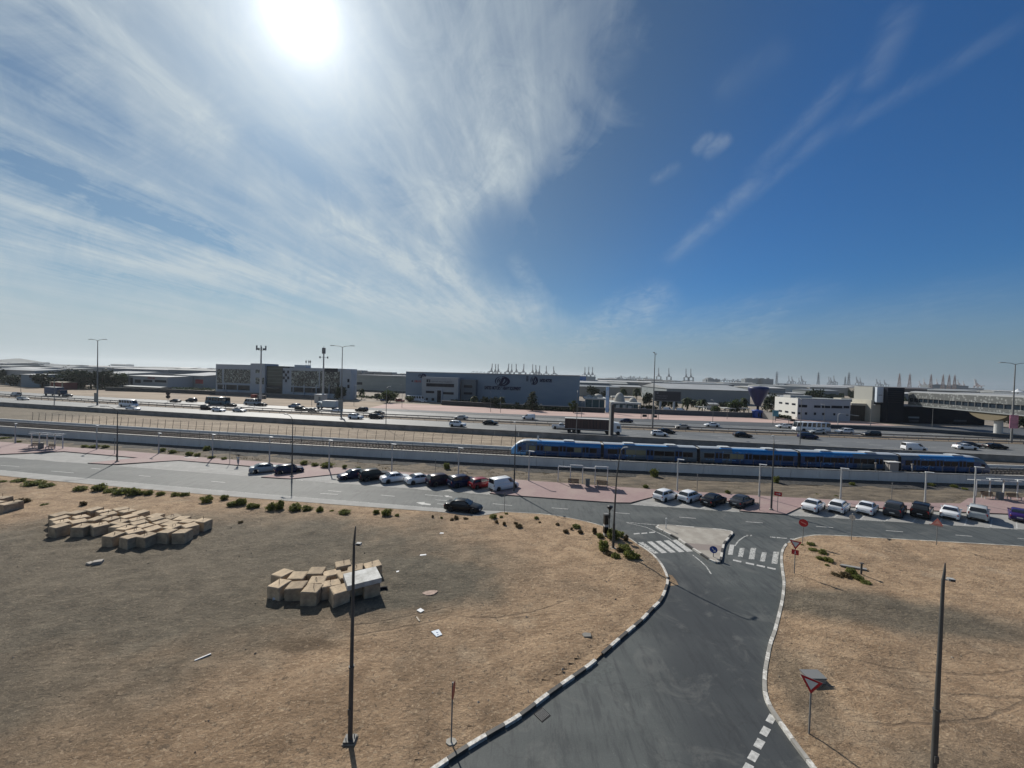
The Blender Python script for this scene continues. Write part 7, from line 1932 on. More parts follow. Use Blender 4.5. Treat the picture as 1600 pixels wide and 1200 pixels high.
# domed pavilion
DOME = M('dome_shell', (.34, .33, .30), .75, var=.15, vs=.6); PWH = M('pavilion_white', (.42, .43, .42), .8); TQ = M('pavilion_teal', (.03, .085, .10), .5)
def pavilion(x0, x1, base, top, domes, label, windows):
    F_ = Facade(x0, base, x1); t_ = F_.thing('domed_pavilion', label, 'building', 'domed pavilions')
    h_ = F_.uz((x0 + x1) / 2, top)[1]
    MB().box((F_.L / 2, 7, h_ / 2), (F_.L - 1.6, 12, h_)).build('glass_wall', TQ, t_); MB().box((F_.L / 2, 7, h_ + .25), (F_.L + .8, 15, .8)).build('roof_slab', PWH, t_)
    n_ = int(F_.L / 3)
    for i in range(n_ + 1): MB().box((F_.L * i / n_, -.1, h_ / 2), (.3, .3, h_)).build('column', PWH, t_)
    for x, w, ty in domes:
        u_, z_ = F_.uz(x, ty); r_ = w / FPX * F_.p.y / 2; MB().lathe([(r_ * math.cos(k * math.pi / 14), max(.6, z_ - h_ - .6) * math.sin(k * math.pi / 14)) for k in range(8)], n=16).build('dome', DOME, t_, (u_, 6, h_ + .6))
    for w_ in windows: mb_ = MB(); F_.rect(mb_, *w_, .12, .2); mb_.build('window', PWH, t_)
pavilion(914, 947, 638.5, 624, ((922, 11, 618), (936, 16, 616), (937, 9, 621)), 'domed pavilion with teal glass walls left of the blue-white blade sign', ())
pavilion(956, 1000, 641, 631, ((971.5, 17, 614), (993, 13, 622)), 'domed pavilion with white square windows right of the blade sign', ((962.5, 632.5, 968, 637.5), (973, 632.8, 977, 637.8), (981, 634, 987, 638)))
F_ = Facade(958, 636, 991, back=6); tt = F_.thing('curved_canopy', 'pale curved canopy edge above the right domed pavilion', 'canopy'); h_ = F_.uz(970, 620.5)[1]; MB().box((F_.L / 2, 3, h_), (F_.L, 6, .7)).build('roof', PWH, tt)
for k in (.05, .5, .95): MB().box((F_.L * k, 3, h_ / 2), (.5, .5, h_)).build('column', PWH, tt)
b = G(948.5, 645, PZ); hT = HT(b, 604); t = thing('blade_sign', 'tall slim blue-white blade sign standing before the domed pavilions', 'sign', b, R(-8))
MB().box((0, 0, hT / 2), (1.35, .5, hT - .3), m=0).box((.72, 0, hT / 2), (.14, .55, hT), m=1).box((0, -.26, hT * .75), (1.0, .03, hT * .2), m=2).build('blade', [M('blade_blue', (.28, .44, .62), .5, var=.25, vs=.5), BLK_S, M('blade_pale', (.45, .55, .65), .5)], t)
b = G(953.8, 691, PZ); b.y = barrY(b.x) + 1.0; hT = HT(b, 628); b.x = XAT(953.8, b.y, PZ); t = thing('concrete_totem', 'tall brown-grey totem slab seen edge-on between lorry and blade sign', 'pylon', b, R(20))
MB().box((.12, 0, hT / 2 - .3), (.85, .7, hT - .6), m=0).box((-.36, -.1, hT / 2), (.16, .6, hT - .2), m=1).ball((-.1, 0, hT - .6), (.4, .4, .6), m=1).build('slab', [M('totem_brown', (.085, .070, .058), .85, var=.2, vs=.6), M('totem_pale', (.42, .40, .36), .7)], t)

# billboard
F_ = Facade(1023, 641, 1064, a=R(-10)); t = F_.thing('billboard', 'dark billboard on two thick posts behind the highway', 'billboard')
mb = MB(); F_.rect(mb, 1022, 611, 1064, 627.3, .5, .9); mb.build('frame', M('bb_frame', (.13, .135, .14), .6), t)
mb = MB(); F_.rect(mb, 1023.5, 612, 1063, 626, .56, .1); mb.build('panel', M('bb_dark', (.022, .024, .032), .5), t)
mb = MB(); ua, zb_ = F_.uz(1025, 617.5); ub, zt_ = F_.uz(1043, 621.5); glyphs(mb, ua, zt_ + .6, ub - ua, .5, 12, rnd, -.62, 0, .1); glyphs(mb, ua, zt_ - .5, (ub - ua) * .9, .45, 10, rnd, -.62, 0, .1); uc, zc = F_.uz(1027, 614); mb.box((uc, -.62, zc), (.9, .04, .7)); mb.build('lettering', M('bb_grey', (.16, .17, .19), .6), t)
for x in (1031.5, 1053): u_, _ = F_.uz(x, 635); MB().tube((u_, 0, 0), (u_, 0, F_.uz(x, 627)[1]), .55, None, 10).build('post', WG, t)

# telecom masts and cabin
for px, py, top, lab, crown in ((407, 626, 539, 'telecom mast with a broad antenna crown in front of the glass office', 1), (504.5, 628.5, 541, 'telecom mast with a slim antenna cluster right of the white cabin', 0)):
    b = G(px, py, PZ); h_ = HT(b, top); t = thing('telecom_mast', lab, 'mast', b, 0, 'telecom masts')
    MB().tube((0, 0, 0), (0, 0, h_ * .93), .55, .28, 10).build('pole', M('mast_pale', (.42, .43, .42), .6), t)
    mb = MB()
    if crown:
        for i in range(6):
            a_ = i * math.pi / 3; c_, s_ = math.cos(a_), math.sin(a_)
            mb.tube((0, 0, h_ * .90), (2.0 * c_, 2.0 * s_, h_ * .92), .1, n=4); mb.box((2.1 * c_, 2.1 * s_, h_ * (.955 if i % 2 else .94)), (.4, .35, h_ * .075), a_); mb.box((1.2 * c_, 1.2 * s_, h_ * .925), (.7, .5, .9), a_)
    else:
        for k, z in enumerate((.80, .885, .92, .955)):
            for i in range(3):
                a_ = i * 2.09 + k; r_ = 1.9 if k == 0 else .55; mb.box((r_ * math.cos(a_), r_ * math.sin(a_), h_ * z), (.5, .4, h_ * .035), a_); mb.tube((0, 0, h_ * z), (r_ * math.cos(a_), r_ * math.sin(a_), h_ * z), .08, n=4)
        mb.tube((0, 0, h_ * .9), (0, 0, h_), .1, n=5)
    mb.build('antennas', M('antenna_grey', (.16, .17, .18), .6), t)
F_ = Facade(491, 628.5, 502.5); t = F_.thing('equipment_cabin', 'white equipment cabin at the foot of the slim telecom mast', 'cabin'); h_ = F_.uz(497, 617)[1]
MB().box((F_.L / 2, 2, h_ / 2), (F_.L, 4, h_)).build('body', M('cabin_far_white', (.42, .43, .41), .8), t); MB().box((F_.L / 2, 2, h_ + .1), (F_.L + .3, 4.3, .25)).build('roof', WG, t); MB().box((F_.L * .7, -.05, h_ * .4), (1.1, .1, h_ * .7)).build('door', SHEDG, t)
for px, py, w, lab in ((397, 621.5, 8, 'red'), (409, 623, 12, 'grey')):
    p = G(px, py, PZ); t = thing('ground_cabinet', f'low {lab} ground cabinet near the foot of the crowned telecom mast', 'cabinet', p, R(-8)); MB().box((0, 0, .8), (w * .33, 1.4, 1.6)).box((0, 0, 1.65), (w * .35, 1.6, .12)).build('body', M('cabinet_' + lab, (.25, .05, .04) if lab == 'red' else (.12, .12, .12), .8), t)

# boundary walls and fences along the far side
def far_wall(name, label, pts, hgt, mat, cat='fence', th=.3):
    w = [G(x, y, PZ) for x, y in pts]; t_ = thing(name, label, cat, w[0])
    mb_ = MB(); caps = MB()
    for a_, b_ in zip(w, w[1:]):
        d_ = b_ - a_; m_ = (a_ + b_) / 2 - w[0]; mb_.box((m_.x, m_.y, hgt / 2), (d_.length, th, hgt), math.atan2(d_.y, d_.x)); caps.box((m_.x, m_.y, hgt + .08), (d_.length, th * 1.5, .16), math.atan2(d_.y, d_.x))
    mb_.build('panel', mat, t_); caps.build('top_rail', GALV, t_)
FD = M('fence_dark', (.032, .038, .040), .85, var=.3, vs=.5)
far_wall('boundary_wall', 'dark grey boundary wall in front of the glass office', [(337, 617), (420, 620), (500, 624)], 1.8, M('bwall_grey', (.11, .11, .115), .85))
far_wall('boundary_fence', 'dark fence in front of the grey warehouse', [(690, 632.5), (780, 637.5), (870, 642), (945, 645)], 2.0, FD)
far_wall('boundary_fence', 'dark fence before the shops at the far left', [(165, 610.5), (250, 613), (337, 617)], 2.0, FD)
far_wall('boundary_fence', 'dark fence between the domed pavilion and the blue kiosk', [(958, 644.5), (1050, 648), (1175, 652.5)], 2.0, M('fence_bluegrey', (.07, .085, .095), .85))
far_wall('boundary_wall', 'pale boundary wall right of the blue kiosk', [(1192, 654), (1212, 657)], 3.0, M('bwall_pale', (.28, .27, .25), .85))
far_wall('highway_wall', 'long low dark wall beside the frontage road at the right', [(1230, 667), (1330, 670), (1440, 675), (1541, 682), (1640, 690)], 1.1, M('low_wall_blue', (.045, .06, .08), .85))
for px0, px1, py, tp, lab in ((1091, 1112, 645, 636, 'left'), (1132, 1150, 647, 638, 'middle'), (1156, 1171, 648, 638, 'right')):
    F_ = Facade(px0, py, px1); t = F_.thing('parking_canopy', f'{lab} pale parking canopy between billboard and blue cone', 'canopy', 'parking canopies'); h_ = F_.uz(px0, tp)[1]
    MB().box((F_.L / 2, 3, h_), (F_.L, 6, .35)).build('roof', M('canopy_pale', (.40, .40, .38), .8), t)
    for k in (.05, .5, .95): MB().box((F_.L * k, .3, h_ / 2), (.25, .25, h_)).build('post', GALV, t)
simple('white_store', 'small white store with dark openings left of the parking canopies', 1104, 1122, 640, 631, 8, PWH, ROOFL, wins=((1115, 634, 1121, 639),), roofh=.4)
for px, py, k, c, lab in ((1064, 643.5, 'van', 'white', 'white van parked just right of the billboard'), (1043, 642, 'van', 'white', 'white van parked under the dark billboard'), (1010, 640.5, 'sedan', 'silver', 'silver car parked between domed pavilion and tall lamp'),
                          (601, 627, 'van', 'blue', 'blue van parked by the pale shed'), (625, 628, 'suv', 'red', 'red vehicle parked between round tree and warehouse'), (650, 627, 'coach', 'white', 'long white bus parked at the left end of the warehouse'), (661, 628.5, 'hatch', 'white', 'white car parked before the warehouse office')):
    p = G(px, py, PZ); car(k, c, p, slope(farFar, p.x), lab, 'bus' if k == 'coach' else 'van' if k == 'van' else 'car', 'vehicles parked beyond the highway', False, name='parked_' + KNAME[k])
F_ = Facade(1075, 646, 1084); p = G(1072, 646, PZ)
lorry_p = None
b = G(1240 * 0 + 1211, 659.5, PZ); t = thing('teal_sign', 'small teal sign panel on a post right of the blue kiosk', 'sign', b, R(-10)); h_ = HT(b, 641); MB().tube((0, 0, 0), (0, 0, h_ - 1.5), .1, n=6).build('post', GALV, t); MB().box((0, -.15, h_ - 1.2), (2.1, .12, 2.4)).build('panel', M('panel_teal', (.10, .28, .34), .6), t)
for px, py, lab in ((262.5, 628.5, 'post with two round dark discs at the highway edge left of the glass office'),):
    b = G(px, py, PZ); t = thing('disc_sign', lab, 'road sign', b, face(b)); MB().tube((0, 0, 0), (0, 0, 4.2), .08, n=6).build('post', GALV, t)
    for z in (2.3, 3.7): mb = MB(); disc(mb, (0, z), .75, -.1, 0, 16); mb.box((0, -.04, z), (1.1, .06, 1.1)); mb.build('disc', M('disc_brown', (.06, .04, .035), .7), t)
far_benches = [(1007, 654, 'left of the tall lamp'), (1023, 655, 'right of the tall lamp'), (1238, 661, 'before the white office')]
for px, py, lab in far_benches:
    b = G(px, py, PZ); t = thing('kerb_shelter', 'small dark bus bay frame ' + lab, 'shelter', b, slope(farFar, b.x), 'small frames on the far pavement')
    for k in (-1.3, 1.3): MB().box((k, 0, 1.2), (.15, .15, 2.4)).build('post', DPOLE, t)
    MB().box((0, 0, 1.1), (1.6, .5, .9)).build('seat_box', BLK_S, t)

# ------------------------------------------------------------------ trees beyond the highway
def tree_mesh(seed, kind):
    rnd = random.Random(seed); cr = MB(); tr = MB()
    if kind == 'round':
        tr.path([(0, 0, 0), (.02, 0, .25), (0, .02, .5)], [.045, .035, .02], 6)
        for k in range(6): a = rnd.random() * 6.28; tr.tube((0, 0, .22 + .04 * k), (.3 * math.cos(a), .3 * math.sin(a), .5 + .05 * k), .018, .006, 4)
        leaf_cloud(cr, 1300, (0, 0, .60), (.50, .50, .40), .12, rnd, clumps=15)
    elif kind == 'wide':
        for k in range(5): a = rnd.random() * 6.28; tr.tube((.1 * math.cos(a), .1 * math.sin(a), 0), (.4 * math.cos(a), .4 * math.sin(a), .6), .03, .01, 5)
        leaf_cloud(cr, 1500, (0, 0, .50), (.60, .55, .48), .13, rnd, clumps=20)
    elif kind == 'cone':
        tr.tube((0, 0, 0), (0, 0, .9), .03, .008, 6)
        for k in range(11):
            z = .14 + .078 * k; w = .36 * (1 - k / 12) ** .8 * rnd.uniform(.8, 1.15)
            leaf_cloud(cr, int(200 * (1 - k / 15)), (rnd.uniform(-.04, .04), rnd.uniform(-.04, .04), z), (w, w, .07), .07, rnd)
    else:
        tr.path([(0, 0, 0), (.01, 0, .3), (0, 0, .62)], [.035, .026, .03], 6)
        for k in range(38):
            a = rnd.random() * 6.28; e = rnd.uniform(-.5, 1.2); l = rnd.uniform(.32, .45); pr = None
            for s_ in range(6):
                q = s_ / 5; x = l * q * math.cos(e * (1 - q * .2)); z = .64 + l * q * math.sin(e) - .34 * q * q
                p = Vector((x * math.cos(a), x * math.sin(a), z)); w = .075 * (1 - abs(q - .4)) 
                n_ = Vector((-math.sin(a), math.cos(a), 0)) * w
                if pr: cr.add([pr[0] - pr[1], pr[0] + pr[1], p + n_, p - n_], [(0, 1, 2, 3)])
                pr = (p, n_)
    return cr.mesh('crown', LD), tr.mesh('trunk', BARK)
TM = {k: [tree_mesh(60 + i, k) for i in range(3 if k == 'round' else 2)] for k in ('round', 'wide', 'cone', 'palm')}
rnd = random.Random(21)
TREES = [('wide', 22, 603, 582, 26, 'd', 'bushy tree at the far left behind the pale cabin'), ('wide', 3, 600, 576, 22, 'd', 'dark tree cut by the far left edge'), ('round', 66, 606, 584, 24, 'd', 'dark tree just left of the red kiosk'), ('round', 82, 605, 584, 24, 'd', 'dark tree directly behind the red kiosk'),
         ('wide', 100, 606, 583, 28, 'd', 'dark tree behind the small white canopy'), ('wide', 124, 607, 575, 34, 'd', 'tallest dark tree of the left group'), ('round', 142, 608, 581, 26, 'd', 'dark tree left of the twin-arm highway lamp'), ('wide', 160, 608, 578, 30, 'd', 'dark tree right behind the leftmost twin-arm highway lamp'),
         ('wide', 179, 607, 580, 28, 'd', 'dark tree at the right end of the left tree group'), ('round', 193, 605, 583, 17, 'm', 'lighter green tree between tree group and shop building'), ('wide', 222, 590, 580.5, 15, 'd', 'small dark tree crown behind the shop building roof'), ('round', 215, 603, 593, 11, 'm', 'small brownish tree before the shop windows'),
         ('wide', 531, 626, 603, 24, 'd', 'dark tree at the right end of the glass office'), ('palm', 565, 624, 601, 12, 'p', 'thin palm before the pale shed'), ('wide', 607, 629, 606, 27, 'm', 'bright green round tree before the pale shed'), ('cone', 528, 624, 600, 10, 'd', 'slim dark tree close to the right glass wing'),
         ('palm', 741, 634, 613, 17, 'p', 'palm at the corner of the warehouse office'), ('round', 758, 636, 619, 14, 'd', 'dark shrubby tree left of the big emblem'), ('wide', 772, 637, 617, 18, 'd', 'dark tree under the big warehouse emblem'), ('palm', 784, 636, 615, 15, 'p', 'palm under the big warehouse emblem'), ('round', 808, 639, 628, 9, 'd', 'small bush tree in the middle of the warehouse wall'),
         ('cone', 832, 642, 611, 30, 'd', 'tall dark conical tree before the warehouse wall'), ('round', 896, 645, 625, 17, 'm', 'green tree at the right end of the warehouse'), ('wide', 928, 621, 602.5, 27, 'd', 'big dark round tree behind the domed pavilion'), ('palm', 974, 622, 602, 14, 'p', 'palm behind the right dome'), ('palm', 995, 624, 600, 16, 'p', 'tall palm right of the right dome'),
         ('wide', 1011, 636, 612, 20, 'd', 'dark tree left of the tall right lamp'), ('wide', 1033, 640, 620, 22, 'd', 'dark tree behind the left billboard post'), ('wide', 1052, 641, 622, 20, 'd', 'dark tree behind the right billboard post'), ('palm', 1073, 643, 614, 20, 'p', 'palm just right of the billboard'), ('palm', 1097, 644, 616, 20, 'p', 'second palm right of the billboard'),
         ('wide', 1149, 647, 620, 22, 'm', 'yellowish green tree left of the blue cone'), ('palm', 1162, 646, 614, 18, 'p', 'palm touching the left side of the blue cone'), ('wide', 1203, 646, 615, 30, 'd', 'dark broad tree right of the blue cone'), ('wide', 1271, 634, 602.5, 30, 'd', 'big dark tree behind the white office'), ('round', 1331, 628, 609, 13, 'd', 'dark tree behind the slatted hall'),
         ('round', 1246 - 40, 652, 640, 10, 'm', 'small green tree above the pale boundary wall'), ('wide', 1587, 668, 646, 30, 'd', 'dark tree under the footbridge at the right edge'), ('wide', 1606, 670, 644, 30, 'd', 'dark tree cut by the right picture edge'), ('wide', 1236, 632, 620, 14, 'd', 'small dark tree left of the white office'),
         ('round', 1336, 630, 612, 14, 'd', 'dark rounded tree above the slatted hall'), ('wide', 1118, 648, 631, 16, 'm', 'green tree before the white store'), ('wide', 1132, 641, 625, 18, 'd', 'dark tree right of the white store'),
         ('wide', 1218, 640, 618, 22, 'd', 'dark tree between blue cone and white office'), ('wide', 1086, 636, 622, 22, 'd', 'dark tree between the two palms right of the billboard'), ('round', 944, 622, 610, 10, 'd', 'small dark tree behind the blade sign'),
         ('wide', 1290, 612, 603, 20, 'd', 'low dark tree on the skyline right of the big dark tree'), ('wide', 1225, 612, 604, 20, 'd', 'low dark tree on the skyline right of the cone'), ('wide', 640, 628, 617, 16, 'm', 'green bush before the left warehouse corner'),
         ('wide', 710, 631, 624, 14, 'm', 'green bush before the warehouse office door'), ('wide', 590, 625, 614, 12, 'd', 'dark bush left of the bright green round tree'),
         ('wide', 90, 604, 579, 30, 'd', 'tall dark tree behind the red kiosk and canopy'), ('wide', 112, 603, 577, 30, 'd', 'tall dark tree right of the small white canopy'), ('wide', 153, 604, 577, 28, 'd', 'tall dark tree at the foot of the leftmost twin-arm lamp'), ('wide', 172, 604, 579, 24, 'd', 'dark tree just right of the leftmost twin-arm lamp')]
for kind, px, base, top, w, shade, lab in TREES:
    if px < 200: w *= 1.2; top -= 1
    p = G(px, base, PZ - .05); h_ = HT(p, top); ww = w / FPX * p.y
    cm, tm = rnd.choice(TM[kind]); base_w = {'round': 1.0, 'wide': 1.2, 'cone': .7, 'palm': .8}[kind]
    t = thing('palm_tree' if kind == 'palm' else 'tree', lab, 'tree', p, rnd.uniform(0, 6.28), 'trees beyond the highway', (ww / base_w, ww / base_w, h_))
    c_ = ob('crown', cm, t); ob('trunk', tm, t)
    paint(c_, {'d': LD, 'm': LM, 'p': LP}[shade])
def hedge(px0, py0, px1, py1, hgt, mat, label, n=300):
    a_, b_ = G(px0, py0, PZ), G(px1, py1, PZ); rnd_ = random.Random(int(px0)); mb_ = MB(); L_ = (b_ - a_).length; d_ = (b_ - a_).normalized()
    for k in range(n):
        q = rnd_.random() * L_; leaf_cloud(mb_, 3, (d_.x * q, d_.y * q, hgt * .5 * (1 + .35 * noise.noise(Vector((q * .3, 0, px0))))), (1.0, .8, hgt * .55), .75, rnd_)
    tag(mb_.build('hedge', mat, None, a_), label, 'hedge', 'hedges beyond the highway')
hedge(268, 610, 337, 612, 2.4, LM, 'bright green hedge left of the glass office')
hedge(700, 629, 760, 633, 2.0, LD, 'dark hedge at the foot of the warehouse office')
hedge(775, 638, 905, 644, 1.8, LD, 'long dark hedge along the warehouse wall', 500)
hedge(555, 621, 600, 624, 1.6, LM, 'low green hedge before the pale shed')
hedge(120, 608, 200, 610, 2.2, LD, 'dark hedge under the left tree group')
hedge(1196, 652, 1236, 655, 1.6, LM, 'low scrub hedge left of the white office')
hedge(1000, 640, 1025, 641.5, 2.4, LD, 'dark hedge between domed pavilion and billboard')

# ------------------------------------------------------------------ the far distance: sheds, port cranes, pylons, hills
def far_pos(px, dist): return Vector((XAT(px, dist, PZ), dist, PZ))
rnd = random.Random(31)
cols = [(.30, .31, .31), (.20, .22, .23), (.36, .34, .30), (.14, .16, .18), (.42, .43, .42), (.24, .22, .19), (.10, .13, .17)]
shm = [M(f'far_wall_{i}', c, .85) for i, c in enumerate(cols)]
k = 0; sheds = []
for row, (dist, n_, hmin, hmax) in enumerate(((300, 9, 7, 10), (420, 16, 7, 12), (600, 22, 8, 13), (900, 26, 8, 15), (1500, 26, 9, 17), (2400, 20, 10, 26))):
    for i in range(n_):
        px = -60 + 1720 * (i + rnd.uniform(.1, .9)) / n_
        if dist < 420 and (330 < px < 920 or px > 1040): continue
        if dist <= 420 and 600 < px < 900: continue
        d_ = dist * rnd.uniform(.85, 1.25); sheds.append((px, d_, rnd.uniform(.07, .16) * min(d_, 900), rnd.uniform(hmin, hmax), row))
sheds.sort()
for k, (px, d_, w_, h_, row) in enumerate(sheds):
    p = far_pos(px, d_); dp = rnd.uniform(20, 60)
    mb = MB(); mb.box((0, dp / 2, h_ / 2), (w_, dp, h_), m=0)
    o = .6; mb.add([(-w_ / 2 - o, -o, h_), (w_ / 2 + o, -o, h_), (w_ / 2 + o, dp + o, h_), (-w_ / 2 - o, dp + o, h_), (-w_ / 2 - o, dp / 2, h_ + 1.5), (w_ / 2 + o, dp / 2, h_ + 1.5)], [(0, 1, 5, 4), (2, 3, 4, 5), (1, 2, 5), (3, 0, 4), (3, 2, 1, 0)], 1)
    place = 'behind the glass office' if px < 560 and px > 337 else 'on the skyline left of the glass office' if px <= 337 else 'behind the grey warehouse' if px < 910 else 'on the skyline between warehouse and blue cone' if px < 1180 else 'on the skyline right of the blue cone'
    tag(mb.build('distant_shed', [rnd.choice(shm), rnd.choice((ROOFL, MATS['roof_white_far'], SHEDG, shm[3]))], None, p, rnd.uniform(-.25, .05)), f'distant low shed {place}', 'shed', f'distant sheds {place}')
for pl_ in ('behind the glass office', 'on the skyline left of the glass office', 'behind the grey warehouse', 'on the skyline between warehouse and blue cone', 'on the skyline right of the blue cone'):
    its = sorted([o for o in COL.objects if o.get('group') == f'distant sheds {pl_}'], key=lambda o: PX(o.location)[0])
    for i, o in enumerate(its): o['label'] = f'{ORD[i]} distant low shed from the left {pl_}'
CRM = M('crane_grey', (.13, .15, .18), .7); CRR = M('crane_red', (.24, .17, .155), .7); CRB = M('crane_pale', (.42, .43, .44), .7)
def sts(up, mats, name='crane'):
    """ship-to-shore gantry crane, 1 unit = its full height"""
    mb = MB(); r_ = .019
    for x in (-.16, .16):
        for y in (-.12, .12):
            mb.tube((x, y, 0), (x * .8, y, .42), r_ * 1.3, n=4)
        mb.tube((x, -.12, .2), (x, .12, .2), r_, n=4)
    mb.tube((-.16, 0, .22), (.16, 0, .22), r_, n=4); mb.tube((-.14, -.12, .42), (.14, -.12, .42), r_, n=4); mb.tube((-.14, .12, .42), (.14, .12, .42), r_, n=4)
    mb.box((-.12, 0, .43), (.55, .08, .045)); mb.box((-.08, 0, .47), (.10, .08, .06))
    mb.tube((.10, -.06, .42), (.06, 0, .68), r_, n=4); mb.tube((.10, .06, .42), (.06, 0, .68), r_, n=4); mb.tube((-.14, 0, .42), (.06, 0, .68), r_ * .8, n=4)
    if up: mb.tube((.14, 0, .44), (.22, 0, 1.0), r_ * 1.8, r_ * 1.4, n=4, m=1); mb.tube((.10, 0, .44), (.19, 0, .99), r_, n=4, m=1); mb.tube((.06, 0, .68), (.20, 0, .85), r_ * .5, n=3)
    else: mb.box((.36, 0, .43), (.46, .05, .03), m=1); mb.tube((.06, 0, .68), (.5, 0, .44), r_ * .6, n=3)
    return mb.mesh(name, mats)
STS = {(1, 'g'): sts(1, [CRM, CRM]), (0, 'g'): sts(0, [CRM, CRM]), (1, 'r'): sts(1, [CRR, CRB])}
def pyl(mats):
    mb = MB(); r_ = .010
    for a_ in range(4):
        c_, s_ = math.cos(a_ * math.pi / 2 + .78), math.sin(a_ * math.pi / 2 + .78)
        mb.tube((.10 * c_, .10 * s_, 0), (.035 * c_, .035 * s_, .72), r_, n=4); mb.tube((.035 * c_, .035 * s_, .72), (0, 0, 1), r_, n=4)
        c2, s2 = math.cos((a_ + 1) * math.pi / 2 + .78), math.sin((a_ + 1) * math.pi / 2 + .78)
        for k_ in range(7):
            z0, z1 = .72 * k_ / 7, .72 * (k_ + 1) / 7; w0, w1 = .10 - .065 * z0 / .72, .10 - .065 * z1 / .72
            mb.tube((w0 * c_, w0 * s_, z0), (w1 * c2, w1 * s2, z1), r_ * .6, n=3, m=k_ % 2); mb.tube((w1 * c_, w1 * s_, z1), (w1 * c2, w1 * s2, z1), r_ * .6, n=3)
    for z in (.70, .80, .90): mb.tube((-.15, 0, z), (.15, 0, z), r_, n=4)
    return mb.mesh('lattice_tower', mats)
PY = {'g': pyl([CRM, CRM]), 'r': pyl([CRR, CRB])}
def put(mesh, name, px, top, dist, rz, label, cat, group, wide=1.0):
    wide *= 1.25
    p = far_pos(px, dist); h_ = HT(p, top)
    o = ob(name, mesh, None, p, rz, (h_ * wide, h_ * wide, h_)); tag(o, label, cat, group)
for i, (px, top) in enumerate(((767, 568), (773.5, 568.5), (778.5, 568.5), (793, 568), (799, 568.5), (807, 568.5), (817, 568.5), (832, 569), (838, 570), (842, 571), (853.5, 571.5), (866, 572.5))):
    put(STS[(1, 'g')], 'port_crane', px, top, 2600, R(80 + 9 * (i % 3)), f'{ORD[i]} tall raised-boom port crane from the left above the warehouse', 'crane', 'raised-boom port cranes above the warehouse', 1.15)
for i, (px, top) in enumerate(((738, 575.5), (744, 576), (750, 576), (755.5, 577))):
    put(STS[(0, 'g')], 'port_crane', px, top, 3000, R(10), f'{ORD[i]} small low port crane from the left above the warehouse office', 'crane', 'low port cranes above the warehouse office', 1.2)
for i, (px, top) in enumerate(((913.5, 573.5), (919.5, 573), (925.5, 573.5))):
    put(STS[(1, 'g')], 'port_crane', px, top, 2800, R(80), f'{ORD[i]} of three raised-boom cranes right of the blue band shed', 'crane', 'three raised-boom cranes', 1.1)
for i, (px, top) in enumerate(((969, 582.5), (983.5, 583), (989, 583.5), (998, 584), (1009, 584), (1131, 586.5), (1144, 588), (1151.5, 588))):
    put(STS[(0, 'g')], 'port_crane', px, top, 2600, R(15), f'{ORD[i]} low-boom port crane from the left of the middle skyline', 'crane', 'low-boom port cranes of the middle skyline', 1.3)
for i, (px, top) in enumerate(((1029, 574.5), (1045, 575), (1072, 576), (1079.5, 576))):
    put(STS[(1, 'g')], 'port_crane', px, top, 2300, R(75), f'{ORD[i]} large raised-boom crane from the left right of the tall lamp', 'crane', 'four large raised-boom cranes', .85)
for i, (px, top) in enumerate(((1213, 580), (1278, 581), (1325.5, 581), (1320, 588))):
    put(PY['g'], 'lattice_tower', px, top, 1500, R(20), f'{ORD[i]} grey lattice tower from the left right of the blue cone', 'tower', 'grey lattice towers', .75)
for i, (px, top) in enumerate(((1404.5, 583), (1420.5, 583.5), (1453.7, 584.5), (1472.5, 584.8), (1482, 585), (1490.7, 585.2))):
    put(PY['r'], 'lattice_tower', px, top, 1200, R(20), f'{ORD[i]} red and white lattice tower from the left above the footbridge', 'tower', 'red and white lattice towers', .8)
for i, px in enumerate((1233, 1239, 1249, 1254, 1296, 1300, 1304, 1341, 1345, 1372, 1376, 1439, 1445, 1500, 1507, 1561, 1590, 1184, 1465, 1384)):
    put(STS[(1, 'r' if px > 1430 else 'g')], 'port_crane', px, (587 if px < 1350 else 592) + (i % 3) * 1.5, 3300, R(70 + 20 * (i % 2)), f'{ORD[i]} faint distant crane among the right half of the skyline', 'crane', 'faint distant cranes on the right', .9)
for i, (px, w_, top, d_) in enumerate(((1109, 8, 591, 1800), (1116, 16, 592.5, 1900), (1176, 26, 592, 1700), (1195, 24, 592, 1700), (960, 26, 591, 2400), (990, 40, 592.5, 2500), (1103, 2, 593, 1600), (1020, 30, 594, 2500), (1060, 34, 595, 2500), (1270, 40, 602, 1500), (1480, 60, 602, 1300))):
    p = far_pos(px, d_); h_ = HT(p, top); ww = w_ / FPX * d_
    mb = MB(); mb.box((0, 10, h_ / 2), (ww, 30, h_)); mb.box((-ww * .2, 10, h_ * 1.03), (ww * .3, 20, h_ * .1)); mb.box((ww * .25, 8, h_ * 1.05), (ww * .12, 10, h_ * .16))
    tag(mb.build('distant_block', shm[3 if i % 2 else 1], None, p), f'{ORD[i]} hazy block-like building listed along the port skyline', 'building', 'hazy blocks of the port skyline')
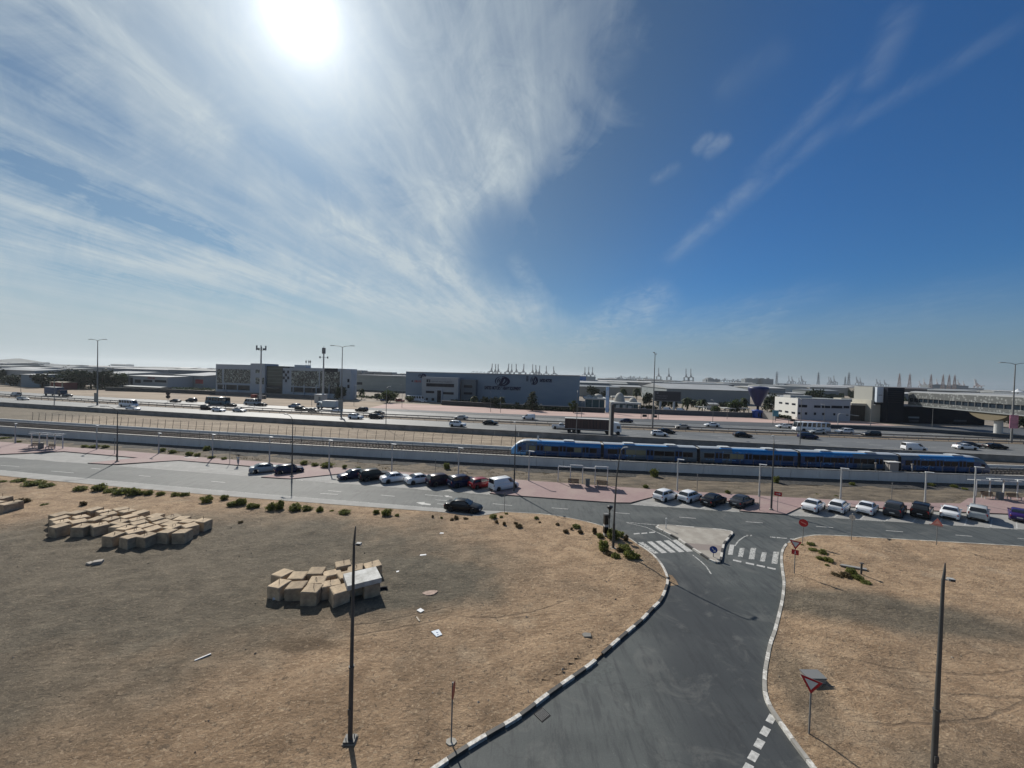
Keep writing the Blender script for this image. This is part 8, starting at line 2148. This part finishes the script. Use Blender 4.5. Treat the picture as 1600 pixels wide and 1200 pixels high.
# low hills and a mast at the far left
mb = MB(); n = 40
prof = [v_ * .62 for v_ in (0, 3, 9, 16, 22, 30, 31, 36, 44, 60, 62, 52, 40, 33, 28, 21, 15, 10, 6, 3, 0)]
x0_, x1_ = XAT(-120, 2600, 0), XAT(40, 2600, 0)
for j in range(5):
    for i, hh in enumerate(prof): mb.v.append((x0_ + (x1_ - x0_) * i / 20, 2600 + 120 * j, PZ - 1 + hh * (0, .8, 1.35, .8, 0)[j] * .9))
for j in range(4):
    for i in range(20): mb.f.append((j * 21 + i, j * 21 + i + 1, (j + 1) * 21 + i + 1, (j + 1) * 21 + i)); mb.m.append(0); mb.sm.append(True)
struct('hills', mb, M('hill', (.12, .12, .11), .95, var=.2, vs=.01))
mb = MB(); rnd = random.Random(77)
for _ in range(2600):
    px = rnd.uniform(-40, 1640); d_ = rnd.choice((500, 700, 1000, 1400, 1900)) * rnd.uniform(.8, 1.2)
    if noise.noise(Vector((px * .02, d_ * .004, 0))) < .02: continue
    p = far_pos(px, d_); s_ = rnd.uniform(3, 7)
    for q in range(3):
        a_ = rnd.random() * 3.14; o = Vector((rnd.uniform(-4, 4), rnd.uniform(-4, 4), 0)); mb.add([p + o + Vector((-s_ * .6 * math.cos(a_), -s_ * .6 * math.sin(a_), 0)), p + o + Vector((s_ * .6 * math.cos(a_), s_ * .6 * math.sin(a_), 0)), p + o + Vector((s_ * .4 * math.cos(a_), 0, s_)), p + o + Vector((-s_ * .4 * math.cos(a_), 0, s_ * .9))], [(0, 1, 2, 3)])
tag(mb.build('distant_trees', LD), 'far-off dark scrub and treetops scattered between the distant sheds', 'trees', kind='stuff')

# ------------------------------------------------------------------ haze
hz_ = MB(); hz_.box((0, 4500, 69), (18500, 10800, 140)); 
hm_ = bpy.data.materials.new('haze_air'); hm_.use_nodes = True; ht = hm_.node_tree; ht.nodes.clear()
pv = ht.nodes.new('ShaderNodeVolumePrincipled'); pv.inputs['Color'].default_value = (.78, .84, .88, 1); pv.inputs['Density'].default_value = 0.00009; pv.inputs['Anisotropy'].default_value = 0.4
out = ht.nodes.new('ShaderNodeOutputMaterial'); ht.links.new(pv.outputs[0], out.inputs['Volume'])
tag(hz_.build('haze', hm_), kind='stuff')
